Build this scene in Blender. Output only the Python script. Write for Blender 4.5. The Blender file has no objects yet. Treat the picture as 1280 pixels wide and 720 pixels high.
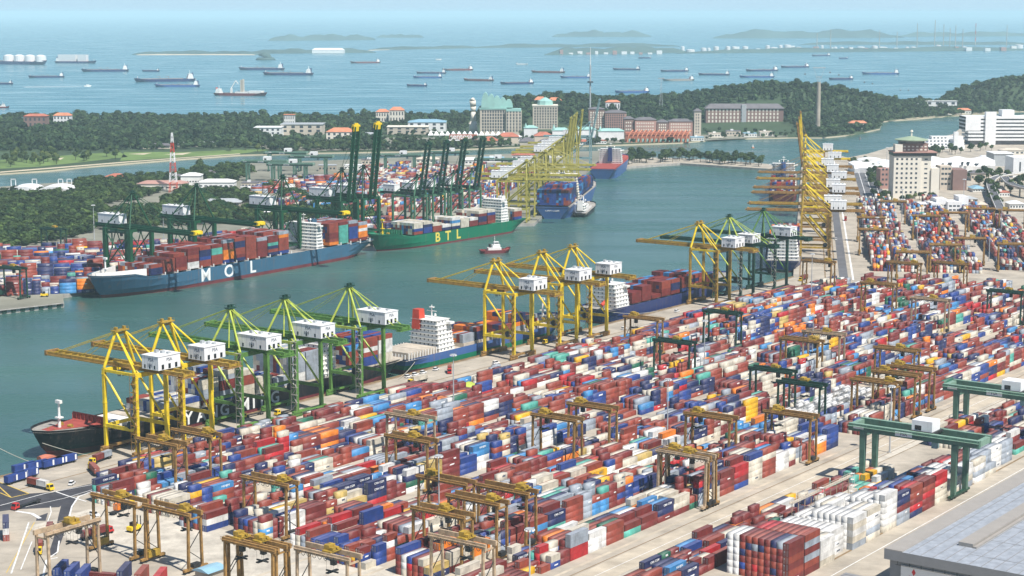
import bpy, math, random
import numpy as np
from mathutils import Vector, Matrix
SC = bpy.context.scene
COL = SC.collection
R = math.radians
rnd = random.Random(7)

# ------------------------------------------------------------------ camera
HC, FP, YH = 212.0, 2250.0, 15.0
PITCH = math.atan((360 - YH) / FP)
cam_d = bpy.data.cameras.new('camera')
cam = bpy.data.objects.new('camera', cam_d); COL.objects.link(cam)
cam.location = (0, 0, HC)
cam.rotation_euler = (math.pi / 2 - PITCH, 0, 0)
cam_d.sensor_width = 36.0
cam_d.lens = FP / 1280 * 36.0
cam_d.clip_start = 1.0
cam_d.clip_end = 200000.0
SC.camera = cam

# ------------------------------------------------------------------ sky, sun, exposure
SUN = Vector((0.36, -0.42, 0.83)).normalized()
w = bpy.data.worlds.new('World'); SC.world = w; w.use_nodes = True
nt = w.node_tree; bg = nt.nodes['Background']
sky = nt.nodes.new('ShaderNodeTexSky'); sky.sky_type = 'NISHITA'; sky.sun_disc = False
sky.sun_elevation = math.asin(SUN.z)
sky.sun_rotation = math.atan2(SUN.x, SUN.y)
sky.altitude = 50; sky.air_density = 1.0; sky.dust_density = 0.6; sky.ozone_density = 3.0
tint = nt.nodes.new('ShaderNodeMix'); tint.data_type = 'RGBA'; tint.blend_type = 'MULTIPLY'
tint.inputs[0].default_value = 1.0
tint.inputs[7].default_value = (0.86, 1.0, 1.1, 1)
nt.links.new(sky.outputs[0], tint.inputs[6])
# pale humid horizon
tc = nt.nodes.new('ShaderNodeTexCoord'); sep = nt.nodes.new('ShaderNodeSeparateXYZ'); mrz = nt.nodes.new('ShaderNodeMapRange')
mrz.interpolation_type = 'SMOOTHSTEP'
mrz.inputs[1].default_value = 0.0; mrz.inputs[2].default_value = 0.13; mrz.inputs[3].default_value = 0.9; mrz.inputs[4].default_value = 0.0
nt.links.new(tc.outputs['Generated'], sep.inputs[0]); nt.links.new(sep.outputs[2], mrz.inputs[0])
hor = nt.nodes.new('ShaderNodeMix'); hor.data_type = 'RGBA'
nt.links.new(mrz.outputs[0], hor.inputs[0]); nt.links.new(tint.outputs[2], hor.inputs[6])
hor.inputs[7].default_value = (6.5, 9.5, 11.8, 1)
nt.links.new(hor.outputs[2], bg.inputs[0])
bg.inputs[1].default_value = 0.066
sd = bpy.data.lights.new('sun', 'SUN'); sd.energy = 5.0; sd.angle = R(0.6); sd.color = (1.0, 0.95, 0.88)
so = bpy.data.objects.new('sun', sd); COL.objects.link(so)
so.rotation_euler = SUN.to_track_quat('Z', 'Y').to_euler()
so.location = (0, 0, 500)
vs = SC.view_settings
vs.view_transform = 'Standard'; vs.look = 'None'; vs.gamma = 1.0; vs.use_curve_mapping = False
vs.exposure = 0.36
SC.cycles.volume_bounces = 3
SC.cycles.max_bounces = 6
SC.cycles.diffuse_bounces = 3
SC.cycles.transparent_max_bounces = 8

# ------------------------------------------------------------------ coordinates
CP, SP = math.cos(PITCH), math.sin(PITCH)
def P(px, py, z=3.0):
    """ground point at height z under photo pixel (1280x720)"""
    r = (px - 640) / FP; u = -(py - 360) / FP
    fy = CP + u * SP; fz = -SP + u * CP
    t = (z - HC) / fz
    return (r * t, fy * t)
def proj(x, y, z):
    dz = z - HC
    f = y * CP - dz * SP; u = y * SP + dz * CP
    return (640 + FP * x / f, 360 - FP * u / f)
O1 = P(106, 569); _b = P(863, 378)
TH1 = math.atan2(_b[0] - O1[0], _b[1] - O1[1])
U1 = (math.sin(TH1), math.cos(TH1)); V1 = (math.cos(TH1), -math.sin(TH1))
def UV(u, v):
    return (O1[0] + U1[0] * u + V1[0] * v, O1[1] + U1[1] * u + V1[1] * v)
def toUV(p):
    dx, dy = p[0] - O1[0], p[1] - O1[1]
    return (dx * U1[0] + dy * U1[1], dx * V1[0] + dy * V1[1])
O2 = P(995, 346); TH2 = R(9.3)
U2 = (math.sin(TH2), math.cos(TH2)); V2 = (math.cos(TH2), -math.sin(TH2))
def UV2(u, v):
    return (O2[0] + U2[0] * u + V2[0] * v, O2[1] + U2[1] * u + V2[1] * v)
def ang(d):
    return math.atan2(d[1], d[0])
AU1, AV1, AU2, AV2 = ang(U1), ang(V1), ang(U2), ang(V2)

# ------------------------------------------------------------------ materials
MATS = {}
def mat(name, col, rough=0.6, metal=0.0, var=0.25, scale=0.3, bump=0.0, bscale=1.0, streak=0.0, scol=(0.16, 0.09, 0.05), sscale=0.9, sdir=(1, 1, 0.1), srot=0.0):
    if name in MATS: return MATS[name]
    m = bpy.data.materials.new(name); m.use_nodes = True
    n = m.node_tree.nodes; l = m.node_tree.links
    b = n['Principled BSDF']
    b.inputs['Roughness'].default_value = rough
    b.inputs['Metallic'].default_value = metal
    b.inputs['Specular IOR Level'].default_value = 0.35
    c = (*col, 1)
    b.inputs['Base Color'].default_value = c
    g = n.new('ShaderNodeNewGeometry')
    if var:
        t = n.new('ShaderNodeTexNoise'); t.inputs['Scale'].default_value = scale; t.inputs['Detail'].default_value = 5
        t.inputs['Roughness'].default_value = 0.65
        l.new(g.outputs['Position'], t.inputs['Vector'])
        mr = n.new('ShaderNodeMapRange'); mr.inputs[1].default_value = 0.32; mr.inputs[2].default_value = 0.68
        mr.inputs[3].default_value = 1 - var; mr.inputs[4].default_value = 1 + var
        l.new(t.outputs['Fac'], mr.inputs[0])
        mx = n.new('ShaderNodeMix'); mx.data_type = 'RGBA'; mx.blend_type = 'MULTIPLY'; mx.inputs[0].default_value = 1
        mx.inputs[6].default_value = c
        l.new(mr.outputs[0], mx.inputs[7])
        last = mx.outputs[2]
        if streak:
            mp = n.new('ShaderNodeMapping'); mp.inputs['Scale'].default_value = sdir; mp.inputs['Rotation'].default_value = (0, 0, srot)
            l.new(g.outputs['Position'], mp.inputs[0])
            t3 = n.new('ShaderNodeTexNoise'); t3.inputs['Scale'].default_value = sscale; t3.inputs['Detail'].default_value = 6; t3.inputs['Roughness'].default_value = 0.7
            l.new(mp.outputs[0], t3.inputs['Vector'])
            m3 = n.new('ShaderNodeMapRange'); m3.inputs[1].default_value = 0.54; m3.inputs[2].default_value = 0.74; m3.inputs[4].default_value = streak
            l.new(t3.outputs['Fac'], m3.inputs[0])
            mx3 = n.new('ShaderNodeMix'); mx3.data_type = 'RGBA'; mx3.inputs[7].default_value = (*scol, 1)
            l.new(m3.outputs[0], mx3.inputs[0]); l.new(last, mx3.inputs[6]); last = mx3.outputs[2]
        l.new(last, b.inputs['Base Color'])
    if bump:
        t2 = n.new('ShaderNodeTexNoise'); t2.inputs['Scale'].default_value = bscale; t2.inputs['Detail'].default_value = 4
        l.new(g.outputs['Position'], t2.inputs['Vector'])
        bp = n.new('ShaderNodeBump'); bp.inputs['Strength'].default_value = bump; bp.inputs['Distance'].default_value = 0.5
        l.new(t2.outputs['Fac'], bp.inputs['Height']); l.new(bp.outputs[0], b.inputs['Normal'])
    MATS[name] = m
    return m

M = {}
def dm(key, *a, **k): M[key] = mat(key, *a, **k)
CONT = {  # colour word: albedo
 'maroon': (0.19, 0.030, 0.027), 'brick-red': (0.29, 0.058, 0.036), 'bright red': (0.46, 0.022, 0.028),
 'orange': (0.80, 0.22, 0.02), 'navy': (0.022, 0.030, 0.105), 'blue': (0.026, 0.06, 0.25),
 'sky-blue': (0.06, 0.25, 0.52), 'white': (0.72, 0.71, 0.68), 'cream': (0.62, 0.565, 0.46),
 'grey': (0.33, 0.37, 0.42), 'dark green': (0.02, 0.13, 0.075), 'teal': (0.10, 0.40, 0.32),
 'yellow': (0.80, 0.44, 0.015), 'mustard': (0.55, 0.40, 0.13)}
CONT = {k: tuple(a * .86 for a in c) for k, c in CONT.items()}
for k, c in CONT.items(): dm('container_' + k.replace(' ', '_').replace('-', '_'), c, 0.55, var=0.3, scale=0.22, streak=0.45)
for k, c in CONT.items():
    f_ = 0.12; dm('roof_' + k.replace(' ', '_').replace('-', '_'), tuple(a * (1 - f_) + b * f_ for a, b in zip(c, (0.50, 0.46, 0.45))), 0.6, var=0.2, scale=0.3)  # roofs greyed paler: sun fading plus skylit brightness put into the colour
def CR(k): return M['roof_' + k.replace(' ', '_').replace('-', '_')]
def CM(k): return M['container_' + k.replace(' ', '_').replace('-', '_')]
CKEYS = list(CONT)
dm('dark_gear', (0.03, 0.03, 0.03), 0.6)
dm('white_paint', (0.8, 0.8, 0.79), 0.45, var=0.08, scale=0.15, streak=0.35, sscale=0.8, sdir=(1, 1, 0.15), scol=(0.45, 0.40, 0.34))
dm('hull_white', (0.78, 0.77, 0.73), 0.45, var=0.12, scale=0.1, streak=0.35, sscale=0.8, sdir=(1, 1, 0.15), scol=(0.45, 0.40, 0.34))
dm('crane_yellow', (0.74, 0.54, 0.02), 0.45, var=0.22, scale=0.25, streak=0.6, sscale=0.8, sdir=(1, 1, 0.15), scol=(0.12, 0.07, 0.03))
dm('crane_ochre', (0.38, 0.245, 0.03), 0.6, var=0.4, scale=0.4, streak=0.6, sscale=0.8, sdir=(1, 1, 0.15), scol=(0.12, 0.07, 0.03))
dm('rust_brown', (0.29, 0.165, 0.05), 0.7, var=0.45, scale=0.5, streak=0.6, sscale=0.8, sdir=(1, 1, 0.15), scol=(0.12, 0.07, 0.03))
dm('rust_beam', (0.31, 0.175, 0.055), 0.7, var=0.4, scale=0.5, streak=0.6, sscale=0.8, sdir=(1, 1, 0.15), scol=(0.12, 0.07, 0.03))
dm('rust_pale', (0.42, 0.31, 0.20), 0.7, var=0.35, scale=0.5)
dm('crane_lime', (0.42, 0.50, 0.08), 0.45, var=0.25, scale=0.3)
dm('crane_leaf', (0.10, 0.22, 0.045), 0.5, var=0.3, scale=0.3)
dm('crane_green', (0.010, 0.075, 0.032), 0.5, var=0.25, scale=0.3)
dm('crane_dull_green', (0.06, 0.16, 0.09), 0.5, var=0.25, scale=0.3)
dm('crane_pine', (0.015, 0.055, 0.035), 0.5, var=0.3, scale=0.3)
dm('crane_sage', (0.08, 0.17, 0.125), 0.5, var=0.22, scale=0.3, streak=0.5)
dm('crane_sage_sunlit', (0.20, 0.32, 0.24), 0.5, var=0.15, scale=0.3)  # paler copy of the sage green, sunlit brightness put into the colour
dm('crane_olive', (0.38, 0.34, 0.07), 0.5, var=0.25, scale=0.2)
dm('crane_bluegrey', (0.20, 0.32, 0.33), 0.5, var=0.2)
dm('cable', (0.05, 0.05, 0.045), 0.6, var=0)
dm('rope', (0.42, 0.40, 0.33), 0.8, var=0)
dm('glass_dark', (0.015, 0.02, 0.025), 0.1, var=0)
dm('concrete', (0.39, 0.345, 0.28), 0.9, var=0.24, scale=0.06, streak=0.65, scol=(0.22, 0.20, 0.175), sscale=0.25, sdir=(0.12, 1.0, 1), srot=-(math.pi / 2 - TH1))
dm('concrete_wall', (0.36, 0.34, 0.31), 0.9, var=0.3, scale=0.2)
dm('asphalt', (0.052, 0.051, 0.06), 0.85, var=0.25, scale=0.15, streak=0.5, scol=(0.11, 0.10, 0.10), sscale=0.4, sdir=(0.3, 1, 1))
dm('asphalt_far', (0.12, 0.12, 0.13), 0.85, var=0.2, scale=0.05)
dm('line_white', (0.7, 0.7, 0.68), 0.7, var=0.2, scale=0.5)
dm('line_yellow', (0.6, 0.42, 0.08), 0.7, var=0.2, scale=0.5)
dm('rail_brown', (0.22, 0.15, 0.08), 0.8, var=0.3, scale=0.2)
dm('lane_tan', (0.46, 0.40, 0.31), 0.9, var=0.2, scale=0.1, streak=0.5, scol=(0.24, 0.2, 0.16), sscale=0.4, sdir=(0.1, 1, 1), srot=-(math.pi / 2 - TH1))
dm('pale_gravel', (0.48, 0.44, 0.37), 0.95, var=0.25, scale=0.12, streak=0.6, scol=(0.30, 0.26, 0.22), sscale=0.3, sdir=(1, 0.3, 1))
dm('roof_grey', (0.215, 0.195, 0.172), 0.75, var=0.2, scale=0.5, streak=0.55, scol=(0.40, 0.40, 0.39), sscale=1.1, sdir=(1, 0.35, 1), srot=TH1)
dm('roof_light', (0.33, 0.305, 0.275), 0.6, var=0.06, scale=0.2)
dm('facade_grey', (0.24, 0.24, 0.245), 0.7, var=0.06)
dm('banner_white', (0.75, 0.74, 0.72), 0.6, var=0.05)
dm('logo_red', (0.6, 0.02, 0.025), 0.5, var=0.05)
dm('banner_green', (0.10, 0.48, 0.02), 0.5, var=0.05)
dm('hull_black', (0.012, 0.012, 0.016), 0.4, var=0.2, streak=0.5, sscale=0.5, sdir=(1, 1, 0.12), scol=(0.20, 0.13, 0.10))
dm('hull_blue', (0.045, 0.125, 0.205), 0.42, var=0.12, scale=0.03, streak=0.5, sscale=0.5, sdir=(1, 1, 0.12), scol=(0.20, 0.13, 0.10))
dm('hull_midblue', (0.05, 0.12, 0.32), 0.42, var=0.12, scale=0.05, streak=0.5, sscale=0.5, sdir=(1, 1, 0.12), scol=(0.20, 0.13, 0.10))
dm('hull_navy', (0.02, 0.035, 0.13), 0.4, var=0.12, streak=0.5, sscale=0.5, sdir=(1, 1, 0.12), scol=(0.20, 0.13, 0.10))
dm('hull_green', (0.005, 0.16, 0.08), 0.42, var=0.12, scale=0.04, streak=0.5, sscale=0.5, sdir=(1, 1, 0.12), scol=(0.20, 0.13, 0.10))
dm('boot_red', (0.16, 0.03, 0.035), 0.6, var=0.25, scale=0.1, streak=0.6, sscale=0.8, sdir=(1, 1, 0.15), scol=(0.12, 0.07, 0.03))
dm('deck_red', (0.33, 0.065, 0.05), 0.7, var=0.25, scale=0.3)
dm('deck_grey', (0.30, 0.28, 0.25), 0.8, var=0.3, scale=0.3)
dm('deck_green', (0.03, 0.20, 0.11), 0.8, var=0.2)
dm('hatch_beige', (0.48, 0.42, 0.34), 0.8, var=0.2, scale=0.2)
dm('funnel_red', (0.55, 0.06, 0.03), 0.5, var=0.1)
dm('letter_white', (0.82, 0.82, 0.80), 0.5, var=0.04)
dm('letter_yellow', (0.75, 0.60, 0.10), 0.5, var=0.04)
dm('letter_dark', (0.10, 0.12, 0.16), 0.5, var=0)
dm('grass', (0.13, 0.20, 0.055), 0.95, var=0.3, scale=0.012)
dm('sand', (0.55, 0.47, 0.34), 0.95, var=0.1, scale=0.02)
dm('forest_floor', (0.045, 0.075, 0.035), 0.95, var=0.3, scale=0.01)
dm('urban_ground', (0.22, 0.215, 0.17), 0.95, var=0.3, scale=0.012)
dm('trunk', (0.10, 0.075, 0.05), 0.9, var=0.3)
dm('brick_pink', (0.42, 0.24, 0.20), 0.8, var=0.12, scale=0.05)
dm('brick_brown', (0.24, 0.15, 0.13), 0.8, var=0.15, scale=0.05)
dm('tile_red', (0.42, 0.14, 0.09), 0.8, var=0.2, scale=0.1)
dm('tile_orange', (0.58, 0.22, 0.12), 0.8, var=0.2, scale=0.1)
dm('copper_green', (0.30, 0.52, 0.47), 0.6, var=0.12, scale=0.05)
dm('stone_beige', (0.56, 0.49, 0.40), 0.85, var=0.12, scale=0.05)
dm('stone_cream', (0.74, 0.69, 0.59), 0.85, var=0.06, scale=0.05)
dm('slate', (0.15, 0.14, 0.15), 0.7, var=0.15, scale=0.1)
dm('window_dark', (0.06, 0.075, 0.09), 0.25, var=0.1)
dm('roof_green', (0.30, 0.38, 0.26), 0.6, var=0.1)
dm('safety_yellow', (0.8, 0.55, 0.02), 0.5, var=0.1)
dm('tractor_red', (0.5, 0.03, 0.03), 0.5, var=0.1)
dm('tyre', (0.02, 0.02, 0.02), 0.9, var=0)
dm('purple', (0.25, 0.08, 0.35), 0.6, var=0.1)
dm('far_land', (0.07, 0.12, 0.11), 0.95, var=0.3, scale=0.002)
dm('lamp_grey', (0.40, 0.42, 0.43), 0.5, var=0.1)
dm('tank_white', (0.72, 0.71, 0.69), 0.4, var=0.08)
dm('light_blue_roof', (0.25, 0.42, 0.52), 0.5, var=0.1)

def foliage(name, c1, c2, s):
    m = bpy.data.materials.new(name); m.use_nodes = True
    n = m.node_tree.nodes; l = m.node_tree.links; b = n['Principled BSDF']
    b.inputs['Roughness'].default_value = 0.75; b.inputs['Specular IOR Level'].default_value = 0.2
    g = n.new('ShaderNodeNewGeometry')
    t = n.new('ShaderNodeTexNoise'); t.inputs['Scale'].default_value = s; t.inputs['Detail'].default_value = 3
    l.new(g.outputs['Position'], t.inputs['Vector'])
    r = n.new('ShaderNodeValToRGB'); r.color_ramp.elements[0].position = 0.36; r.color_ramp.elements[1].position = 0.64
    r.color_ramp.elements[0].color = (*c1, 1); r.color_ramp.elements[1].color = (*c2, 1)
    l.new(t.outputs['Fac'], r.inputs[0])
    # leaf to leaf variation
    mx = n.new('ShaderNodeMix'); mx.data_type = 'RGBA'; mx.blend_type = 'MULTIPLY'; mx.inputs[0].default_value = 1
    mr = n.new('ShaderNodeMapRange'); mr.inputs[3].default_value = 0.7; mr.inputs[4].default_value = 1.35
    l.new(g.outputs['Random Per Island'], mr.inputs[0])
    at = n.new('ShaderNodeAttribute'); at.attribute_name = 'tone'
    m2 = n.new('ShaderNodeMath'); m2.operation = 'MULTIPLY'; l.new(mr.outputs[0], m2.inputs[0]); l.new(at.outputs['Fac'], m2.inputs[1])
    l.new(m2.outputs[0], mx.inputs[7])
    l.new(r.outputs[0], mx.inputs[6]); l.new(mx.outputs[2], b.inputs['Base Color'])
    M[name] = m
foliage('leaves_dark', (0.012, 0.030, 0.014), (0.044, 0.074, 0.027), 0.07)
foliage('leaves_near', (0.014, 0.032, 0.012), (0.056, 0.088, 0.024), 0.08)
foliage('leaves_light', (0.05, 0.085, 0.025), (0.12, 0.15, 0.045), 0.05)

def water_material(key, c1, c2, calm=1.0):
    m = bpy.data.materials.new('sea_water'); m.use_nodes = True
    n = m.node_tree.nodes; l = m.node_tree.links; b = n['Principled BSDF']
    b.inputs['Roughness'].default_value = 0.22; b.inputs['IOR'].default_value = 1.33
    g = n.new('ShaderNodeNewGeometry')
    t = n.new('ShaderNodeTexNoise'); t.inputs['Scale'].default_value = 0.004; t.inputs['Detail'].default_value = 5
    mp = n.new('ShaderNodeMapping'); mp.inputs['Scale'].default_value = (0.35, 1.6, 1)
    l.new(g.outputs['Position'], mp.inputs[0]); l.new(mp.outputs[0], t.inputs['Vector'])
    r = n.new('ShaderNodeValToRGB'); r.color_ramp.elements[0].position = 0.35; r.color_ramp.elements[1].position = 0.68
    r.color_ramp.elements[0].color = (0.040, 0.105, 0.092, 1); r.color_ramp.elements[1].color = (0.062, 0.140, 0.118, 1)
    l.new(t.outputs['Fac'], r.inputs[0]); l.new(r.outputs[0], b.inputs['Base Color'])
    mp2 = n.new('ShaderNodeMapping'); mp2.inputs['Scale'].default_value = (1, 1, 1)
    l.new(g.outputs['Position'], mp2.inputs[0])
    t2 = n.new('ShaderNodeTexNoise'); t2.inputs['Scale'].default_value = 0.16; t2.inputs['Detail'].default_value = 7
    t2.inputs['Roughness'].default_value = 0.7
    l.new(mp2.outputs[0], t2.inputs['Vector'])
    bp = n.new('ShaderNodeBump'); bp.inputs['Strength'].default_value = 0.55; bp.inputs['Distance'].default_value = 1.2
    l.new(t2.outputs['Fac'], bp.inputs['Height']); l.new(bp.outputs[0], b.inputs['Normal'])
    t4 = n.new('ShaderNodeTexNoise'); t4.inputs['Scale'].default_value = 0.012; t4.inputs['Detail'].default_value = 6
    l.new(mp.outputs[0], t4.inputs['Vector'])
    m4 = n.new('ShaderNodeMapRange'); m4.inputs[1].default_value = 0.35; m4.inputs[2].default_value = 0.65; m4.inputs[3].default_value = 0.12; m4.inputs[4].default_value = 0.34
    l.new(t4.outputs['Fac'], m4.inputs[0]); l.new(m4.outputs[0], b.inputs['Roughness'])
    m5 = n.new('ShaderNodeMapRange'); m5.inputs[1].default_value = 0.35; m5.inputs[2].default_value = 0.65; m5.inputs[3].default_value = 0.35 * calm; m5.inputs[4].default_value = 0.8 * calm
    l.new(t4.outputs['Fac'], m5.inputs[0]); l.new(m5.outputs[0], bp.inputs['Strength'])
    M[key] = m
    for e, c in zip(r.color_ramp.elements, (c1, c2)): e.color = (*c, 1)
water_material('water', (0.040, 0.105, 0.092), (0.062, 0.140, 0.118))
water_material('open_water', (0.068, 0.205, 0.255), (0.072, 0.215, 0.265), 0.12)  # bluer open water; sky reflection also put into its lighter base colour

# ------------------------------------------------------------------ mesh building
class MB:
    def __init__(s): s.v = []; s.f = []; s.m = []
    def quad(s, a, b, c, d, m=0):
        i = len(s.v); s.v += [a, b, c, d]; s.f.append((i, i + 1, i + 2, i + 3)); s.m.append(m); return s
    def poly(s, pts, m=0):
        i = len(s.v); s.v += [tuple(p) for p in pts]; s.f.append(tuple(range(i, i + len(pts)))); s.m.append(m); return s
    def hexa(s, p, m=0, mt=None):
        i = len(s.v); s.v += [tuple(q) for q in p]
        for k, f in enumerate(((0, 3, 2, 1), (4, 5, 6, 7), (0, 1, 5, 4), (1, 2, 6, 5), (2, 3, 7, 6), (3, 0, 4, 7))):
            s.f.append(tuple(i + j for j in f)); s.m.append(mt if (k == 1 and mt is not None) else m)
        return s
    def box(s, x0, x1, y0, y1, z0, z1, m=0, mt=None):
        return s.hexa(((x0, y0, z0), (x1, y0, z0), (x1, y1, z0), (x0, y1, z0), (x0, y0, z1), (x1, y0, z1), (x1, y1, z1), (x0, y1, z1)), m, mt)
    def beam(s, p, q, w, h=None, m=0):
        p = Vector(p); q = Vector(q); h = h or w
        d = (q - p).normalized()
        up = Vector((0, 0, 1)) if abs(d.z) < 0.95 else Vector((0, 1, 0))
        a = d.cross(up).normalized() * (w / 2); b = a.cross(d).normalized() * (h / 2)
        return s.hexa((p - a - b, p + a - b, q + a - b, q - a - b, p - a + b, p + a + b, q + a + b, q - a + b), m)
    def tube(s, p, q, r0, r1=None, n=8, m=0, caps=True):
        p = Vector(p); q = Vector(q); r1 = r0 if r1 is None else r1
        d = (q - p).normalized()
        up = Vector((0, 0, 1)) if abs(d.z) < 0.95 else Vector((0, 1, 0))
        a = d.cross(up).normalized(); b = a.cross(d).normalized()
        i = len(s.v)
        for c, r in ((p, r0), (q, r1)):
            for k in range(n):
                t = 2 * math.pi * k / n
                s.v.append(tuple(c + a * (r * math.cos(t)) + b * (r * math.sin(t))))
        for k in range(n):
            j = (k + 1) % n
            s.f.append((i + k, i + j, i + n + j, i + n + k)); s.m.append(m)
        if caps:
            s.f.append(tuple(i + k for k in range(n - 1, -1, -1))); s.m.append(m)
            s.f.append(tuple(i + n + k for k in range(n))); s.m.append(m)
        return s
    def path(s, pts, r, n=5, m=0):
        for a, b in zip(pts, pts[1:]): s.tube(a, b, r, r, n, m)
        return s
    def prism(s, pts, z0, z1, m=0, mt=None):
        n = len(pts); i = len(s.v)
        s.v += [(x, y, z0) for x, y in pts] + [(x, y, z1) for x, y in pts]
        for k in range(n):
            j = (k + 1) % n
            s.f.append((i + k, i + j, i + n + j, i + n + k)); s.m.append(m)
        s.f.append(tuple(i + n + k for k in range(n))); s.m.append(m if mt is None else mt)
        s.f.append(tuple(i + k for k in range(n - 1, -1, -1))); s.m.append(m)
        return s
    def loft(s, rings, m=0, closed=True):
        i = len(s.v); n = len(rings[0])
        for r_ in rings: s.v += [tuple(p) for p in r_]
        for a in range(len(rings) - 1):
            for k in range(n if closed else n - 1):
                j = (k + 1) % n
                s.f.append((i + a * n + k, i + a * n + j, i + (a + 1) * n + j, i + (a + 1) * n + k))
                s.m.append(m(a, k) if callable(m) else m)
        return s
    def build(s, name, mats, parent=None, loc=(0, 0, 0), rz=0.0, smooth=False, link=True):
        me = bpy.data.meshes.new(name)
        me.from_pydata(s.v, [], s.f)
        for x in (mats if isinstance(mats, (list, tuple)) else [mats]): me.materials.append(x)
        me.polygons.foreach_set('material_index', s.m)
        if smooth: me.polygons.foreach_set('use_smooth', [True] * len(s.f))
        me.update()
        o = bpy.data.objects.new(name, me)
        if parent: o.parent = parent
        o.location = loc; o.rotation_euler.z = rz
        if link: COL.objects.link(o)
        return o

def tag(o, label=None, cat=None, group=None, kind=None):
    if label: o['label'] = label
    if cat: o['category'] = cat
    if group: o['group'] = group
    if kind: o['kind'] = kind
    return o
def thing(name, label, cat, loc=(0, 0, 0), rz=0.0, group=None):
    o = bpy.data.objects.new(name, None); COL.objects.link(o)
    o.empty_display_size = 1
    o.location = loc; o.rotation_euler = (0, 0, rz)
    return tag(o, label, cat, group)
def copy_tree(o, parent=None):
    c = o.copy(); COL.objects.link(c)
    if parent: c.parent = parent
    for ch in list(o.children): copy_tree(ch, c)
    return c
def place(proto, used, loc, rz, label=None, group=None, scale=None):
    """first call moves the prototype itself, later calls copy it"""
    o = proto if not used else copy_tree(proto)
    o.location = loc; o.rotation_euler = (0, 0, rz)
    if scale: o.scale = (scale,) * 3 if not isinstance(scale, tuple) else scale
    if label: o['label'] = label
    if group: o['group'] = group
    return o
TXT = {}
def text_mesh(s, size, mt, ext=0.03):
    k = (s, size, mt.name)
    if k in TXT: return TXT[k]
    c = bpy.data.curves.new('lettering', 'FONT'); c.body = s; c.size = size; c.extrude = ext; c.offset = .022 * size if size > 5 else .008 * size
    c.align_x = 'CENTER'; c.align_y = 'CENTER'; c.resolution_u = 3
    o = bpy.data.objects.new('lettering', c); COL.objects.link(o)
    bpy.context.view_layer.update()
    dg = bpy.context.evaluated_depsgraph_get()
    me = bpy.data.meshes.new_from_object(o.evaluated_get(dg))
    bpy.data.objects.remove(o); bpy.data.curves.remove(c)
    me.materials.clear(); me.materials.append(mt); me.name = 'lettering'
    TXT[k] = me
    return me
def text(s, size, mt, parent, origin, xdir, updir=(0, 0, 1), ext=0.03, sx=1.0, name='lettering'):
    o = bpy.data.objects.new(name, text_mesh(s, size, mt, ext)); COL.objects.link(o)
    x = Vector(xdir).normalized(); y = Vector(updir); y = (y - x * x.dot(y)).normalized(); z = x.cross(y)
    m = Matrix((x * sx, y, z)).transposed().to_4x4(); m.translation = Vector(origin)
    o.parent = parent
    o.matrix_local = m
    return o
def structure(name, mb, mats, **k):
    return tag(mb.build(name, mats, **k), kind='structure')
# ------------------------------------------------------------------ water, land
mb = MB(); mb.quad((-60000, -200, 0), (60000, -200, 0), (60000, 90000, 0), (-60000, 90000, 0))
structure('sea', mb, M['water'])
q_ = [P(-400, 148, 0), P(640, 145, 0), P(1180, 134, 0), P(1700, 126, 0)]
mb = MB(); mb.poly([(x, y, .02) for x, y in q_] + [(60000, 90000, .02), (-60000, 90000, .02)])
structure('open_sea', mb, M['open_water'])
def land(name, pts, z, top, side, z0=-3):
    mb = MB(); mb.prism(pts, z0, z, 1, 0)
    # keep the outline anticlockwise
    a = sum(p[0] * q[1] - q[0] * p[1] for p, q in zip(pts, pts[1:] + pts[:1]))
    if a < 0:
        mb = MB(); mb.prism(pts[::-1], z0, z, 1, 0)
    return structure(name, mb, [M[top], M[side]])
NEAR = [UV(-160, 0), UV(727, 0), P(1002, 205), P(1004, 192), P(1030, 189), P(1060, 197), P(1085, 192), P(1112, 184), P(1150, 176),
        P(1190, 168), P(1212, 152), P(1280, 143), P(1340, 140), P(1500, 160), (900, 900), (600, 350), (100, 350), (-350, 560)]
land('terminal_ground', NEAR, 3.0, 'concrete', 'concrete_wall')
V_ = Vector
mol_b, mol_s = V_(P(137, 378, 0)), V_(P(470, 318, 0))
btl_b, btl_s = V_(P(480, 317, 0)), V_(P(660, 288, 0))
nV = V_((-V1[0], -V1[1]))
LQ = [tuple(mol_b + nV * 43 - (mol_s - mol_b).normalized() * 8), tuple(mol_s + nV * 41), tuple(btl_s + nV * 34 + (btl_s - btl_b).normalized() * 10)]
LEFT = [P(-120, 403), P(0, 388), P(80, 379)] + LQ + [P(668, 279), P(738, 210), P(752, 199), P(792, 187), P(640, 192), P(520, 196), P(420, 200), P(300, 204),
        P(230, 212), P(150, 224), P(60, 229), P(-120, 242)]
land('far_bank_ground', LEFT, 3.0, 'urban_ground', 'concrete_wall')
BREAK = [P(776, 209), P(850, 203.8), P(968, 211.5), P(975, 206), P(900, 200.5), P(850, 197.5), P(790, 196.5), P(770, 200)]
land('breakwater', BREAK, 3.0, 'concrete', 'concrete_wall')
SENT_NEAR = [P(-150, 224), P(0, 216), P(60, 212), P(100, 208), P(160, 203), P(230, 197.5), P(300, 192.5), P(400, 190), P(500, 188.5), P(640, 183),
        P(760, 180.5), P(800, 179), P(850, 177.5), P(900, 173), P(985, 171), P(1028, 171), P(1065, 167.5), P(1100, 160), P(1103, 151), P(1139, 148),
        P(1203, 143), P(1270, 138.5), P(1450, 136)]
SENT_FAR = [P(1450, 122), P(1180, 131), P(1000, 134), P(850, 138), P(700, 141), P(560, 145), P(400, 146.5), P(0, 147), P(-150, 147)]
land('island_ground', SENT_NEAR + SENT_FAR, 2.0, 'forest_floor', 'sand')
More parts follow.
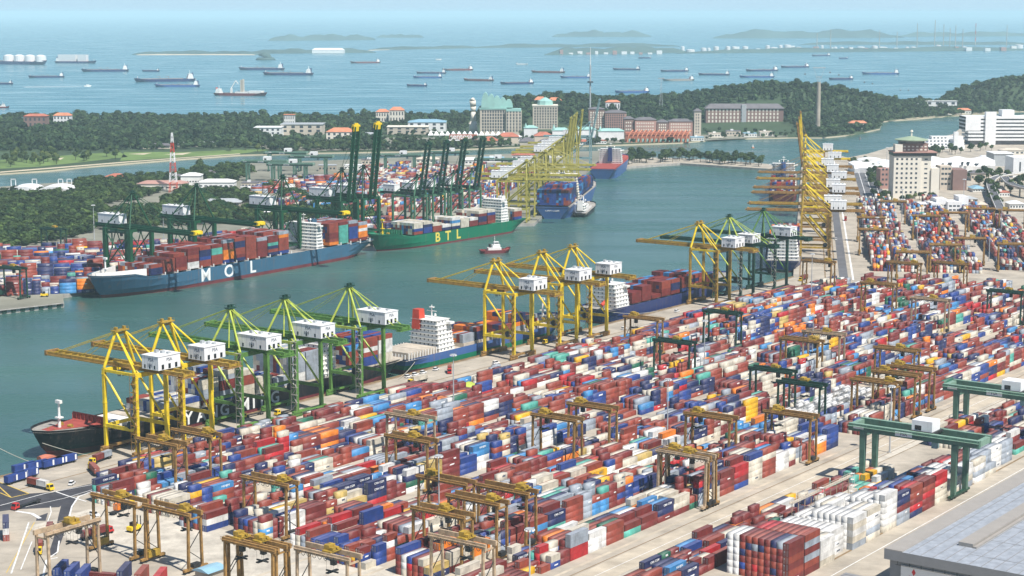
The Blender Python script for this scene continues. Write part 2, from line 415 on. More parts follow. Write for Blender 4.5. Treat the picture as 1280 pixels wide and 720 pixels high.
def sheet(name, pts, m, dz=0.02, z=3.0):
    mb = MB(); a = sum(p[0] * q[1] - q[0] * p[1] for p, q in zip(pts, pts[1:] + pts[:1]))
    mb.poly([(x, y, z + dz) for x, y in (pts if a > 0 else pts[::-1])])
    return structure(name, mb, M[m])
def strip_pts(a, b, wd):
    a = V_(a); b = V_(b); d = (b - a).normalized(); n = V_((-d.y, d.x)) * wd / 2
    return [tuple(a + n), tuple(a - n), tuple(b - n), tuple(b + n)]
# quay apron: rails, joints, kerb, fenders
mb = MB()
for v, wd, m in ((2.6, 0.9, 0), (25.4, 0.9, 0), (9, 0.25, 1), (14, 0.25, 1), (19, 0.25, 1), (31, 0.2, 1)):
    p = strip_pts(UV(-90, v), UV(720, v), wd); mb.poly([(x, y, 3.02) for x, y in p], m)
for u in range(-80, 720, 40):
    p = strip_pts(UV(u, 0.5), UV(u, 34), 0.25); mb.poly([(x, y, 3.016) for x, y in p], 1)
structure('apron_marking', mb, [M['rail_brown'], M['deck_grey']])
def fenders(a, b, n, label, wd=1.5, mt='rust_brown', mk='rail_brown'):
    a = V_(a); b = V_(b); d = (b - a).normalized(); nn = V_((-d.y, d.x))
    mb = MB(); L = (b - a).length
    t = thing('quay_kerb', label, 'kerb', (*a, 3.0), ang(d))
    mb.box(0, L, -0.6, 0.6, 0, 0.5); mb.build('kerb_beam', M[mk], t)
    proto = MB().box(-wd / 2, wd / 2, -0.1, 1.2, -2.4, 0.2).build('fender', M[mt], t)
    for k in range(n):
        o = proto if k == 0 else proto.copy()
        if k: COL.objects.link(o)
        o.parent = t; o.location = ((k + 0.5) * L / n, 0.62, 0)
fenders(UV(-150, 1), UV(725, 1), 90, 'tan quay edge beam with close-set fenders beside the near ships')
fenders(P(-60, 395.5), P(0, 388.3), 5, 'quay edge at the left picture border with dark fenders', 3.5, 'crane_pine', 'concrete_wall')
fenders(P(0, 388.3), P(80, 379.3), 7, 'pale quay edge with dark green fenders left of the big blue ship', 3.5, 'crane_pine', 'concrete_wall')
# roads bottom left
A = [(-20, 612), (36, 617), (66, 615), (126, 602), (128, 613), (90, 621), (74, 634), (17, 637), (-20, 642)]
sheet('road', [P(*q) for q in A], 'asphalt')
sheet('road', [P(*q) for q in ((-30, 594), (0, 603), (36, 617), (14, 622), (-30, 616))], 'asphalt', 0.024)
sheet('road', [P(*q) for q in ((79, 622), (96, 621), (89, 640), (83, 660), (70, 694), (60, 694), (68, 670), (73, 645))], 'asphalt', 0.028)
sheet('road', [P(*q) for q in ((46, 646), (60, 641), (57, 651), (45, 651))], 'asphalt', 0.02)
mb = MB()
def pline(pts, wd, m):
    for a, b in zip(pts, pts[1:]):
        mb.poly([(x, y, 3.05 + 0.004 * (len(mb.f) % 3)) for x, y in strip_pts(P(*a), P(*b), wd)], m)
pline([(0, 632), (56, 617), (125, 604)], 0.5, 0); pline([(17, 637), (80, 623), (126, 609)], 0.4, 0)
pline([(68, 614), (85, 620), (108, 627)], 0.7, 0); pline([(126, 610), (98, 621), (90, 633), (84, 655)], 0.7, 0)
pline([(72, 697), (58, 700), (54, 720)], 0.7, 0); pline([(74, 676), (72, 690), (62, 697)], 0.6, 0)
pline([(36, 653), (33, 662), (14, 717)], 0.6, 0); pline([(40, 677), (26, 712)], 0.4, 0); pline([(43, 653), (8, 716)], 0.35, 1)
pline([(0, 603), (36, 617), (14, 622), (-6, 604)], 0.6, 1); pline([(0, 616), (14, 622)], 0.6, 1)
pline([(20, 639), (40, 642), (50, 648)], 1.6, 0); pline([(63, 633), (64, 640), (56, 662)], 0.4, 0)
structure('road_marking', mb, [M['line_white'], M['line_yellow']])
# long yard road, tan lanes
sheet('yard_road', [UV(-120, 293), UV(735, 293), UV(735, 306), UV(-120, 306)], 'lane_tan', 0.02)
sheet('yard_road', [UV(-120, 306.3), UV(735, 306.3), UV(735, 312), UV(-120, 312)], 'pale_gravel', 0.02)
mb = MB()
for v, m, wd in ((292, 0, 0.5), (299.5, 1, 0.3), (308, 0, 0.4), (362.6, 0, 1.0), (312.5, 0, 0.4), (371, 1, 0.4)):
    mb.poly([(x, y, 3.05) for x, y in strip_pts(UV(-120, v), UV(735, v), wd)], m)
structure('lane_marking', mb, [M['rail_brown'], M['line_white']])
for k in range(8):
    for v in (36 + 32 * k + 1.4, 36 + 32 * k + 27.6):
        sheet('runway', strip_pts(UV(-20 if k < 5 else -120, v), UV(725, v), 1.6), 'lane_tan', 0.02)
# pale aisle at the yard's near end
sheet('yard_aisle', [UV(-96, 75), UV(-50, 75), UV(-50, 290), UV(-96, 290)], 'pale_gravel', 0.012)
# far right terminal: roads
def band2(v0, v1, u0, u1, m, dz=0.02): sheet('terminal_road', [UV2(u0, v0), UV2(u1, v0), UV2(u1, v1), UV2(u0, v1)], m, dz)
band2(34, 41, -10, 1150, 'asphalt_far'); band2(44, 45.5, -10, 1150, 'line_white')
band2(68, 96, 240, 1000, 'asphalt_far')
for v in (74, 82, 90): band2(v, v + 0.7, 240, 1000, 'line_white', 0.04)
for v in (22.5, 2.5, 28, 30.5): band2(v, v + 1, -5, 1150, 'rail_brown', 0.03)
# golf course, sand and lawns on the island
for pts, m in (([(0, 200), (30, 197), (62, 196), (110, 192), (150, 190), (160, 196), (100, 203), (50, 208), (0, 211)], 'grass'),
               ([(155, 190), (230, 190), (300, 187), (345, 187), (300, 192), (230, 196.5), (150, 201)], 'grass'),
               ([(0, 214.5), (100, 206.6), (160, 201.8), (230, 196.8), (300, 191.8), (300, 192.6), (230, 197.6), (160, 203), (100, 208), (0, 216)], 'sand'),
               ([(1103, 152), (1139, 147.5), (1203, 142), (1270, 137.8), (1270, 138.8), (1203, 143.3), (1139, 148.3)], 'sand'),
               ([(160, 192.5), (190, 191), (180, 193.3)], 'sand'), ([(205, 193), (240, 190.5), (228, 193.6)], 'sand'), ([(60, 199), (80, 197), (76, 199.6)], 'sand'),
               ([(300, 176), (470, 172), (640, 172), (790, 172), (870, 166), (980, 160), (985, 170.5), (850, 177), (640, 182), (400, 189), (330, 186)], 'urban_ground')):
    sheet('island_lawn', [P(*q, 2.0) for q in pts], m, 0.05 + 0.01 * (m == 'sand'), 2.0)

# ------------------------------------------------------------------ haze
mb = MB(); mb.box(-59000, 59000, -190, 88000, -1.0, 232.0)
hz = mb.build('haze', [bpy.data.materials.new('haze')])
hm = hz.data.materials[0]; hm.use_nodes = True
n = hm.node_tree.nodes; n.clear()
out = n.new('ShaderNodeOutputMaterial'); pv = n.new('ShaderNodeVolumePrincipled')
pv.inputs['Color'].default_value = (0.68, 0.92, 1.0, 1)
pv.inputs['Density'].default_value = 0.000044
pv.inputs['Anisotropy'].default_value = -0.15
hm.node_tree.links.new(pv.outputs[0], out.inputs['Volume'])
tag(hz, kind='stuff')
# ------------------------------------------------------------------ quay cranes
def make_sts(name, label, g=22.0, w=19.0, h=41.0, ap=17.0, out=46.0, back=26.0, leg='crane_yellow', top='crane_yellow', girder='crane_ochre',
             gear='rust_brown', style='A', raised=None, house=(11.0, 14.0, 6.5), hx=2.0, number=None, tip=None, lw=1.5, detail=True, stair=True, gh=2.0, stay=None):
    """local x = seaward, rails at x=0 and x=-g, y along the quay"""
    t = thing(name, label, 'crane')
    L, T, G, K = M[leg], M[top], M[girder], M[gear]
    y = w / 2
    for x in (0, -g):
        for s in (-1, 1):
            mb = MB(); ww = lw if x == 0 else lw * 1.15
            mb.box(x - ww / 2, x + ww / 2, s * y - ww / 2, s * y + ww / 2, 3.2, h)
            if detail:
                for z in (12.5, 24, h - 3): mb.box(x - ww / 2 - .12, x + ww / 2 + .12, s * y - ww / 2 - .12, s * y + ww / 2 + .12, z, z + .5)
            mb.build('leg', L, t)
    for x in (0, -g):
        mb = MB(); mb.box(x - .9, x + .9, -y - 3, y + 3, 2.2, 3.2 + (.01))
        b = mb.build('sill_beam', K, t)
        for s in (-1, 1):
            mb = MB(); mb.box(x - .5, x + .5, s * y - 3.7, s * y + 3.7, .7, 2.19)
            for d in (-2.6, 0.0, 2.6):
                for e in (-.6, .6): mb.tube((x - .35, s * y + d + e, .45), (x + .35, s * y + d + e, .45), .44, n=8)
            mb.build('bogie', K, t)
    zt = 12.5
    for s in (-1, 1):
        MB().box(-g + lw * .58, -lw / 2 - .01, s * y - .6, s * y + .6, zt, zt + 1.7).build('portal_tie', L, t)
        MB().tube((-.8, s * y, h - 3), (-g + .8, s * y, zt + 2), .55, n=8).build('brace', T, t)
    for x in (0, -g):
        MB().box(x - .75, x + .75, -y + lw * .58, y - lw * .58, h - 2.2, h - .2).build('cross_beam', L, t)
    MB().box(-.7, .7, -y + lw / 2 + .01, y - lw / 2 - .01, zt, zt + 1.4).build('sill_tie', L, t)
    for s in (-1, 1):
        MB().box(-g + .7, -.7, s * y - .5, s * y + .5, h - 1.6, h - .3).build('top_chord', T, t)
    if gh > 3:
        for s in (-1, 1):
            MB().tube((-g + .8, s * y, h - 4), (-.8, s * y, zt + 2), .5, n=8).build('brace', T, t)
            MB().tube((0, s * y, zt - 1), (-g * .5, s * y, 4), .4, n=8).build('brace', T, t)
            MB().beam((-g, s * y, h + 2), (-g * .28, s * 1.5, h + ap * .62), .5, .5).build('mast_strut', T, t)
        for x in (0, -g):
            MB().tube((x, -y + 1, zt + 1.6), (x, 0, h - 2.4), .4, n=8).build('brace', T, t); MB().tube((x, y - 1, zt + 1.6), (x, 0, h - 2.4), .4, n=8).build('brace', T, t)
    # girder over land and boom over water
    def rail_row(mb, x0, x1, z, yy, m):
        n = max(2, int((x1 - x0) / 3))
        for k in range(n + 1):
            x = x0 + (x1 - x0) * k / n
            mb.box(x - .06, x + .06, yy - .06, yy + .06, z, z + 1.15, m)
        mb.box(x0, x1, yy - .05, yy + .05, z + 1.1, z + 1.22, m); mb.box(x0, x1, yy - .04, yy + .04, z + .6, z + .68, m)
    mb = MB(); x0, x1 = -g - back, 2.0
    for s in (-1, 1):
        mb.box(x0, x1, s * 3 - .55, s * 3 + .55, h + 2.0 - gh, h + 2.1)
        mb.box(x0, x1, s * 4.2 - .5, s * 4.2 + .5, h + .5, h + .62, 1)
        if detail: rail_row(mb, x0, x1, h + .62, s * 4.6, 1)
    for k in range(int((x1 - x0) / 6) + 1):
        x = x0 + .5 + k * 6; mb.box(x - .25, x + .25, -2.4, 2.4, h + .2, h + 1.3)
    mb.build('girder', [G, K], t)
    mb = MB()
    for s in (-1, 1):
        mb.box(0, out, s * 3 - .5, s * 3 + .5, 1.8 - gh, 1.9)
        mb.box(0, out, s * 4.1 - .45, s * 4.1 + .45, .5, .62, 1)
        if detail: rail_row(mb, 0, out, .62, s * 4.5, 1)
    for k in range(int(out / 5) + 1): mb.box(k * 5 - .25, k * 5 + .25, -2.5, 2.5, .1, 1.2)
    for k in range(int(out / 5)): mb.beam((k * 5, -2.5, .8), (k * 5 + 5, 2.5, .8), .3, .3)
    mb.box(out, out + 1.6, -4, 4, -.3, 2.2, 2); mb.box(out + 1.6, out + 3, -2.2, 2.2, .2, 1.2, 2)
    if tip: mb.box(out - 3, out + .2, -4.0, 4.0, 2.0, 2.5, 2); mb.box(out - 4, out + 1, -4.2, 4.2, -.6, -.12, 2)
    bo = mb.build('boom', [G, K, M[tip] if tip else K], t)
    bo.location = (2.2, 0, h)
    if raised: bo.rotation_euler.y = -R(raised)
    # apex frame
    az = h + ap
    ax = -1.5 if style == 'A' else -.28 * g
    sp = 2.6 if style == 'A' else .9
    for s in (-1, 1):
        MB().tube((-.2, s * y, h + .2), (ax, s * sp, az), .75 if style == 'A' else .6, n=8).build('mast', T, t)
        MB().tube((ax, s * sp, az), (-g, s * y, h + .2), .5, n=8).build('back_stay', T, t)
        if style == 'M':
            MB().tube((ax, s * .6, az), (-g - back * .75, s * 3, h + 2), .22, n=6).build('tie_bar', T, t)
            MB().tube((ax, s * .7, az), (-.5 * g, s * y * .7, h + 1), .35, n=6).build('mast_strut', T, t)
        else:
            MB().tube((ax, s * sp, az), (-.62 * g, s * 3, h + 2.1), .32, n=6).build('mast_strut', T, t)
    mb = MB(); mb.box(ax - 1.6, ax + 1.6, -sp - 1.8, sp + 1.8, az, az + .6)
    for s in (-1, 1):
        mb.box(ax - .8, ax + .8, s * sp - .6, s * sp + .6, az + .6, az + 2)
        mb.box(ax - 1.5, ax - 1.4, s * (sp + 1.6) - .05, s * (sp + 1.6) + .05, az + .6, az + 1.8); mb.box(ax + 1.4, ax + 1.5, s * (sp + 1.6) - .05, s * (sp + 1.6) + .05, az + .6, az + 1.8)
    mb.box(ax - 1.5, ax + 1.5, -sp - 1.7, -sp - 1.62, az + 1.6, az + 1.75); mb.box(ax - 1.5, ax + 1.5, sp + 1.62, sp + 1.7, az + 1.6, az + 1.75)
    mb.box(ax - .5, ax + .5, -sp, sp, az - 1.6, az - .8)
    mb.build('apex_platform', G if style == 'A' else M['crane_pine'], t)
    # forestays
    ca, sa = (math.cos(R(raised)), math.sin(R(raised))) if raised else (1, 0)
    for s in (-1, 1):
        for fr, rr in ((.48, .10 if stay else .14), (.88, .12 if stay else .2)):
            tx, tz = 2.2 + out * fr * ca, h + 1.9 + out * fr * sa
            mb = MB()
            if raised:
                mid = V_(((ax + tx) / 2 - 1.5, s * 3, (az + tz) / 2 - 3)); mb.path([(ax, s * sp, az), mid, (tx, s * 3, tz)], .18, 5)
            else: mb.tube((ax, s * sp, az), (tx, s * 3, tz), rr, n=5)
            mb.build('fore_stay', M[stay] if stay else T, t)
    # machinery house
    hl, hw, hh = house
    xh = -g - hx - hl; zb = h + 2.3
    mb = MB(); mb.box(xh, xh + hl, -hw / 2, hw / 2, zb, zb + hh)
    mb.box(xh - .25, xh + hl + .25, -hw / 2 - .25, hw / 2 + .25, zb + hh, zb + hh + .25)
    ho = mb.build('machinery_house', M['white_paint'], t)
    for k in range(3):
        a = xh + hl * (.18 + .3 * k)
        for s in (-1, 1): MB().box(a, a + .9, s * (hw / 2 + .035) - .035, s * (hw / 2 + .035) + .035, zb + .5, zb + 2.2).build('vent', M['glass_dark'], ho)
    for k in range(3): MB().box(xh - .07, xh - .002, -hw * .36 + k * hw * .3, -hw * .36 + k * hw * .3 + 1.5, zb + .3, zb + 2.6).build('vent', M['glass_dark'], ho)
    for k in range(3): MB().box(xh + hl * (.15 + .27 * k), xh + hl * (.15 + .27 * k) + 1.6, -hw * .2 + k, -hw * .2 + k + 1.8, zb + hh + .26, zb + hh + 1.1 + .3 * k).build('roof_unit', M['lamp_grey'], ho)
    mb = MB()
    for s in (1, -1):
        for k in range(7): mb.box(xh + .1 + k * (hl - .2) / 6, xh + .2 + k * (hl - .2) / 6, s * hw / 2 - .02, s * hw / 2 + .05, zb, zb + hh)
    mb.build('wall_seam', M['lamp_grey'], ho)
    if number:
        for s in (1, -1):
            text('PSA', 2.2, M['letter_dark'], ho, (xh + hl * .45, s * (hw / 2 + .03), zb + hh * .72), (-s, 0, 0))
            text(number, 2.4, M['letter_dark'], ho, (xh + hl * .5, s * (hw / 2 + .09), zb + hh * .32), (-s, 0, 0))
        text('PSA', 2.2, M['letter_dark'], ho, (xh - .03, 0, zb + hh * .7), (0, -1, 0))
    # trolley with operator cab and spreader
    mb = MB(); mb.box(-9.5, -4, -2.4, 2.4, h - 1.3, h - .12); mb.build('trolley', K, t)
    mb = MB(); mb.box(-6.5, -4, 2.45, 5, h - 4, h - 1.2); mb.build('operator_cab', M['crane_bluegrey'], t)
    # back platform clutter
    mb = MB(); xe = -g - back
    mb.box(xe - .5, xe + 3, -5, 5, h - .6, h - .12)
    for k in range(5): mb.box(xe + .2 + k * .5, xe + .9 + k * .5, -4 + k * 1.8, -3 + k * 1.8, h - .1, h + 1.2 + .5 * (k % 2))
    mb.build('back_platform', K, t)
    # hanging cable loops
    mb = MB()
    for k in range(9):
        xa = xe + 3 + k * 2; pts = [(xa + i * .5, -4.6, h - .2 - 2.6 * math.sin(math.pi * i / 4)) for i in range(5)]
        mb.path(pts, .07, 4)
    mb.build('cable_loop', M['cable'], t)
    if stair:
        mb = MB(); x = -g; yy = y + lw / 2 + .8; z = 4.0; k = 0
        while z < h - 3:
            z2 = min(z + 4, h)
            mb.beam((x - 1.4, yy, z) if k % 2 else (x + 1.4, yy, z), (x + 1.4, yy, z2) if k % 2 else (x - 1.4, yy, z2), .7, .18)
            mb.box(x - 1.9, x + 1.9, yy - .6, yy + .6, z2 - .08, z2); z = z2; k += 1
        for dx in (-1.9, 1.9): mb.box(x + dx - .08, x + dx + .08, yy + .5, yy + .64, 3.5, h)
        mb.build('stair', K if style == 'A' else M['deck_grey'], t)
        mb = MB(); mb.tube((-g + 4.0, y + .7, zt + 3.2), (-g + 4.0, y + 1.1, zt + 3.2), 1.9, n=16); mb.build('cable_reel', M['glass_dark'], t)
    return t

AW1 = ang((-V1[0], -V1[1]))      # towards the water from the near quay
def near_crane(px, py, **k):
    u, v = toUV(P(px, py)); g = k.get('g', 22.0)
    t = make_sts('quay_crane', **k)
    c = UV(u + k.get('w', 19.0) / 2, 25.4 - g)
    t.location = (*c, 3.02); t.rotation_euler.z = AW1
    t['group'] = 'quay cranes along the near quay'
    return t
YL = dict(leg='crane_yellow', top='crane_yellow', girder='crane_ochre')
GR = dict(leg='crane_leaf', top='crane_lime', girder='crane_leaf', gear='crane_leaf', style='M', house=(20.0, 11.0, 6.5), ap=20, out=47, back=24, hx=-6, h=40)
near_crane(172, 573, number='101', label='bright yellow quay crane with white house 101, nearest the black ship bow', **YL)
near_crane(230, 558, number='102', label='bright yellow quay crane with white house 102, beside crane 101', **YL)
near_crane(303, 539, number='103', label='lime green single-mast quay crane with long white house 103', **GR)
near_crane(371, 521, number='104', label='lime green single-mast quay crane numbered 104 near the black ship stern', **GR)
near_crane(452, 500, number='105', label='lime green quay crane 105 left of the blue ship with red funnel', **GR)
near_crane(642, 450, number='106', label='yellow quay crane with white house 106 over the blue and green ship', **YL)
near_crane(699, 435, number='107', label='yellow quay crane 107 in the middle of the three-crane yellow group', **YL)
near_crane(738, 425, number='108', label='yellow quay crane 108 next to the navy ship stern', **YL)
near_crane(898, 384, number='109', label='yellow and brown quay crane 109 working on the navy ship', leg='crane_ochre', top='crane_yellow', girder='crane_ochre')
G2 = dict(GR); G2.update(leg='crane_pine', girder='crane_pine', gear='crane_pine', house=(13.0, 12.0, 6.0))
near_crane(928, 376, number='110', label='lime masted quay crane 110 with dark legs at the navy ship bow', **G2)
G3 = dict(G2); G3.update(leg='crane_pine', top='crane_leaf', house=(16.0, 11.0, 6.5))
near_crane(972, 365, number='111', label='dark green quay crane 111 at the corner of the near quay', **G3)

# far right quay (second direction)
AW2 = ang((-V2[0], -V2[1]))
rows = [(327, None, 'rust_brown', 'nearest of the crane row on the far right quay, rusty boom lowered'),
        (317, None, 'crane_ochre', 'ochre quay crane second from the near end of the far right row'),
        (300, None, 'rust_brown', 'brown quay crane third from the near end of the far right row'),
        (292, None, 'rust_brown', 'brown quay crane fourth from the near end of the far right row'),
        (278, None, 'crane_ochre', 'ochre quay crane fifth from the near end of the far right row'),
        (268, None, 'rust_brown', 'brown quay crane sixth along the far right row, boom lowered'),
        (258, 82, 'rust_brown', 'quay crane with a rusty brown boom raised in the far right row'),
        (246, 84, 'crane_yellow', 'bright yellow quay crane with raised boom, lower of the far right pair'),
        (234, 85, 'crane_yellow', 'farthest yellow quay crane with raised boom at the far right row end')]
for i, (py, rs, gm, lb) in enumerate(rows):
    t = make_sts('quay_crane', lb, g=24, w=18, h=43, ap=19, out=42 if not rs else 46, back=28, leg='rust_brown' if i % 3 else 'crane_ochre', top='crane_yellow' if i % 2 or i > 5 else 'crane_ochre',
                 girder=gm, raised=rs, house=((13.0, 11.0, 7), (15.0, 10.0, 6), (12.0, 12.0, 7))[i % 3], hx=(0, -5, 3, -2, 4)[i % 5], detail=(i < 4), stair=i < 3, number=None, stay='rust_brown')
    u = ((P(1005, py)[0] - O2[0]) * U2[0] + (P(1005, py)[1] - O2[1]) * U2[1])
    t.location = (*UV2(u, 3), 3.02); t.rotation_euler.z = AW2 + (0, .012, -.01, .006)[i % 4]
    t['group'] = 'quay cranes on the far right quay'

# far bank: big dark green cranes behind the blue ship and the green ship
AWL = ang((V1[0], V1[1]))
def bank_crane(px, py, **k):
    t = make_sts('quay_crane', **k)
    q = V_(P(px, py)); t.location = (*q, 3.02); t.rotation_euler.z = AWL
    t['group'] = 'dark green quay cranes on the far bank'
DG = dict(g=28, w=22, h=44, ap=27, out=60, back=20, leg='crane_green', top='crane_green', girder='crane_green', gear='crane_green', style='M', house=(24.0, 8.0, 7), hx=-8,
          gh=3.4, tip='safety_yellow', lw=2.7, detail=False, stair=False)
bank_crane(178, 356, label='dark green quay crane with lowered boom over the blue ship bow', **DG)
bank_crane(257, 342, label='dark green quay crane with lowered boom amid the blue ship', **DG)
bank_crane(364, 326, label='dark green quay crane with lowered boom near the blue ship stern', **DG)
DR = dict(DG); DR.update(raised=83, out=66)
bank_crane(437, 312, label='tallest dark green quay crane with raised yellow-tipped boom', **DR)
bank_crane(464, 307, label='dark green quay crane with raised yellow-tipped boom right of its twin', **DR)
DS = dict(g=26, w=18, h=41, ap=18, out=48, back=20, leg='crane_dull_green', top='crane_dull_green', girder='crane_pine', gear='crane_pine', style='A', house=(14.0, 8.0, 6), raised=80,
          lw=1.5, detail=False, stair=False)
for (px, py), lb in zip(((526, 299), (549, 296), (571, 292), (594, 288)),
        ('leftmost of the four dull green cranes with raised booms behind the green ship', 'dull green quay crane with raised boom over the white containers of the green ship',
         'dull green quay crane with raised boom near the green ship white bridge', 'rightmost of the four dull green cranes with raised booms')):
    bank_crane(px, py, label=lb, **DS)

# yellow cranes across the channel, booms over the two blue ships
AWB = ang((V2[0], V2[1]))
YB = dict(g=30, w=18, h=42, ap=19, out=42, back=34, leg='crane_olive', top='crane_olive', girder='crane_olive', gear='crane_olive', style='A', house=(16.0, 9.0, 6.5), hx=-9,
          lw=1.5, detail=False, stair=False)
bl = [((660, 277), None), ((670, 270), None), ((684, 261), None), ((692, 254), None), ((706, 236), 82), ((710, 232), 82), ((714, 227), 83), ((722, 221), 84)]
bn = ['olive yellow crane with lowered boom nearest the blue container ship stern', 'olive yellow crane with lowered boom second over the blue container ship',
      'olive yellow crane with lowered boom third along the channel quay', 'olive yellow crane with lowered boom by the red-decked ship',
      'first of four olive yellow cranes with raised booms before the white hotels', 'second olive yellow crane with boom raised in the channel row',
      'third olive yellow crane with boom raised in the channel row', 'tallest-looking olive yellow crane with raised boom in the channel row']
for i, (((px, py), rs), lb) in enumerate(zip(bl, bn)):
    k = dict(YB); k['raised'] = rs
    t = make_sts('quay_crane', lb, **k); t.location = (*P(px, py), 3.02); t.rotation_euler.z = AWB
    t['group'] = 'olive yellow quay cranes across the channel'
k = dict(YB); k.update(raised=78, leg='crane_bluegrey', top='crane_bluegrey', girder='crane_bluegrey', gear='crane_bluegrey', out=50)
t = make_sts('quay_crane', 'grey blue quay crane with raised boom at the channel row far end', **k); t.location = (*P(738, 210), 3.02); t.rotation_euler.z = AWB

# ------------------------------------------------------------------ ships
def hull_mesh(L, B, fb, bow_rise, rake=9.0, srake=4.0, hull=0, boot=1, deck=2, band=None, draft=1.5, flare=1.0, p=2.4, stern_w=.9, boot_z=2.2):
    """local x towards the bow; waterline at z=0"""
    ts = [0, .02, .06, .12, .25, .45, .6, .7, .76, .82, .87, .91, .945, .97, .985, 1.0]
    zs = [-draft, .3, boot_z, boot_z + (fb - boot_z) * .33 if band is None else band, boot_z + (fb - boot_z) * .8, fb]
    if band is not None: zs[4] = (band + fb) / 2
    rows = []
    def dk(t):
        return fb + bow_rise * max(0, min(1, (t - .86) / .04)) + .8 * max(0, (t - .9) / .1)
    def bw(t, hh):
        hh = max(0, min(1, hh)); st = .66 + .14 * hh
        b = 1.0
        if t > st:
            q = (t - st) / (1 - st); b = max(0.0, 1 - q ** (p * (.75 + .5 * hh))) ** (.8 - .25 * hh * flare)
        if t < .14: b *= (stern_w * (.45 + .55 * hh)) + (1 - stern_w * (.45 + .55 * hh)) * (t / .14) ** .7
        return b * B / 2
    mb = MB()
    for sgn in (1, -1):
        rings = []
        for t in ts:
            ring = []
            for j, z in enumerate(zs):
                zz = z if j < 5 else dk(t)
                if j == 4: zz = z + (dk(t) - fb) * .5
                hh = z / fb
                x = -L / 2 + L * t
                x += -rake * (1 - max(0, min(1, hh))) * max(0, (t - .7) / .3) ** 2 + srake * (1 - max(0, min(1, hh))) * max(0, (.1 - t) / .1)
                ring.append((x, sgn * max(.25, bw(t, hh)), zz))
            rings.append(ring if sgn > 0 else ring[::-1])
        nz = len(zs) - 1
        def mm(a, k, sgn=sgn):
            kk = k if sgn > 0 else nz - 1 - k
            return boot if kk < 2 else (3 if (band is not None and kk == 2) else hull)
        mb.loft(rings[::-1], mm, closed=False)
    st = [(t, bw(t, z / fb), z) for t, z in ((0, z) for z in zs)]
    for (_, b0, z0), (_, b1, z1), j in zip(st, st[1:], range(5)):
        x0 = -L / 2 + srake * (1 - max(0, min(1, z0 / fb))); x1 = -L / 2 + srake * (1 - max(0, min(1, z1 / fb)))
        mb.quad((x0, b0, z0), (x0, -b0, z0), (x1, -b1, z1), (x1, b1, z1), boot if j < 2 else (3 if (band is not None and j == 2) else hull))
    b0, b1, z0, z1 = max(.25, bw(1, 0)), max(.25, bw(1, 1)), 0, 0
    for a, b in zip(ts, ts[1:]):
        xa, xb = -L / 2 + L * a, -L / 2 + L * b; da, db = dk(a) - 1.1, dk(b) - 1.1
        ya, yb = max(.25, bw(a, 1)) - .05, max(.25, bw(b, 1)) - .05
        mb.quad((xa, ya, da), (xa, -ya, da), (xb, -yb, db), (xb, yb, db), deck)
    # stem closing strip
    xe = L / 2
    for (z0, z1) in zip(zs, zs[1:]):
        x0 = xe - rake * (1 - max(0, min(1, z0 / fb))); x1 = xe - rake * (1 - max(0, min(1, z1 / fb)))
        zz1 = dk(1) if z1 == fb else z1 + (dk(1) - fb) * (.5 if z1 == zs[4] else 0); zz0 = z0 + ((dk(1) - fb) * .5 if z0 == zs[4] else 0)
        mb.quad((x0, -.25, zz0), (x0, .25, zz0), (x1, .25, zz1), (x1, -.25, zz1), boot if z1 <= boot_z else hull)
    return mb, dk
def cargo(bays, mb, seed, base, B, tiers, cols, top_cols=None, gap=.0, var=1, cl=12.19):
    """stacks of containers into one mesh: bays = list of x positions"""
    r = random.Random(seed); nr = int((B - 2.0) / 2.52)
    for bi, x in enumerate(bays):
        mx = tiers[bi] if isinstance(tiers, (list, tuple)) else tiers
        for c in range(nr):
            y0 = -nr * 2.52 / 2 + c * 2.52
            hgt = max(0, mx - (r.random() < .25) * r.randint(0, var)); prev = None
            for k in range(hgt):
                col = prev if (prev is not None and r.random() < .4) else r.choice(cols)
                if top_cols and k == hgt - 1: col = r.choice(top_cols)
                prev = col; z = base + k * 2.65
                mi = CKEYS.index(col)
                mb.box(x, x + cl, y0 + .04, y0 + 2.46, z, z + 2.58, mi)
    return mb
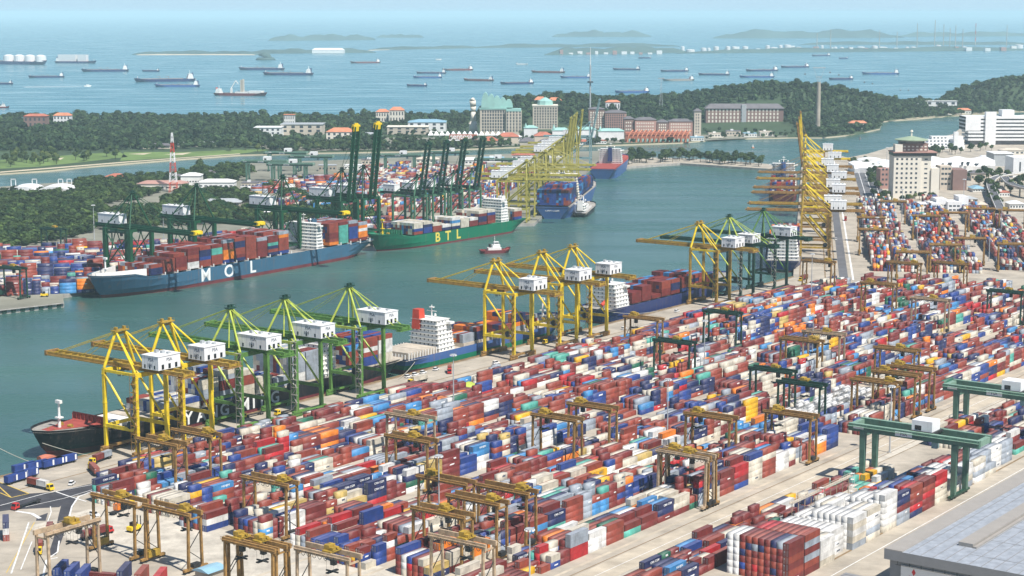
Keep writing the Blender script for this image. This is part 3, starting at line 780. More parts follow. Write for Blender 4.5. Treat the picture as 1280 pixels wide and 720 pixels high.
def superstructure(t, x, B, z0, levels, ln=13.0, wing=True, funnel='funnel_red', fx=-12.0, mt='hull_white', mast=True):
    lv = 2.75; mb = MB(); hb = B / 2 - 1.5
    for k in range(levels):
        ins = .25 * k if k < levels - 1 else 2.0
        mb.box(x - ln / 2 + .1 * k, x + ln / 2 - .35 * k, -hb + ins, hb - ins, z0 + k * lv, z0 + (k + 1) * lv - .02)
        mb.box(x - ln / 2 - .8, x + ln / 2 - .35 * k + .3, -hb + ins - .4, hb - ins + .4, z0 + (k + 1) * lv - .12, z0 + (k + 1) * lv)
    zt = z0 + levels * lv
    if wing: mb.box(x + ln / 2 - .35 * levels - 4, x + ln / 2 - .35 * levels, -B / 2 - .5, B / 2 + .5, zt - lv, zt - lv + 1.3)
    s = mb.build('superstructure', M[mt], t)
    for k in range(levels):
        ins = .25 * k if k < levels - 1 else 2.0
        mb = MB(); xf = x + ln / 2 - .35 * k; xa = x - ln / 2 + .1 * k
        nn = 7
        for q in range(nn):
            yy = -hb + ins + 1.2 + (2 * hb - 2 * ins - 3.2) * q / (nn - 1)
            mb.box(xf - .01, xf + .05, yy, yy + .9, z0 + k * lv + 1.1, z0 + k * lv + 2.0); mb.box(xa - .05, xa + .01, yy, yy + .9, z0 + k * lv + 1.1, z0 + k * lv + 2.0)
        for q in range(4):
            xx = xa + 1.5 + q * (ln - 5) / 3
            for sg in (-1, 1): mb.box(xx, xx + .9, sg * (hb - ins) - .05, sg * (hb - ins) + .05, z0 + k * lv + 1.1, z0 + k * lv + 2.0)
        mb.build('window_row', M['window_dark'], s)
    mb = MB(); mb.tube((x, 0, zt), (x, 0, zt + 8), .5, .25, 8); mb.box(x - .3, x + .3, -3.5, 3.5, zt + 4.2, zt + 4.5); mb.box(x - .9, x + .9, -1.5, 1.5, zt + 6.4, zt + 6.9)
    for sg in (-1, 1): mb.tube((x - 3, sg * 5, zt), (x - 3, sg * 5, zt + 2.2), .2, n=6); mb.tube((x - 3, sg * 5, zt + 2.2), (x - 3, sg * 5, zt + 3.6), .9, .5, 8)
    mb.build('radar_mast', M['hull_white'], t)
    if funnel:
        mb = MB(); xx = x + fx
        mb.hexa(((xx - 3.5, -3, z0 + 3), (xx + 3, -3, z0 + 3), (xx + 3, 3, z0 + 3), (xx - 3.5, 3, z0 + 3), (xx - 3.2, -2.6, zt + 2), (xx + 2.2, -2.6, zt + 2), (xx + 2.2, 2.6, zt + 2), (xx - 3.2, 2.6, zt + 2)), 0)
        fo = mb.build('funnel', M[funnel], t)
        mb = MB()
        for sg in (-1, 1): mb.tube((xx - .5, sg * 1.2, zt + 2), (xx - .9, sg * 1.2, zt + 3.8), .55, n=8)
        mb.build('exhaust_pipe', M['dark_gear'], fo)
    return zt
def ship(name, label, bow, stern, B, fb, mats, inset=0, bow_rise=4.0, cat='ship', group=None, **k):
    """bow, stern: world waterline ends (near side); inset moves the centre line away from the camera side"""
    bow = V_(bow); stern = V_(stern); d = (bow - stern); L = d.length; d.normalize()
    c = (bow + stern) / 2
    n = V_((-d.y, d.x)); n = n if n.dot(c) > 0 else -n
    c = c + n * inset
    t = thing(name, label, cat, (c.x, c.y, 0), ang(d), group)
    mb, dk = hull_mesh(L, B, fb, bow_rise, **k)
    mb.build('hull', [M[x] for x in mats], t)
    return t, L, dk
def lash_rows(t, xs, B, z):
    mb = MB()
    for x in xs:
        mb.box(x - .5, x + .5, -B / 2 + .6, B / 2 - .6, z, z + 1.4)
        for sg in (-1, 1): mb.box(x - .4, x + .4, sg * (B / 2 - .5) - .3, sg * (B / 2 - .5) + .3, z, z + 3.2)
    mb.build('lashing_bridge', M['hull_white'], t)
def deck_house_cargo(t, mb, label, name='deck_cargo'):
    o = mb.build(name, [CM(c) for c in CKEYS])
    o.location = t.location; o.rotation_euler = t.rotation_euler
    return tag(o, label, 'containers', None, 'stuff')
def bow_gear(t, L, fb, rise, mastc='hull_white', deckc='deck_red', brk=True, B=30):
    z = fb + rise - 1.1
    mb = MB(); mb.tube((L / 2 - 16, 0, z), (L / 2 - 16, 0, z + 13), .8, .5, 8); mb.box(L / 2 - 17.4, L / 2 - 14.6, -1.6, 1.6, z + 5, z + 5.6); mb.box(L / 2 - 16.8, L / 2 - 15.2, -1.7, 1.7, z + 12.3, z + 13.8)
    mb.build('foremast', M[mastc], t)
    mb = MB()
    for sg in (-1, 1):
        mb.tube((L / 2 - 20, sg * 3.5 - 1, z + .8), (L / 2 - 20, sg * 3.5 + 1, z + .8), .9, n=10); mb.box(L / 2 - 22, L / 2 - 19, sg * 3.5 - 1.6, sg * 3.5 - 1.1, z, z + 1.4)
        mb.tube((L / 2 - 11, sg * 2.4, z), (L / 2 - 11, sg * 2.4, z + .9), .35, n=8)
    mb.build('anchor_winch', M['crane_ochre'], t)
    if brk:
        mb = MB(); xb = L / 2 - .135 * L; yb = B * .42
        mb.hexa(((xb - .4, -yb, fb - 1.1), (xb, -yb, fb - 1.1), (xb, yb, fb - 1.1), (xb - .4, yb, fb - 1.1), (xb - .4, -yb * .9, z + 3.4), (xb, -yb * .9, z + 3.4), (xb, yb * .9, z + 3.4), (xb - .4, yb * .9, z + 3.4)))
        for k in range(9): mb.box(xb + .02, xb + .7, -yb * .88 + k * yb * .22, -yb * .88 + k * yb * .22 + .2, z - .5, z + 3)
        mb.build('breakwater_wall', M[deckc], t)
def letters(t, s, xs, y, z, size, mt, xdir=1, sx=1.0):
    for ch, x in zip(s, xs):
        text(ch, size, M[mt], t, (x, y, z), (xdir, 0, 0), ext=.04, sx=sx)

# 1 black ship at the near quay (bow to the left)
b1 = UV(-14, -4); s1 = UV(242, -4)
t, L, dk = ship('container_ship', 'black hulled container ship with dark red bow deck at the near quay', b1, s1, 32, 11, ['hull_black', 'boot_red', 'deck_grey', 'hull_black'],
                inset=16, bow_rise=3.2, rake=10, boot_z=3.6)
MB().tube((L / 2 - 16, 0, .2), (L / 2 - 3, 0, -.2), 2.6, 2.0, 12).build('bulbous_bow', M['tile_red'], t)
bow_gear(t, L, 11, 3.2, B=32)
mb = MB(); mb.poly([(L / 2 - 36, -11.5, 13.16), (L / 2 - 7, -2.6, 13.7), (L / 2 - 7, 2.6, 13.7), (L / 2 - 36, 11.5, 13.16)]); mb.build('forecastle_deck', M['deck_red'], t)
MB().box(L / 2 - 56, L / 2 - 41, -11, 11, 10, 11.8).build('hatch_cover', M['hull_white'], t)
mb = MB()
for k in range(16):
    mb.box(L / 2 - 58 - k * 12.6 - 12, L / 2 - 58 - k * 12.6, -14, 14, 9.9, 11.4)
mb.build('hatch_cover', M['hatch_beige'], t)
superstructure(t, -L / 2 + 62, 31, 10, 9, ln=13, funnel='hull_black', fx=-13)
lash_rows(t, [L / 2 - 71 - 13.2 * k for k in range(8)], 32, 10)
cx = [L / 2 - 83 - 13.2 * k for k in range(9)]
mb = MB(); cargo(cx, mb, 3, 11.5, 31, [2, 2, 5, 6, 5, 3, 2, 6, 6], ['grey', 'cream', 'cream', 'maroon', 'blue', 'white', 'grey', 'brick-red'])
cargo([-L / 2 + 6, -L / 2 + 19.2, -L / 2 + 32], mb, 4, 11.5, 31, [6, 6, 5], ['cream', 'white', 'brick-red', 'blue', 'cream'], top_cols=['blue', 'brick-red', 'sky-blue'])
deck_house_cargo(t, mb, 'cream, grey and blue containers stacked on the black ship')
lx = [114 - toUV(P(px, py, 7.0))[0] for px, py in ((238, 524), (254, 520), (269, 516.5), (284, 513), (310, 507), (323, 504.5), (337, 501), (350, 498))]
letters(t, 'YANGMING', lx, 16.03, 7.0, 9, 'letter_white', -1, 1.05)
letters(t, ['YM NEWLAND'], [L / 2 - 34], 14.3, 10.8, 1.9, 'letter_white', -1)

# 2 blue and green ship with the red funnel (stern to the left)
s2 = UV(247, -3.5); b2 = UV(420, -3.5)
t, L, dk = ship('container_ship', 'blue and green container ship with white bridge and red funnel', b2, s2, 28, 10, ['hull_midblue', 'boot_red', 'hatch_beige', 'hull_green'], inset=14, bow_rise=3,
                band=5.4, boot_z=2.4, srake=5)
superstructure(t, -L / 2 + 40, 26, 9, 7, ln=15, funnel=None)
MB().hexa(((-L / 2 + 31.5, 3, 22), (-L / 2 + 38, 3, 22), (-L / 2 + 38, 9, 22), (-L / 2 + 31.5, 9, 22), (-L / 2 + 32, 3.6, 34), (-L / 2 + 37, 3.6, 34), (-L / 2 + 37, 8.4, 34), (-L / 2 + 32, 8.4, 34))).build('funnel', M['funnel_red'], t)
mb = MB()
for k in range(2): mb.box(-L / 2 + 3 + 13.5 * k, -L / 2 + 16 + 13.5 * k, -11.5, 11.5, 9, 13.2)
mb.build('hatch_cover', M['hatch_beige'], t)
mb = MB()
for k in range(11):
    for yy in (-13, 12.5): mb.box(-L / 2 + 2 + k * 2.6, -L / 2 + 2.5 + k * 2.6, yy, yy + .5, 9, 13.4)
for k in range(10): mb.box(-L / 2 + .8, -L / 2 + 1.3, -11 + k * 2.4, -10.5 + k * 2.4, 9, 12.4)
mb.build('lashing_frame', M['hull_white'], t)
mb = MB()
for k in range(6): mb.box(-L / 2 + 56 + 13.4 * k, -L / 2 + 68.6 + 13.4 * k, -12, 12, 9, 11.2)
mb.build('hatch_cover', M['hatch_beige'], t)
bow_gear(t, L, 10, 3, brk=False)
mb = MB(); cargo([-L / 2 + 56, -L / 2 + 69.4, -L / 2 + 96.2, -L / 2 + 109.6, -L / 2 + 123], mb, 5, 11.3, 26, [2, 3, 2, 4, 3], ['maroon', 'brick-red', 'navy', 'orange', 'grey'])
deck_house_cargo(t, mb, 'red and navy containers stacked on the blue and green ship')
letters(t, 'L', [L / 2 - 80], -14.03, 4.2, 6, 'letter_white')

# 3 navy ship, stern towards the left
s3 = UV(463, -3.5); b3 = UV(650, -3.5)
t, L, dk = ship('container_ship', 'navy blue container ship with white bridge at its stern by the near quay', b3, s3, 30, 10.5, ['hull_navy', 'boot_red', 'deck_grey', 'hull_navy'], inset=15, bow_rise=3.5, boot_z=1.0, srake=4)
superstructure(t, -L / 2 + 22, 27, 9.5, 6, ln=16, funnel='hull_navy', fx=-4)
MB().tube((-L / 2 + 4, -6, 12.5), (-L / 2 + 11, -6, 15.5), 1.3, n=10).build('lifeboat', M['orange' if 0 else 'funnel_red'], t)
text('LOTUS', 2.2, M['letter_white'], t, (-L / 2 + 1.0, 0, 7.6), (0, -1, 0))
mb = MB(); cargo([-L / 2 + 33 + 13.2 * k for k in range(9)], mb, 6, 10.5, 29, [3, 4, 1, 4, 4, 5, 4, 4, 3], ['maroon', 'brick-red', 'navy', 'maroon', 'blue'], top_cols=['maroon', 'brick-red', 'sky-blue', 'maroon'])
deck_house_cargo(t, mb, 'maroon and navy containers stacked on the navy ship')

# MOL ship on the far bank
t, L, dk = ship('container_ship', 'long blue container ship lettered MOL along the far bank', mol_b, mol_s, 40, 13.5, ['hull_blue', 'boot_red', 'deck_grey', 'hull_blue'], inset=20, bow_rise=4, rake=12, srake=14, boot_z=2.6)
superstructure(t, -L / 2 + 74, 38, 12.4, 8, ln=9, funnel='hull_blue', fx=-11)
bow_gear(t, L, 13.5, 4, brk=False)
mb = MB()
for sg in (-1, 1): mb.hexa(((L / 2 - 42, sg * 16.5 - .3, 12), (L / 2 - 4, sg * 2 - .3, 13), (L / 2 - 4, sg * 2 + .3, 13), (L / 2 - 42, sg * 16.5 + .3, 12), (L / 2 - 42, sg * 16.5 - .3, 20), (L / 2 - 4, sg * 2 - .3, 19.5), (L / 2 - 4, sg * 2 + .3, 19.5), (L / 2 - 42, sg * 16.5 + .3, 20)))
mb.build('bulwark', M['hull_white'], t)
cx = [L / 2 - 58 - 13.4 * k for k in range(12)] + [-L / 2 + 49 - 13.4 * k for k in range(4)]
lash_rows(t, [x - .9 for x in cx], 40, 12.4)
mb = MB(); cargo(cx, mb, 8, 14.2, 39, [3, 4, 5, 6, 6, 6, 7, 7, 7, 6, 7, 7, 7, 7, 7, 6], ['maroon', 'brick-red', 'brick-red', 'maroon', 'navy', 'maroon', 'blue', 'white', 'brick-red', 'orange', 'teal'],
                top_cols=['brick-red', 'maroon', 'brick-red', 'grey', 'maroon'])
deck_house_cargo(t, mb, 'brick-red and maroon containers covering the long blue ship deck')
dm_ = (mol_s - mol_b).normalized()
letters(t, 'MOL', [L / 2 - (V_(P(*q, 7)) - mol_b).dot(dm_) for q in ((283, 348), (314, 343), (345, 338))], 20.04, 7.6, 13.5, 'letter_white', -1, 1.1)
# BTL ship
t, L, dk = ship('container_ship', 'green container ship lettered BTL with white containers, far bank', btl_b, btl_s, 31, 12, ['hull_green', 'boot_red', 'deck_green', 'hull_green'], inset=15.5, bow_rise=3.5, rake=8, srake=14, boot_z=1.6)
superstructure(t, -L / 2 + 34, 29, 11, 8, ln=12, funnel='hull_white', fx=-11)
bow_gear(t, L, 12, 3.5, mastc='safety_yellow', deckc='deck_green', B=31)
cx = [L / 2 - 56 - 13.6 * k for k in range(9)] + [-L / 2 + 8]
mb = MB(); cargo(cx, mb, 9, 12.2, 30, [4, 4, 3, 2, 4, 3, 3, 5, 5, 4], ['blue', 'brick-red', 'maroon', 'sky-blue', 'navy', 'cream'], top_cols=['cream', 'white', 'cream', 'white', 'cream'])
deck_house_cargo(t, mb, 'cream topped container stacks on the green ship')
db_ = (btl_s - btl_b).normalized()
letters(t, 'BTL', [L / 2 - (V_(P(*q, 6)) - btl_b).dot(db_) for q in ((567, 300), (580.5, 298), (594, 296))], 15.53, 6.8, 12, 'letter_yellow', -1, 1.1)
# blue ship with full stacks, stern towards the camera
def dir_ship(label, px, py, length, B, fb, mats, **k):
    s = V_(P(px, py, 0)); b = s + V_(U2) * length
    t, L, dk = ship('container_ship', label, b, s, B, fb, mats, inset=0, **k)
    return t, L, dk
t, L, dk = dir_ship('bright blue container ship fully stacked, stern towards the near cranes', 690, 274, 270, 38, 13, ['hull_midblue', 'hull_midblue', 'deck_grey', 'hull_midblue'], bow_rise=4, boot_z=.8, srake=3, stern_w=.95)
superstructure(t, -L / 2 + 92, 36, 12, 10, ln=12, funnel='hull_white', fx=-12, mt='stone_cream')
mb = MB(); cargo([-L / 2 + 4 + 13.6 * k for k in range(5)] + [-L / 2 + 104 + 13.6 * k for k in range(9)], mb, 12, 14, 37, [6, 6, 7, 7, 7, 6, 6, 6, 6, 6, 6, 5, 5, 4], ['blue', 'navy', 'brick-red', 'blue', 'navy', 'maroon', 'sky-blue', 'blue'])
deck_house_cargo(t, mb, 'blue and red containers filling the bright blue ship')
text('CMA CGM', 3.2, M['letter_white'], t, (-L / 2 + .9, 0, 9), (0, -1, 0))
# small tanker beside it
t, L, dk = dir_ship('small dark bunker tanker with white deckhouse beside the blue ship', 724, 272, 95, 16, 4.5, ['hull_black', 'hull_black', 'deck_grey', 'hull_black'], bow_rise=2.5, boot_z=.5, srake=2)
superstructure(t, -L / 2 + 14, 13, 3.8, 4, ln=12, funnel='hull_white', fx=-5)
mb = MB()
for k in range(5): mb.box(-L / 2 + 28 + k * 10, -L / 2 + 29 + k * 10, -5, 5, 3.5, 5.5)
mb.tube((-L / 2 + 25, 0, 5), (L / 2 - 12, 0, 5), .5, n=6); mb.tube((-L / 2 + 42, 0, 4), (-L / 2 + 52, 2, 17), .4, n=6)
mb.build('deck_piping', M['hull_white'], t)
# red decked ship
t, L, dk = dir_ship('grey blue ship with empty rust red deck berthed across the channel', 752, 224, 200, 36, 13, ['hull_midblue', 'hull_midblue', 'deck_red', 'hull_midblue'], bow_rise=4, boot_z=.8, srake=3, stern_w=.95)
superstructure(t, -L / 2 + 108, 34, 12, 7, ln=12, funnel='hull_navy', fx=-10)
mb = MB()
for k in range(6): mb.box(-L / 2 + 6 + k * 13.4, -L / 2 + 18.4 + k * 13.4, -16, 16, 12, 13.3)
for k in range(4): mb.box(-L / 2 + 120 + k * 13.4, -L / 2 + 132.4 + k * 13.4, -15, 15, 12, 13.3)
mb.build('hatch_cover', M['deck_red'], t)
# two ships at the far right quay
t, L, dk = dir_ship('dark container ship under the far right cranes, red containers at stern', 984, 341, 240, 30, 10, ['hull_navy', 'boot_red', 'deck_grey', 'hull_navy'], bow_rise=3, boot_z=1.5, srake=3)
t.location.x -= 4
superstructure(t, -L / 2 + 20, 28, 9, 7, ln=14, funnel='funnel_red', fx=-2)
mb = MB(); cargo([-L / 2 + 30 + 13.4 * k for k in range(13)], mb, 14, 10, 29, [4, 5, 5, 6, 6, 6, 5, 5, 4, 4, 3, 3, 3], ['brick-red', 'maroon', 'blue', 'navy', 'orange', 'white', 'bright red'])
deck_house_cargo(t, mb, 'red and blue containers on the dark ship under the far right cranes')
t, L, dk = dir_ship('white bridged container ship at the far end of the far right quay', 984, 254, 260, 32, 12, ['boot_red', 'boot_red', 'deck_grey', 'boot_red'], bow_rise=3, boot_z=1.5, srake=3)
t.location.x -= 6
superstructure(t, -L / 2 + 80, 32, 11, 10, ln=14, funnel='hull_midblue', fx=-10)
mb = MB(); cargo([-L / 2 + 5 + 13.4 * k for k in range(5)] + [-L / 2 + 95 + 13.4 * k for k in range(6)], mb, 15, 12, 31, [4, 5, 5, 4, 5, 4, 4, 3, 3, 3, 2], ['brick-red', 'maroon', 'blue', 'navy', 'bright red', 'white'])
deck_house_cargo(t, mb, 'red and blue containers on the far white bridged ship')
# tug
def tug(label, px, py, heading, scale=1.0):
    c = P(px, py, 0); d = V_((math.cos(heading), math.sin(heading)))
    t, L, dk = ship('tugboat', label, V_(c) + d * 14 * scale, V_(c) - d * 14 * scale, 10 * scale, 3 * scale, ['boot_red', 'boot_red', 'deck_red', 'boot_red'], bow_rise=1.2 * scale, boot_z=.3, rake=2, srake=1, cat='tugboat', draft=.5)
    s = scale
    mb = MB(); mb.box(-7 * s, 5 * s, -3.2 * s, 3.2 * s, 1.9 * s, 5 * s); mb.box(-3 * s, 4 * s, -2.6 * s, 2.6 * s, 5 * s, 7.6 * s); mb.box(-1.5 * s, 3 * s, -2 * s, 2 * s, 7.6 * s, 10 * s)
    ca = mb.build('deckhouse', M['hull_white'], t)
    mb = MB(); mb.box(3.0 * s, 3.05 * s, -1.8 * s, 1.8 * s, 8.3 * s, 9.5 * s); mb.box(-1.2 * s, 2.8 * s, -2.05 * s, 2.05 * s, 8.3 * s, 9.5 * s); mb.build('window_band', M['window_dark'], ca)
    mb = MB(); mb.tube((-.5 * s, 0, 10 * s), (-.5 * s, 0, 15 * s), .2 * s, n=6); mb.box(-.7 * s, -.3 * s, -1.5 * s, 1.5 * s, 12.5 * s, 12.8 * s); mb.build('mast', M['hull_white'], t)
    mb = MB()
    for sg in (-1, 1): mb.tube((-5 * s, sg * 1.8 * s, 5 * s), (-5 * s, sg * 1.8 * s, 8 * s), .6 * s, n=8)
    mb.build('funnel', M['hull_black'], t)
    return t
tug('red hulled tugboat with white deckhouse in the middle of the channel', 619, 316, 0.25, 1.0)
# ------------------------------------------------------------------ containers
CL = {'long': 12.19, 'short': 6.06}; CH = 2.6
CMESH = {}
def cont_mesh(col, size):
    k = (col, size)
    if k in CMESH: return CMESH[k]
    L = CL[size]; W = 2.44; e = .13; i = .055
    mb = MB()
    for x in (0, L - e):
        for y in (-W / 2, W / 2 - e): mb.box(x, x + e, y, y + e, 0, CH)
    for y in (-W / 2, W / 2 - .1):
        mb.box(e, L - e, y, y + .1, 0, .15); mb.box(e, L - e, y, y + .1, CH - .13, CH)
    for x in (0, L - .1):
        mb.box(x, x + .1, -W / 2 + e, W / 2 - e, 0, .15); mb.box(x, x + .1, -W / 2 + e, W / 2 - e, CH - .13, CH)
    mb.box(i, L - i, -W / 2 + i, W / 2 - i, .1, CH - .03, 0, 1)
    for k2 in range(int(L / .9)): mb.box(.4 + k2 * .9, .55 + k2 * .9, -W / 2 + .2, W / 2 - .2, CH - .03, CH - .008, 1)
    n = int(L / .55)
    for k2 in range(n):
        xx = .25 + k2 * (L - .5) / n
        for s in (-1, 1): mb.box(xx, xx + .2, s * (W / 2 - i - .01) - .02, s * (W / 2 - i - .01) + .02, .16, CH - .14)
    b = mb.build('container_body', [CM(col), CR(col)], link=False)
    mb = MB()
    mb.box(.012, .05, -W / 2 + .14, W / 2 - .14, .16, CH - .14)
    for y in (-.8, -.38, .38, .8): mb.box(-.01, .012, y - .035, y + .035, .16, CH - .14, 1)
    mb.box(-.005, .0115, .42, .9, 1.7, 2.05, 1)
    d = mb.build('door', [CM(col), M['lamp_grey']], link=False)
    CMESH[k] = (b.data, d.data)
    bpy.data.objects.remove(b); bpy.data.objects.remove(d)
    return CMESH[k]
LOGO = {'navy': ('CMA CGM', 1.25, 'letter_white'), 'sky-blue': ('HANJIN', 1.3, 'letter_white'), 'yellow': ('MSC', 1.4, 'letter_dark')}
def container_thing(col, size, loc, rz, label, group, logo=False):
    bm, dmh = cont_mesh(col, size)
    o = bpy.data.objects.new('shipping_container', bm); COL.objects.link(o)
    o.location = loc; o.rotation_euler.z = rz
    d = bpy.data.objects.new('door', dmh); COL.objects.link(d); d.parent = o
    tag(o, label, 'container', group)
    if logo and col in LOGO:
        s, sz, mt = LOGO[col]
        for sg in ((-1,)):
            text(s, sz, M[mt], o, (CL[size] * .6, sg * (1.22 - .02), 1.35), (1, 0, 0), ext=.03, sx=1.1)
    return o

WEIGHT = {'maroon': 25, 'brick-red': 20, 'navy': 11, 'blue': 9, 'white': 8, 'cream': 16, 'grey': 8, 'orange': 3.4, 'bright red': 3.5, 'sky-blue': 4, 'dark green': 1.8, 'teal': 1.6, 'yellow': 1.8, 'mustard': 1.2}
yr = random.Random(41)
def pick(): return yr.choices(list(WEIGHT), list(WEIGHT.values()))[0]
CELLS = {}     # (zone, bay half index, row, tier) -> item
ITEMS = []
def put(zone, bay, row, tier, size, col, org, ax_u, ax_v, u, v):
    it = dict(zone=zone, bay=bay, row=row, tier=tier, size=size, col=col, u=u, v=v,
              p=(org[0] + ax_u[0] * u + ax_v[0] * v, org[1] + ax_u[1] * u + ax_v[1] * v), z=3.0 + tier * (CH + .02), ax=ax_u)
    ITEMS.append(it)
    for h in ((0, 1) if size == 'long' else (bay % 2,)): CELLS[(zone, bay // 2 * 2 + h, row, tier)] = it
    return it
def fill_block(zone, org, ax_u, ax_v, u0, u1, v0, rows, pitch=2.72, mean=3.0, top=4, skip=None, run=.5):
    nb = int((u1 - u0) / 12.9); lvl = [mean + yr.uniform(-1, 1) for _ in range(rows)]
    prev_row_cols = {}
    for b in range(nb):
        u = u0 + b * 12.9
        if yr.random() < .55: base = mean * yr.choice((.25, .6, 1.0, 1.25, 1.5))
        elif b == 0: base = mean
        twenty = yr.random() < .3
        theme = pick() if yr.random() < .4 else None
        if zone[0] in 'lm' and zone != 'low' and yr.random() < .9: theme = yr.choice(['navy', 'blue', 'navy', 'maroon', 'brick-red'])
        for r in range(rows):
            v = v0 + r * pitch
            if skip and skip(u, v): continue
            lvl[r] += yr.uniform(-1.2, 1.2); lvl[r] = lvl[r] * .5 + base * .5
            for half in ((0, 1) if twenty else (0,)):
                h = int(round(lvl[r] + (yr.uniform(-.8, .8) if twenty else 0)))
                h = max(0, min(top, h))
                if yr.random() < .05: h = max(0, h - 2)
                last = theme if (theme and yr.random() < .7) else pick()
                for k in range(h):
                    c = last if yr.random() < run * .75 else (theme if theme and yr.random() < .5 else pick())
                    last = c
                    put(zone, 2 * b + half, r, k, 'short' if twenty else 'long', c, org, ax_u, ax_v, u + half * 6.3, v)
BP = 28.3
BLOCKS = [36.5 + BP * k for k in range(9)]
def uend(v): return 707 + .36 * v - 2
def skip_near(u, v):
    return (200 < u < 232 and 50 < v < 78) or (243 < u < 352 and 228 < v < 252) or (u < -10 and v < 44) or (222 < u < 246 and 268 < v < 292)
for k, v0 in enumerate(BLOCKS):
    us = -57 if k < 8 else -60
    if k == 0: us = -32
    fill_block('b%d' % k, O1, U1, V1, us + 3 * (k % 3), uend(v0), v0 + 4.2, 6, mean=3.05 if k else 2.2, top=5 if k else 3, skip=skip_near)
fill_block('low', O1, U1, V1, -40, 205, 313.5, 7, mean=1.5, top=3)
fill_block('right', O1, U1, V1, 255, 800, 318, 7, mean=3.2, top=5)
fill_block('edge', O1, U1, V1, 262, 800, 341, 7, mean=3.4, top=5)
fill_block('outer', O1, U1, V1, 330, 800, 372, 6, mean=3, top=4)
# tall stacks beside the grey roof
def bay(u, rows, zone, b, lowv=337.2):
    for r, spec in enumerate(rows):
        for k, c in enumerate(spec):
            if c: put(zone, 2 * b, r, k, 'long', c, O1, U1, V1, u, lowv + 1.3 + 2.6 * r)
W_, C_, B_, N_, S_, G_, Rr, Bl = 'white', 'cream', 'brick-red', 'navy', 'maroon', 'grey', 'bright red', 'blue'
t_ = [[W_] * 6, [W_] * 6, [B_, Bl, S_, N_, B_, S_], [S_, B_, B_, B_, N_, B_], [B_, Rr, B_, S_, G_, B_], [S_, B_, B_, B_, N_, S_], [B_, S_, S_, B_, B_, S_], [B_, N_, B_, S_, B_, N_], [S_, S_, B_, S_, S_, G_], [S_, B_, S_, B_, S_, S_]]
bay(21, t_, 'tall', 0)
bay(34, [[]] * 2 + [[S_, B_, S_, B_, S_, Rr]] * 2 + [[B_, S_, B_, G_, S_, B_]] * 3 + [[S_, B_, G_, S_, G_, B_]] * 3, 'tall', 1)
bay(47, [[W_] * 4] * 7 + [[C_] * 4] * 2 + [[C_, W_, W_, W_]], 'tall', 2)
bay(60, [[W_] * 4] * 9 + [[]], 'tall', 3)
bay(75, [[W_, C_, W_, W_]] * 3 + [[W_] * 5] * 6 + [[G_, C_, W_, C_, W_]], 'tall', 4)
bay(88, [[W_] * 4, [W_] * 5, [C_] * 5, [W_] * 5, [], [], [W_] * 5, [C_] * 5, [W_] * 5, [C_, G_, W_, W_, C_]], 'tall', 5)
bay(104, [[W_] * 4] * 4 + [[W_] * 5] * 4 + [[C_, W_, W_, W_, W_, W_]] * 2, 'tall', 6)
bay(117, [[B_, S_], [B_, S_, B_], [N_, S_, B_, G_], [S_] * 4, [W_] * 4, [N_, G_, N_, Bl], [S_, N_, N_, Bl], [N_, S_, Bl, Bl], [S_, N_, N_, N_], [G_, G_, S_, N_, N_]], 'tall', 7)
bay(130, [[S_, B_], [Rr, B_, Rr], [N_, G_], [B_, W_, B_], [S_, Rr, B_], [Bl, N_, Bl, N_], [B_, S_, B_, S_, Bl], [S_] * 5, [B_, S_, B_, S_, Rr], [N_, Rr, S_, B_, B_]], 'tall', 8)
bay(143, [[W_, 'sky-blue'], [S_, N_, Bl], [W_, C_, G_], [S_, B_, S_], [W_, G_, N_], [Bl, S_, Bl], [N_, B_, N_, Bl], [S_, B_, S_, S_], [B_, S_, B_, S_, S_], [S_, S_, Rr, B_, S_]], 'tall', 9)
bay(156, [['sky-blue'], [N_, Bl], [S_, B_, N_], [N_, G_, 'sky-blue'], [S_, G_], [S_, B_, S_], [N_, N_, W_, S_], [S_, Rr, W_, W_], [C_, W_, S_, Rr, W_], [C_, C_, C_, Rr, Rr]], 'tall', 10)
bay(172, [['sky-blue', 'sky-blue'], [N_, N_], [W_, W_, B_], [W_, W_, N_], [W_] * 3, [W_] * 3, [B_, W_, W_], [S_, W_, W_, W_], [W_] * 3, [C_, W_, W_]], 'tall', 11)
bay(185, [[Bl, Bl], [W_, W_], [W_, W_], [S_, W_, W_], [W_] * 3, [W_] * 3, [W_] * 3, [W_] * 3, [W_] * 4, [G_, C_, W_, W_]], 'tall', 12)
bay(200, [[B_, S_], [Rr, S_], [S_, B_, S_], [B_, B_, Rr], [W_] * 3, [Rr, S_, B_], [S_, S_, B_], [W_, W_], [G_, G_, G_, G_], [W_, G_, W_, C_]], 'tall', 13)
bay(213, [[Bl], [Bl, N_], [S_], [B_, S_, S_], [S_, Rr, B_], [Rr, S_, B_], [G_] * 4, [G_] * 4, [G_] * 4, [C_, G_]], 'tall', 14)
bay(226, [['yellow'], [N_], [S_, Bl], [S_, S_, S_], [W_] * 3, [W_] * 3, [G_] * 4, [G_] * 4, [W_] * 4, []], 'tall', 15)
bay(240, [[W_], [W_, W_], [W_] * 2, [W_] * 3, [W_] * 3, [W_] * 3, [W_] * 4, [W_] * 4, [G_] * 4, []], 'tall', 16)
# far right terminal
for k, (v0, r) in enumerate(((61.5, 6), (81, 6), (109, 7), (132, 6), (166, 7), (190, 7), (224, 7), (247, 7))):
    fill_block('f%d' % k, O2, U2, V2, 42 if k < 4 else 66, 585 if k < 5 else 420, v0 + 1.4, r, mean=2.6, top=4)
fill_block('f9', O2, U2, V2, 300, 585, 190 + 1.4, 7, mean=2.0, top=3)
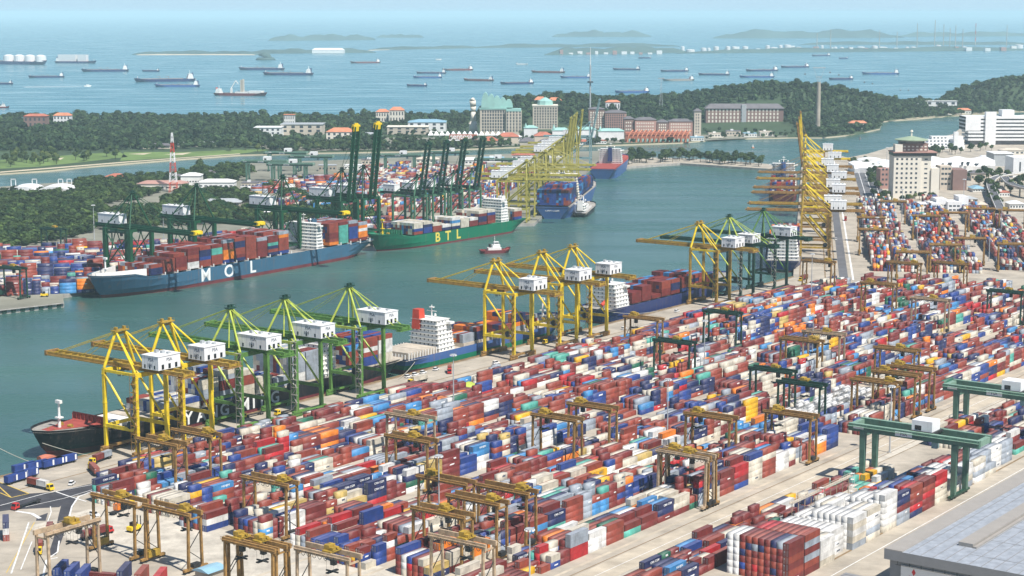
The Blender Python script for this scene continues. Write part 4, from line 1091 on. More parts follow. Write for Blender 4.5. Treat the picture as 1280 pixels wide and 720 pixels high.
# left bank yards
UL = (math.sin(R(74)), math.cos(R(74))); VL = (UL[1], -UL[0])
OL = P(0, 372)
for k in range(9):
    q = k * 27
    fill_block('l%d' % k, OL, UL, (-VL[0], -VL[1]), -60 + 4 * k, 118 if k < 2 else 160, 8 + q, 6, mean=3.4, top=5, run=.7)
OB = LQ[0]
for k in range(4):
    fill_block('m%d' % k, OB, U1, (-V1[0], -V1[1]), 60, 520, 44 + 24 * k, 5, mean=2.9, top=4, run=.6)
OC = P(656, 272)
for k in range(9):
    fill_block('c%d' % k, OC, U2, (-V2[0], -V2[1]), 30, 560, 62 + 26 * k, 6, mean=2.8, top=4)

ON = P(300, 243)
UN = (math.cos(.12), math.sin(.12)); VN = (-UN[1], UN[0])
for k in range(6):
    fill_block('n%d' % k, ON, UN, VN, 0 + 12 * k, 235, 10 + 27 * k, 6, mean=2.4, top=4, run=.6)
ON2 = P(455, 256)
for k in range(5):
    fill_block('o%d' % k, ON2, UN, VN, -20, 150, 10 + 27 * k, 6, mean=2.4, top=4, run=.6)
def visible_score(it):
    x, y = it['p']; z = it['z']
    L = CL[it['size']]
    c = (x + it['ax'][0] * L / 2, y + it['ax'][1] * L / 2)
    px, py = proj(c[0], c[1], z + 1.3)
    it['px'] = (px, py)
    if not (4 < px < 1276 and 20 < py < 716): return 0
    zone, b, r, t = it['zone'], it['bay'], it['row'], it['tier']
    halves = (b // 2 * 2, b // 2 * 2 + 1) if it['size'] == 'long' else (b,)
    topf = sum((zone, h, r, t + 1) not in CELLS for h in halves) / len(halves)
    sidef = sum((zone, h, r + 1, t) not in CELLS for h in halves) / len(halves)
    endf = 1.0 if (zone, halves[0] - 1, r, t) not in CELLS else 0.0
    d2 = c[0] ** 2 + c[1] ** 2
    return (topf * L * 2.4 * .25 + sidef * L * 2.6 * .55 + endf * 2.44 * 2.6 * .8) / d2
ZN = ('b', 't', 'r', 'e', 'outer', 'low')
def is_near(z): return z in ZN or z[0] in 'btre'
near = [it for it in ITEMS if is_near(it['zone'])]
for it in near: it['s'] = visible_score(it)
near.sort(key=lambda i: -i['s'])
INDIV = near[:258]
for it in INDIV: it['ind'] = True

# the rest of each yard as one mesh of boxes
def bulk(items, name, label):
    n = len(items); idx = np.arange(n)
    L = np.array([CL[i['size']] for i in items]); x = np.array([i['p'][0] for i in items]); y = np.array([i['p'][1] for i in items]); z = np.array([i['z'] for i in items])
    ax = np.array([i['ax'] for i in items]); pv = np.stack([ax[:, 1], -ax[:, 0]], 1)
    rg_ = np.random.default_rng(n)
    V = np.zeros((n, 8, 3))
    for k, (a, b, c) in enumerate(((0, -1, 0), (1, -1, 0), (1, 1, 0), (0, 1, 0), (0, -1, 1), (1, -1, 1), (1, 1, 1), (0, 1, 1))):
        V[:, k, 0] = x + ax[:, 0] * a * L + pv[:, 0] * b * 1.22; V[:, k, 1] = y + ax[:, 1] * a * L + pv[:, 1] * b * 1.22; V[:, k, 2] = z + c * CH
    F = np.array([(4, 7, 6, 5), (0, 4, 5, 1), (1, 5, 6, 2), (2, 6, 7, 3), (3, 7, 4, 0)])
    faces = (F[None] + (idx * 8)[:, None, None]).reshape(-1)
    me = bpy.data.meshes.new(name)
    me.vertices.add(n * 8); me.vertices.foreach_set('co', V.reshape(-1))
    me.loops.add(len(faces)); me.loops.foreach_set('vertex_index', faces)
    me.polygons.add(n * 5); me.polygons.foreach_set('loop_start', np.arange(n * 5) * 4)
    for c in CKEYS: me.materials.append(CM(c))
    for c in CKEYS: me.materials.append(CR(c))
    mi = np.repeat([CKEYS.index(i['col']) for i in items], 5)
    mi[::5] += len(CKEYS)
    me.polygons.foreach_set('material_index', mi.astype(np.int32))
    me.update(calc_edges=True); me.validate()
    # pale or dark emblem patches on the long sides
    mk = MB()
    for i, it in enumerate(items):
        if rg_.random() > .2: continue
        a0, b0 = it['ax']; Lq = L[i]; s = rg_.uniform(.5, .72) * Lq; w2 = rg_.uniform(.8, 1.9 if Lq > 7 else 1.2); h0 = rg_.uniform(.9, 1.3); h1 = h0 + rg_.uniform(.3, .8); sk = rg_.uniform(-.3, .5)
        d = 1.245; q = [(s - w2, h0), (s + w2, h0), (s + w2 + sk, h1), (s - w2 + sk, h1)]
        mk.poly([(x[i] + a0 * u + b0 * d, y[i] + b0 * u - a0 * d, z[i] + v) for u, v in q], 1 if it['col'] in ('white', 'cream', 'yellow', 'mustard') else 0)
    bmk = me
    o = bpy.data.objects.new(name, me); COL.objects.link(o)
    k_ = mk.build('emblem_patch', [M['letter_white'], M['letter_dark']], o)
    k_['kind'] = 'stuff'
    return tag(o, label, 'containers', None, 'stuff')
nb_ = [i for i in ITEMS if not i.get('ind') and is_near(i['zone'])]
bulk(nb_, 'stacked_containers', 'thousands of coloured containers stacked across the near yard')
bulk([i for i in ITEMS if i['zone'][0] == 'f'], 'stacked_containers', 'small looking container stacks in the far right yard')
bulk([i for i in ITEMS if i['zone'][0] in 'lmno' and not is_near(i['zone'])], 'stacked_containers', 'blue and red container stacks on the left bank')
bulk([i for i in ITEMS if i['zone'][0] == 'c'], 'stacked_containers', 'distant red and blue container stacks before the hotels')

# ------------------------------------------------------------------ yard gantries
def make_rtg(main='rust_brown', beam='rust_beam', span=23.4, h=21.5, wd=7.0, trolley=0.2, cab='crane_ochre', festoon=True, engine='crane_ochre'):
    t = thing('gantry_crane', 'yard gantry', 'gantry crane')
    a, b = M[main], M[beam]
    for sx in (-1, 1):
        x = sx * span / 2
        for sy in (-1, 1):
            MB().hexa(((x - .5, sy * wd / 2 - .45, 1.8), (x + .5, sy * wd / 2 - .45, 1.8), (x + .5, sy * wd / 2 + .45, 1.8), (x - .5, sy * wd / 2 + .45, 1.8),
                       (x - .45, sy * (wd / 2 - .4) - .4, h), (x + .45, sy * (wd / 2 - .4) - .4, h), (x + .45, sy * (wd / 2 - .4) + .4, h), (x - .45, sy * (wd / 2 - .4) + .4, h))).build('leg', a, t)
        mb = MB(); mb.box(x - .6, x + .6, -wd / 2 - 2.6, wd / 2 + 2.6, .95, 1.8); si = mb.build('sill_beam', a, t)
        for sy in (-1, 1):
            for d in (-1.1, 1.1): MB().tube((x - .4, sy * (wd / 2 + 1) + d, .6), (x + .4, sy * (wd / 2 + 1) + d, .6), .6, n=10).build('wheel', M['tyre'], si)
        MB().beam((x, -wd / 2 + .3, h * .42), (x, wd / 2 - .5, h * .72), .25, .25).build('brace', M['dark_gear'], t)
        MB().beam((x, -wd / 2 + .3, h * .40), (x, wd / 2 - .3, h * .18), .25, .25).build('brace', M['dark_gear'], t)
        MB().box(x - .3, x + .3, -wd / 2 + .5, wd / 2 - .5, h - 1.2, h - .6).build('cross_beam', a, t)
    x = -span / 2
    mb = MB(); mb.box(x - 1.2, x + 1.2, -wd / 2 + .6, wd / 2 - .6, 1.81, 4.2); mb.box(x - 1.0, x + 1.0, -wd / 2 + 1.2, -.4, 4.2, 4.7); mb.build('engine_box', M[engine], t)
    mb = MB(); mb.box(span / 2 - 1, span / 2 + 1.1, -1.8, 1.8, 1.81, 3.4); mb.build('control_cabinet', M['dark_gear'], t)
    for sy in (-1, 1):
        mb = MB(); y = sy * (wd / 2 - .5)
        mb.box(-span / 2 - 1.3, span / 2 + 1.3, y - .45, y + .45, h, h + 1.75)
        mb.box(-span / 2 - 1.3, span / 2 + 1.3, y + sy * .5, y + sy * 1.2, h + 1.0, h + 1.08)
        for k in range(9):
            xx = -span / 2 - 1.2 + k * (span + 2.4) / 8; mb.box(xx - .04, xx + .04, y + sy * 1.15 - .04, y + sy * 1.15 + .04, h + 1.08, h + 2.1)
        mb.box(-span / 2 - 1.3, span / 2 + 1.3, y + sy * 1.12, y + sy * 1.2, h + 2.05, h + 2.13)
        mb.build('girder', b, t)
    if festoon:
        mb = MB(); n = 9
        for k in range(n):
            x0 = -span / 2 + k * span / n; dx = span / n
            mb.path([(x0, -wd / 2 - .75, h + 1.0), (x0 + dx * .25, -wd / 2 - .75, h - .3), (x0 + dx * .5, -wd / 2 - .75, h - .75), (x0 + dx * .75, -wd / 2 - .75, h - .3), (x0 + dx, -wd / 2 - .75, h + 1.0)], .11, 4)
        mb.build('cable_loop', M['dark_gear'], t)
    xt = trolley * span / 2 * .82
    tr = MB().box(xt - 2.0, xt + 2.0, -wd / 2 + .5, wd / 2 - .5, h + 1.76, h + 2.3).build('trolley', M[cab], t)
    mb = MB(); mb.box(xt - 2.2, xt + .2, -1.7, 1.6, h + 2.4, h + 4.0); mb.box(xt + .6, xt + 2.2, -2, -.4, h + 2.4, h + 3.4); mb.tube((xt + .7, .8, h + 3), (xt + 2.2, .8, h + 3), .6, n=8)
    mb.build('hoist_gear', M['crane_ochre'], tr)
    mb = MB(); mb.box(xt + 1.2, xt + 3.0, -wd / 2 + 1.1, -wd / 2 + 2.8, h - 2.6, h - .2); mb.box(xt + 1.6, xt + 2.6, -wd / 2 + 1.5, -wd / 2 + 2.4, h - .2, h + 1.76); mb.build('operator_cab', M['glass_dark'], tr)
    mb = MB(); zs = h - 6
    mb.box(xt - 2.8, xt + 2.8, -.25, .25, zs, zs + .5); mb.box(xt - .6, xt + .6, -2.8, 2.8, zs + .02, zs + .48)
    for a_ in (-1.6, 1.6):
        for b_ in (-1.2, 1.2): mb.tube((xt + a_, b_, zs + .5), (xt + a_, b_, h + 1.76), .05, n=4)
    mb.build('spreader', M['dark_gear'], tr)
    return t
RT = {}
def rtg(px, py, label, kind='brown', axis=1, snap=True, tro=None, dy=0):
    top = P(px, py, 26.2)
    if kind not in RT:
        a = {'brown': {}, 'pale': dict(main='rust_pale', beam='rust_pale'), 'green': dict(main='crane_pine', beam='crane_pine', cab='crane_pine', engine='crane_pine', festoon=False), 'browno': dict(trolley=-.7, festoon=False),
             'brownr': dict(trolley=.8)}[kind]
        RT[kind] = (make_rtg(**a), [])
    proto, used = RT[kind]
    if axis == 1:
        u, v = toUV(top)
        if snap:
            k = min(range(9), key=lambda k: abs(BLOCKS[k] + 1.2 - v)); v = BLOCKS[k] + 1.2
        c = UV(u + 3.5, v + 11.7); rz = AV1
    elif axis == 2:
        d = (top[0] - O2[0], top[1] - O2[1]); u = d[0] * U2[0] + d[1] * U2[1]; v = d[0] * V2[0] + d[1] * V2[1]
        c = UV2(u + 3.5, v + 11.7); rz = AV2
    else: c = top; rz = axis
    place(proto, used, (*c, 3.03), rz, label, 'yard gantry cranes over the container rows'); used.append(1)
GAN = [(176, 547, 'brown', 'brown yard gantry right behind yellow quay crane 101'), (240, 540, 'brownr', 'brown yard gantry behind yellow quay crane 102'),
 (119, 617, 'brown', 'rusty yard gantry at the bottom left road bend, leftmost of a tied row'), (172, 628, 'brownr', 'rusty yard gantry joined right of the one at the road bend'),
 (247, 664, 'browno', 'rusty yard gantry over the pale aisle, left of a yellow trolley pair'), (308, 676, 'brown', 'rusty yard gantry over the pale aisle beside the red container stack'),
 (383, 686, 'pale', 'pale rust yard gantry at the bottom picture border left of centre'), (313, 596, 'brownr', 'brown yard gantry over the white and maroon rows left of centre'),
 (471, 513, 'pale', 'pale yard gantry standing behind a second gantry near the quay lamp mast'), (475, 541, 'brown', 'brown yard gantry in front of the pale one near the quay lamp mast'),
 (512, 591, 'browno', 'big brown gantry at bottom centre, left of a joined pair'), (575, 600, 'brownr', 'big brown gantry at bottom centre, right of a joined pair'),
 (543, 614, 'brownr', 'brown gantry in the middle of the bottom centre cluster'), (488, 627, 'brown', 'brown gantry at the left of the bottom centre cluster behind a lamp mast'),
 (534, 666, 'pale', 'pale gantry lowest of the bottom centre cluster'), (664, 516, 'browno', 'brown gantry above orange containers, left of a staggered pair'),
 (714, 503, 'browno', 'brown gantry above orange containers, right of a staggered pair'), (793, 555, 'browno', 'brown gantry over green and orange boxes right of centre'),
 (832, 511, 'browno', 'brown gantry beside the tall lamp mast right of centre'), (951, 583, 'pale', 'pale brown gantry by the tan road before the white stacks'),
 (1038, 524, 'browno', 'brown gantry left of the sage green rail gantry'), (960, 473, 'green', 'dark green gantry beside the white tank containers'),
 (928, 457, 'green', 'dark green gantry left of the white tank containers'), (833, 425, 'green', 'dark green gantry nearest the apron beside the navy ship'),
 (862, 385, 'green', 'small looking dark green gantry behind the quay crane 109 legs'), (974, 421, 'brownr', 'brown gantry among cream and maroon rows, right half of the yard'),
 (991, 411, 'pale', 'pale gantry behind a brown one in the right half of the yard'), (1080, 431, 'brown', 'brown gantry above white tanks, farther of three'),
 (1081, 461, 'browno', 'brown gantry right above the white tank containers'), (1102, 477, 'brownr', 'brown gantry directly behind the sage green rail gantry'),
 (1205, 467, 'browno', 'brown gantry behind the white house of the right rail gantry'), (770, 393, 'browno', 'ochre gantry on the apron below the navy ship stern'),
 (1022, 326, 'brownr', 'brown gantry on the apron corner right of quay crane 111'), (1092, 325, 'brownr', 'brown gantry at the cross road, farther of two stacked in view'),
 (1090, 353, 'browno', 'brown gantry at the cross road, nearer of two stacked in view'), (1183, 328, 'brownr', 'brown gantry at the right end of the cross road'),
 (1150, 372, 'pale', 'pale gantry just below the cross road on the right'), (1238, 362, 'green', 'dark green gantry at the right picture border')]
for a in GAN: rtg(a[0], a[1], a[3], a[2])
for px, py, kd, lb in ((1102, 251, 'brown', 'farthest brown gantry below the pagoda roofed tower'), (1073, 271, 'browno', 'brown gantry at the near left of the far right yard'),
 (1142, 269, 'brown', 'brown gantry in the far right yard before the low white office'), (1176, 265, 'browno', 'brown gantry right of the low white office in the far right yard'),
 (1212, 260, 'brown', 'brown gantry at the rear of the far right yard, left of its twin'), (1250, 262, 'browno', 'brown gantry at the rear right border of the far right yard'),
 (1195, 297, 'brown', 'brown gantry mid far right yard over red and blue rows'), (1122, 314, 'browno', 'ochre gantry crossing the near rows of the far right yard'),
 (1164, 305, 'brown', 'brown gantry over a blue column in the far right yard'), (1249, 304, 'browno', 'brown gantry near the right border over teal boxes'),
 (1075, 286, 'brown', 'brown gantry over white boxes in the far right yard')):
    rtg(px, py, lb, kd, axis=2)
rtg(84, 655, 'rusty gantry seen end-on beside the bottom left road', 'pale', axis=AU1, snap=False)

# sage green rail gantries
def make_rmg(span=43, h=24, wd=13, sign=True):
    t = thing('rail_gantry', 'sage', 'gantry crane')
    g, gl = M['crane_sage'], M['crane_sage_sunlit']
    for sx in (-1, 1):
        x = sx * span / 2
        for sy in (-1, 1):
            MB().hexa(((x - 1, sy * wd / 2 - 1, 1.9), (x + 1, sy * wd / 2 - 1, 1.9), (x + 1, sy * wd / 2 + 1, 1.9), (x - 1, sy * wd / 2 + 1, 1.9),
                       (x - 1.3, sy * wd / 2 - 1.1, h), (x + 1.3, sy * wd / 2 - 1.1, h), (x + 1.3, sy * wd / 2 + 1.1, h), (x - 1.3, sy * wd / 2 + 1.1, h))).build('leg', g, t)
            mb = MB()
            for d in (-1.5, 1.5): mb.tube((x - .5, sy * wd / 2 + d, .6), (x + .5, sy * wd / 2 + d, .6), .58, n=10)
            mb.build('wheel_set', M['dark_gear'], t)
        MB().box(x - .8, x + .8, -wd / 2 - 4, wd / 2 + 4, 1.0, 1.9).build('sill_beam', M['crane_pine'], t)
        MB().box(x - .7, x + .7, -wd / 2 + 1.12, wd / 2 - 1.12, h - 2.2, h - .4).build('cross_beam', g, t)
    for sy in (-1, 1):
        mb = MB(); y = sy * (wd / 2 - .2)
        mb.box(-span / 2 - 7, span / 2 + 11, y - 1.0, y + 1.0, h, h + 3.4, 0, 1)  # girder top takes the paler sage, painted as if sunlit
        mb.box(-span / 2 - 7, span / 2 + 11, y + sy * 1.02, y + sy * 2.0, h + 2.2, h + 2.3, 1)
        for k in range(21):
            xx = -span / 2 - 6.8 + k * (span + 17.6) / 20; mb.box(xx - .05, xx + .05, y + sy * 1.95 - .05, y + sy * 1.95 + .05, h + 2.3, h + 3.5, 1)
        mb.box(-span / 2 - 7, span / 2 + 11, y + sy * 1.92, y + sy * 2.0, h + 3.42, h + 3.5, 1)
        gi = mb.build('girder', [g, gl], t)
        if sy < 0:
            mb = MB(); mb.box(-6, 2, y - 1.06, y - 1.005, h + .6, h + 2.6); s = mb.build('sign_panel', M['white_paint'], gi)
            text('PSA', 2.0, M['letter_dark'], s, (-2, y - 1.08, h + 1.6), (1, 0, 0), ext=.02)
            MB().box(-26, -21, y - 1.06, y - 1.005, h + 1.2, h + 2.4).build('sign_panel', M['white_paint'], gi)
    for sx in (-1, 1):
        xe = span / 2 + 10 if sx > 0 else -span / 2 - 6
        MB().box(xe - 1, xe + 1, -wd / 2 + .82, wd / 2 - .82, h + .4, h + 3).build('end_beam', gl, t)
    xt = 6
    tr = MB().box(xt - 6, xt + 5, -wd / 2 + .9, wd / 2 - .9, h + 2.6, h + 3.6).build('trolley', M['dark_gear'], t)
    ho = MB().box(xt - 5.5, xt + 4, -4.6, 4.0, h + 3.6, h + 8.2).build('machinery_house', M['white_paint'], tr)
    mb = MB(); mb.box(xt - 4, xt - 1, -4.66, -4.605, h + 3.9, h + 6); mb.build('door', M['glass_dark'], ho)
    mb = MB(); mb.box(xt + 4.5, xt + 7, -wd / 2 + .5, -wd / 2 + 3, h - 3, h - .2); mb.box(xt + 5, xt + 6.2, -wd / 2 + 1, -wd / 2 + 2.4, h - .2, h + 2.6); mb.build('operator_cab', M['crane_bluegrey'], tr)
    return t
rm = make_rmg(); used = []
for (u, v), lb in (((176, 344), 'sage green rail gantry with white house beside the grey roof'), ((282, 344), 'sage green rail gantry behind its twin at the right border'),
                   ((392, 350), 'farthest sage green rail gantry, half out of the right border')):
    place(rm, used, (*UV(u, v), 3.03), AV1, lb, 'sage green rail gantries'); used.append(1)
# pale access racks between the white stacks
def make_rack():
    t = thing('access_rack', 'rack', 'rack'); w = M['rust_pale']
    L = 27
    mb = MB()
    for k in range(6): mb.box(-.7, .7, L - .9, L + .9, k * 2.6 + 2.4, k * 2.6 + 2.52)
    for a in (-.7, .62):
        for b in (L - .9, L + .82): mb.box(a, a + .1, b, b + .1, 0, 16)
    for k in range(5): mb.beam((-.66, L - .86, k * 2.6 + 2.5), (-.66, L + .86, k * 2.6 + 5.1), .1, .1)
    mb.build('stair_tower', M['hull_white'], t)
    mb = MB(); mb.box(-.8, .8, 0, L - .95, 14.6, 14.8); mb.box(-.8, -.7, 0, L - .95, 15.6, 15.75); mb.box(.7, .8, 0, L - .95, 15.6, 15.75); mb.box(-.75, -.7, 0, L - .95, 14.8, 15.1); mb.box(.7, .75, 0, L - .95, 14.8, 15.1)
    for k in range(14): mb.box(-.8, -.7, k * 2, k * 2 + .1, 14.8, 15.6); mb.box(.7, .8, k * 2, k * 2 + .1, 14.8, 15.6)
    mb.build('walkway', M['hatch_beige'], t)
    for k in range(5): MB().box(-.12, .12, 1 + k * 5.6, 1.24 + k * 5.6, 0, 14.6).build('post', w, t)
    return t
rk = make_rack(); used = []
for u, lb in ((73.6, 'pale access rack between the white stacks, nearer the brown stack'), (102.6, 'pale access rack between the white stacks, farther from the brown stack')):
    place(rk, used, (*UV(u, 336.5), 3.02), AU1 - math.pi / 2 * 1, lb, 'access racks among the white containers'); used.append(1)

# individual containers with their own labels
LAND = [(P(176, 600), 'near the gantries of quay crane 101'), (P(150, 690), 'by the gantry at the bottom left road bend'), (P(330, 715), 'behind the pale aisle gantry pair'), (P(420, 720), 'by the pale gantry at the bottom border'),
        (P(345, 660), 'by the brown gantry left of centre'), (P(500, 575), 'by the gantries at the quay lamp mast'), (P(580, 665), 'behind the bottom centre gantry cluster'), (P(520, 690), 'left of the bottom centre gantry cluster'),
        (P(700, 585), 'by the staggered gantry pair'), (P(830, 625), 'by the gantry right of centre'), (P(662, 715), 'by the lamp mast at the bottom border'), (P(985, 650), 'by the pale gantry on the tan road'),
        (P(1065, 590), 'by the gantry left of the sage one'), (P(760, 700), 'at the near side of the tan road'), (UV(28, 350), 'in the big brown stack'), (UV(70, 350), 'by the first pale access rack'),
        (UV(105, 350), 'by the second pale access rack'), (UV(140, 350), 'between the racks and the sage gantry'), (UV(215, 345), 'under the nearer sage gantry'), (UV(30, 322), 'left of the big brown stack'),
        (UV(150, 322), 'in the low row along the tan road'), (P(900, 620), 'left of the pale tan road gantry'), (P(620, 620), 'above the bottom centre gantries')]
TIER = {0: 'on the ground', 1: 'second tier', 2: 'third tier', 3: 'fourth tier', 4: 'fifth tier', 5: 'sixth tier'}
def nb(it, dr, dt, db=0):
    return CELLS.get((it['zone'], it['bay'] + db, it['row'] + dr, it['tier'] + dt))
def label_options(it):
    """from plain to specific; 16 words at most"""
    c = it['p']; n2 = sorted(LAND, key=lambda q: (q[0][0] - c[0]) ** 2 + (q[0][1] - c[1]) ** 2)
    sz = '' if it['size'] == 'long' else 'short '
    below = nb(it, 0, -1); above = nb(it, 0, 1); rt = nb(it, 1, 0); lf = nb(it, -1, 0); fr = nb(it, 0, 0, -1 if it['size'] == 'short' else -1); bk = nb(it, 0, 0, 2)
    topm = '' if above else 'top '
    base = '%s%s%s container' % (topm, sz, it['col'])
    loc = n2[0][1]
    o = []
    ctx = []
    if below: ctx.append('on a %s one' % below['col'])
    else: ctx.append('on the ground')
    if above: ctx.append('under a %s one' % above['col'])
    side = []
    if rt: side.append('%s right' % rt['col'])
    if lf: side.append('%s left' % lf['col'])
    if not rt: side.append('open right side')
    if fr: side.append('%s in front' % fr['col'])
    if bk: side.append('%s behind' % bk['col'])
    if below:
        b2 = nb(it, 0, -2)
        if b2: side.append('%s two below' % b2['col'])
    o.append('%s %s' % (base, loc))
    for x in ctx: o.append('%s %s %s' % (base, x, loc))
    for x in ctx:
        for s in side: o.append('%s %s, %s, %s' % (base, x, s, loc))
    import itertools as itl
    for a, b in itl.combinations(side, 2): o.append('%s %s, %s, %s, %s' % (base, ctx[0], a, b, loc))
    for x in ctx:
        for s in side: o.append('%s %s, %s, %s' % (base, x, s, n2[1][1]))
    return [' '.join(q.split()) for q in o if len(q.split()) <= 16]
opts = {id(it): label_options(it) for it in INDIV}
from collections import Counter
cnt = Counter(q for it in INDIV for q in set(opts[id(it)]))
taken = Counter()
for it in INDIV:
    it['label'] = next((q for q in opts[id(it)] if cnt[q] == 1), None)
left = [it for it in INDIV if not it['label']]
for it in left:
    same = [j for j in INDIV if j['label'] and False]
    base = max([q for q in opts[id(it)] if len(q.split()) <= 13] or opts[id(it)][:1], key=lambda q: (-cnt[q], len(q)))
    it['base'] = base
byb = {}
for it in left: byb.setdefault(it['base'], []).append(it)
for base, g in byb.items():
    g.sort(key=lambda i: i['px'][0])
    if len(g) == 1: g[0]['label'] = base
    elif len(g) == 2:
        g[0]['label'] = 'left of two: ' + base; g[1]['label'] = 'right of two: ' + base
    else:
        for k, it in enumerate(g): it['label'] = ('leftmost: ' if k == 0 else 'rightmost: ' if k == len(g) - 1 else 'middle: ') + base
for it in INDIV:
    container_thing(it['col'], it['size'], (*it['p'], it['z']), ang(it['ax']), it['label'], 'containers stacked in the near yard', logo=True)
# ------------------------------------------------------------------ white tank containers
def make_tank():
    t = thing('tank_container', 'white tank container', 'tank container')
    mb = MB(); mb.tube((.5, 0, 1.3), (5.5, 0, 1.3), 1.1, n=14); mb.tube((.25, 0, 1.3), (.5, 0, 1.3), .6, 1.1, 14); mb.tube((5.5, 0, 1.3), (5.75, 0, 1.3), 1.1, .6, 14)
    mb.build('tank', M['tank_white'], t, smooth=False)
    mb = MB()
    for x in (0, 5.95):
        for y in (-1.2, 1.1): mb.box(x, x + .1, y, y + .1, 0, 2.55)
        mb.box(x, x + .1, -1.1, 1.1, 0, .1); mb.box(x, x + .1, -1.1, 1.1, 2.45, 2.55)
    for y in (-1.2, 1.1): mb.box(.1, 5.95, y, y + .1, 0, .1); mb.box(.1, 5.95, y, y + .1, 2.45, 2.55)
    mb.build('frame', M['lamp_grey'], t)
    return t
tk = make_tank(); used = []
tr_ = random.Random(3)
for k in range(14):
    for r in range(6):
        if tr_.random() < .12: continue
        for z in range(1 + (tr_.random() < .55)):
            place(tk, used, (*UV(246 + k * 7.0, 229.5 + 3.2 * r), 3.0 + z * 2.6), AU1, 'white cylindrical tank container in the tank rows beside the dark green gantry', 'white tank containers in rows'); used.append(1)

# ------------------------------------------------------------------ trucks
def make_truck(cab, kind='truck'):
    t = thing('truck', 'truck', 'truck')
    mb = MB(); mb.hexa(((6.6, -1.2, .9), (9.0, -1.2, .9), (9.0, 1.2, .9), (6.6, 1.2, .9), (6.7, -1.15, 3.0), (8.6, -1.15, 3.0), (8.6, 1.15, 3.0), (6.7, 1.15, 3.0))); mb.box(8.9, 9.3, -1.2, 1.2, .5, 1.5)
    c = mb.build('cab', M[cab], t)
    mb = MB(); mb.quad((8.99, -1.0, 1.75), (8.99, 1.0, 1.75), (8.68, 1.0, 2.8), (8.68, -1.0, 2.8)); mb.build('windscreen', M['glass_dark'], c)
    mb = MB()
    for sg in (-1, 1): mb.box(7.1, 8.3, sg * 1.2 - .02, sg * 1.2 + .02, 1.8, 2.7)
    mb.build('side_window', M['glass_dark'], c)
    mb = MB(); mb.box(-6.3, 6.4, -.9, .9, 1.0, 1.3); mb.box(5.0, 8.9, -.5, .5, .6, .95); mb.box(-6.3, -6.0, -1.2, 1.2, .9, 1.45); mb.box(5.2, 5.5, -1.2, 1.2, .9, 1.45)
    mb.build('trailer_chassis', M['dark_gear'], t)
    for x in (-5.2, -3.9, 5.6, 8.2):
        for sg in (-1, 1): MB().tube((x, sg * 1.2, .5), (x, sg * .8, .5), .5, n=10).build('wheel', M['tyre'], t)
    return t
TR = {}
def truck(px, py, ahead, cab, label, loads=(), name=None):
    """ahead: second pixel point the cab looks to"""
    if cab not in TR: TR[cab] = (make_truck(cab), [])
    p, used = TR[cab]; a = V_(P(px, py)); d = (V_(P(*ahead)) - a).normalized(); rz = ang(d)
    place(p, used, (*a, 3.06), rz, label, 'container trucks'); used.append(1)
    for (col, size, off, lb) in loads:
        c = a + d * off
        container_thing(col, size, (c.x, c.y, 3.06 + 1.47), rz, lb, 'containers riding on trucks')
truck(48, 610, (66, 614), 'safety_yellow', 'yellow cab truck at the bottom left junction carrying two short boxes', [('brick-red', 'short', -6.2, 'short brick-red container riding on the junction truck'), ('white', 'short', .1, 'short white container riding on the junction truck')])
truck(50, 686, (46, 706), 'safety_yellow', 'yellow cab truck driving down the bottom left lane', [('brick-red', 'short', 0, 'short brick-red container on the truck in the bottom left lane')])
truck(63, 664, (60, 678), 'tractor_red', 'red cab truck waiting beside the bottom left road', [('maroon', 'short', 0, 'short maroon container on the red cab truck')])
truck(36, 632, (12, 640), 'tractor_red', 'red cab truck with an empty black trailer crossing the left junction')
truck(118, 592, (107, 580), 'safety_yellow', 'truck turning on the apron with a brick-red box behind the bow', [('brick-red', 'long', -6.1, 'long brick-red container on the truck turning on the apron')])
truck(128, 576, (112, 582), 'safety_yellow', 'truck under yellow quay crane 101 with two short boxes', [('grey', 'short', -6.2, 'short grey container on the truck by the ship bow'), ('maroon', 'short', .1, 'short maroon container on the truck by the ship bow')])
truck(524, 478, (512, 481), 'safety_yellow', 'yellow cab truck with a cream box on the apron by the blue stern', [('cream', 'long', -6.1, 'long cream container on the apron truck by the blue ship stern')])
truck(280, 547, (268, 550), 'safety_yellow', 'yellow cab truck with a blue box under quay crane 103', [('blue', 'long', -6.1, 'long blue container on the truck under quay crane 103')])
truck(318, 520, (306, 523), 'safety_yellow', 'yellow cab truck with empty trailer near the ship letters')
truck(360, 516, (348, 519), 'safety_yellow', 'yellow cab truck with empty trailer under quay crane 104')
truck(562, 464, (562, 476), 'tractor_red', 'red cab truck facing the yard near the tall quay lamp mast', [('brick-red', 'short', 0, 'short brick-red container on the truck near the quay lamp mast')])
truck(570, 487, (558, 490), 'tractor_red', 'red cab truck parked beside the small yellow roofed office', [('maroon', 'long', -6.1, 'long maroon container on the truck beside the yellow roofed office')])
truck(690, 428, (678, 431), 'safety_yellow', 'truck with a blue box between yellow quay cranes 106 and 107', [('blue', 'short', -3, 'short blue container on the truck between quay cranes 106 and 107')])
truck(150, 640, (165, 634), 'safety_yellow', 'yellow cab truck behind the bottom left gantry with an orange box', [('orange', 'short', -3, 'short orange container on the truck behind the bottom left gantry')])
truck(118, 672, (135, 667), 'tractor_red', 'truck with a long maroon box behind the end-on gantry', [('maroon', 'long', -6.1, 'long maroon container on the truck behind the end-on gantry')])
truck(95, 353, (108, 350), 'safety_yellow', 'small looking truck with a grey box on the left bank apron', [('grey', 'long', -6.1, 'long grey container on the left bank apron truck')])
truck(905, 388, (893, 391), 'safety_yellow', 'truck with flat trailer beside quay crane 109')
truck(1005, 350, (997, 353), 'safety_yellow', 'truck at the quay corner below quay crane 111', [('maroon', 'long', -6.1, 'long maroon container on the truck at the quay corner')])
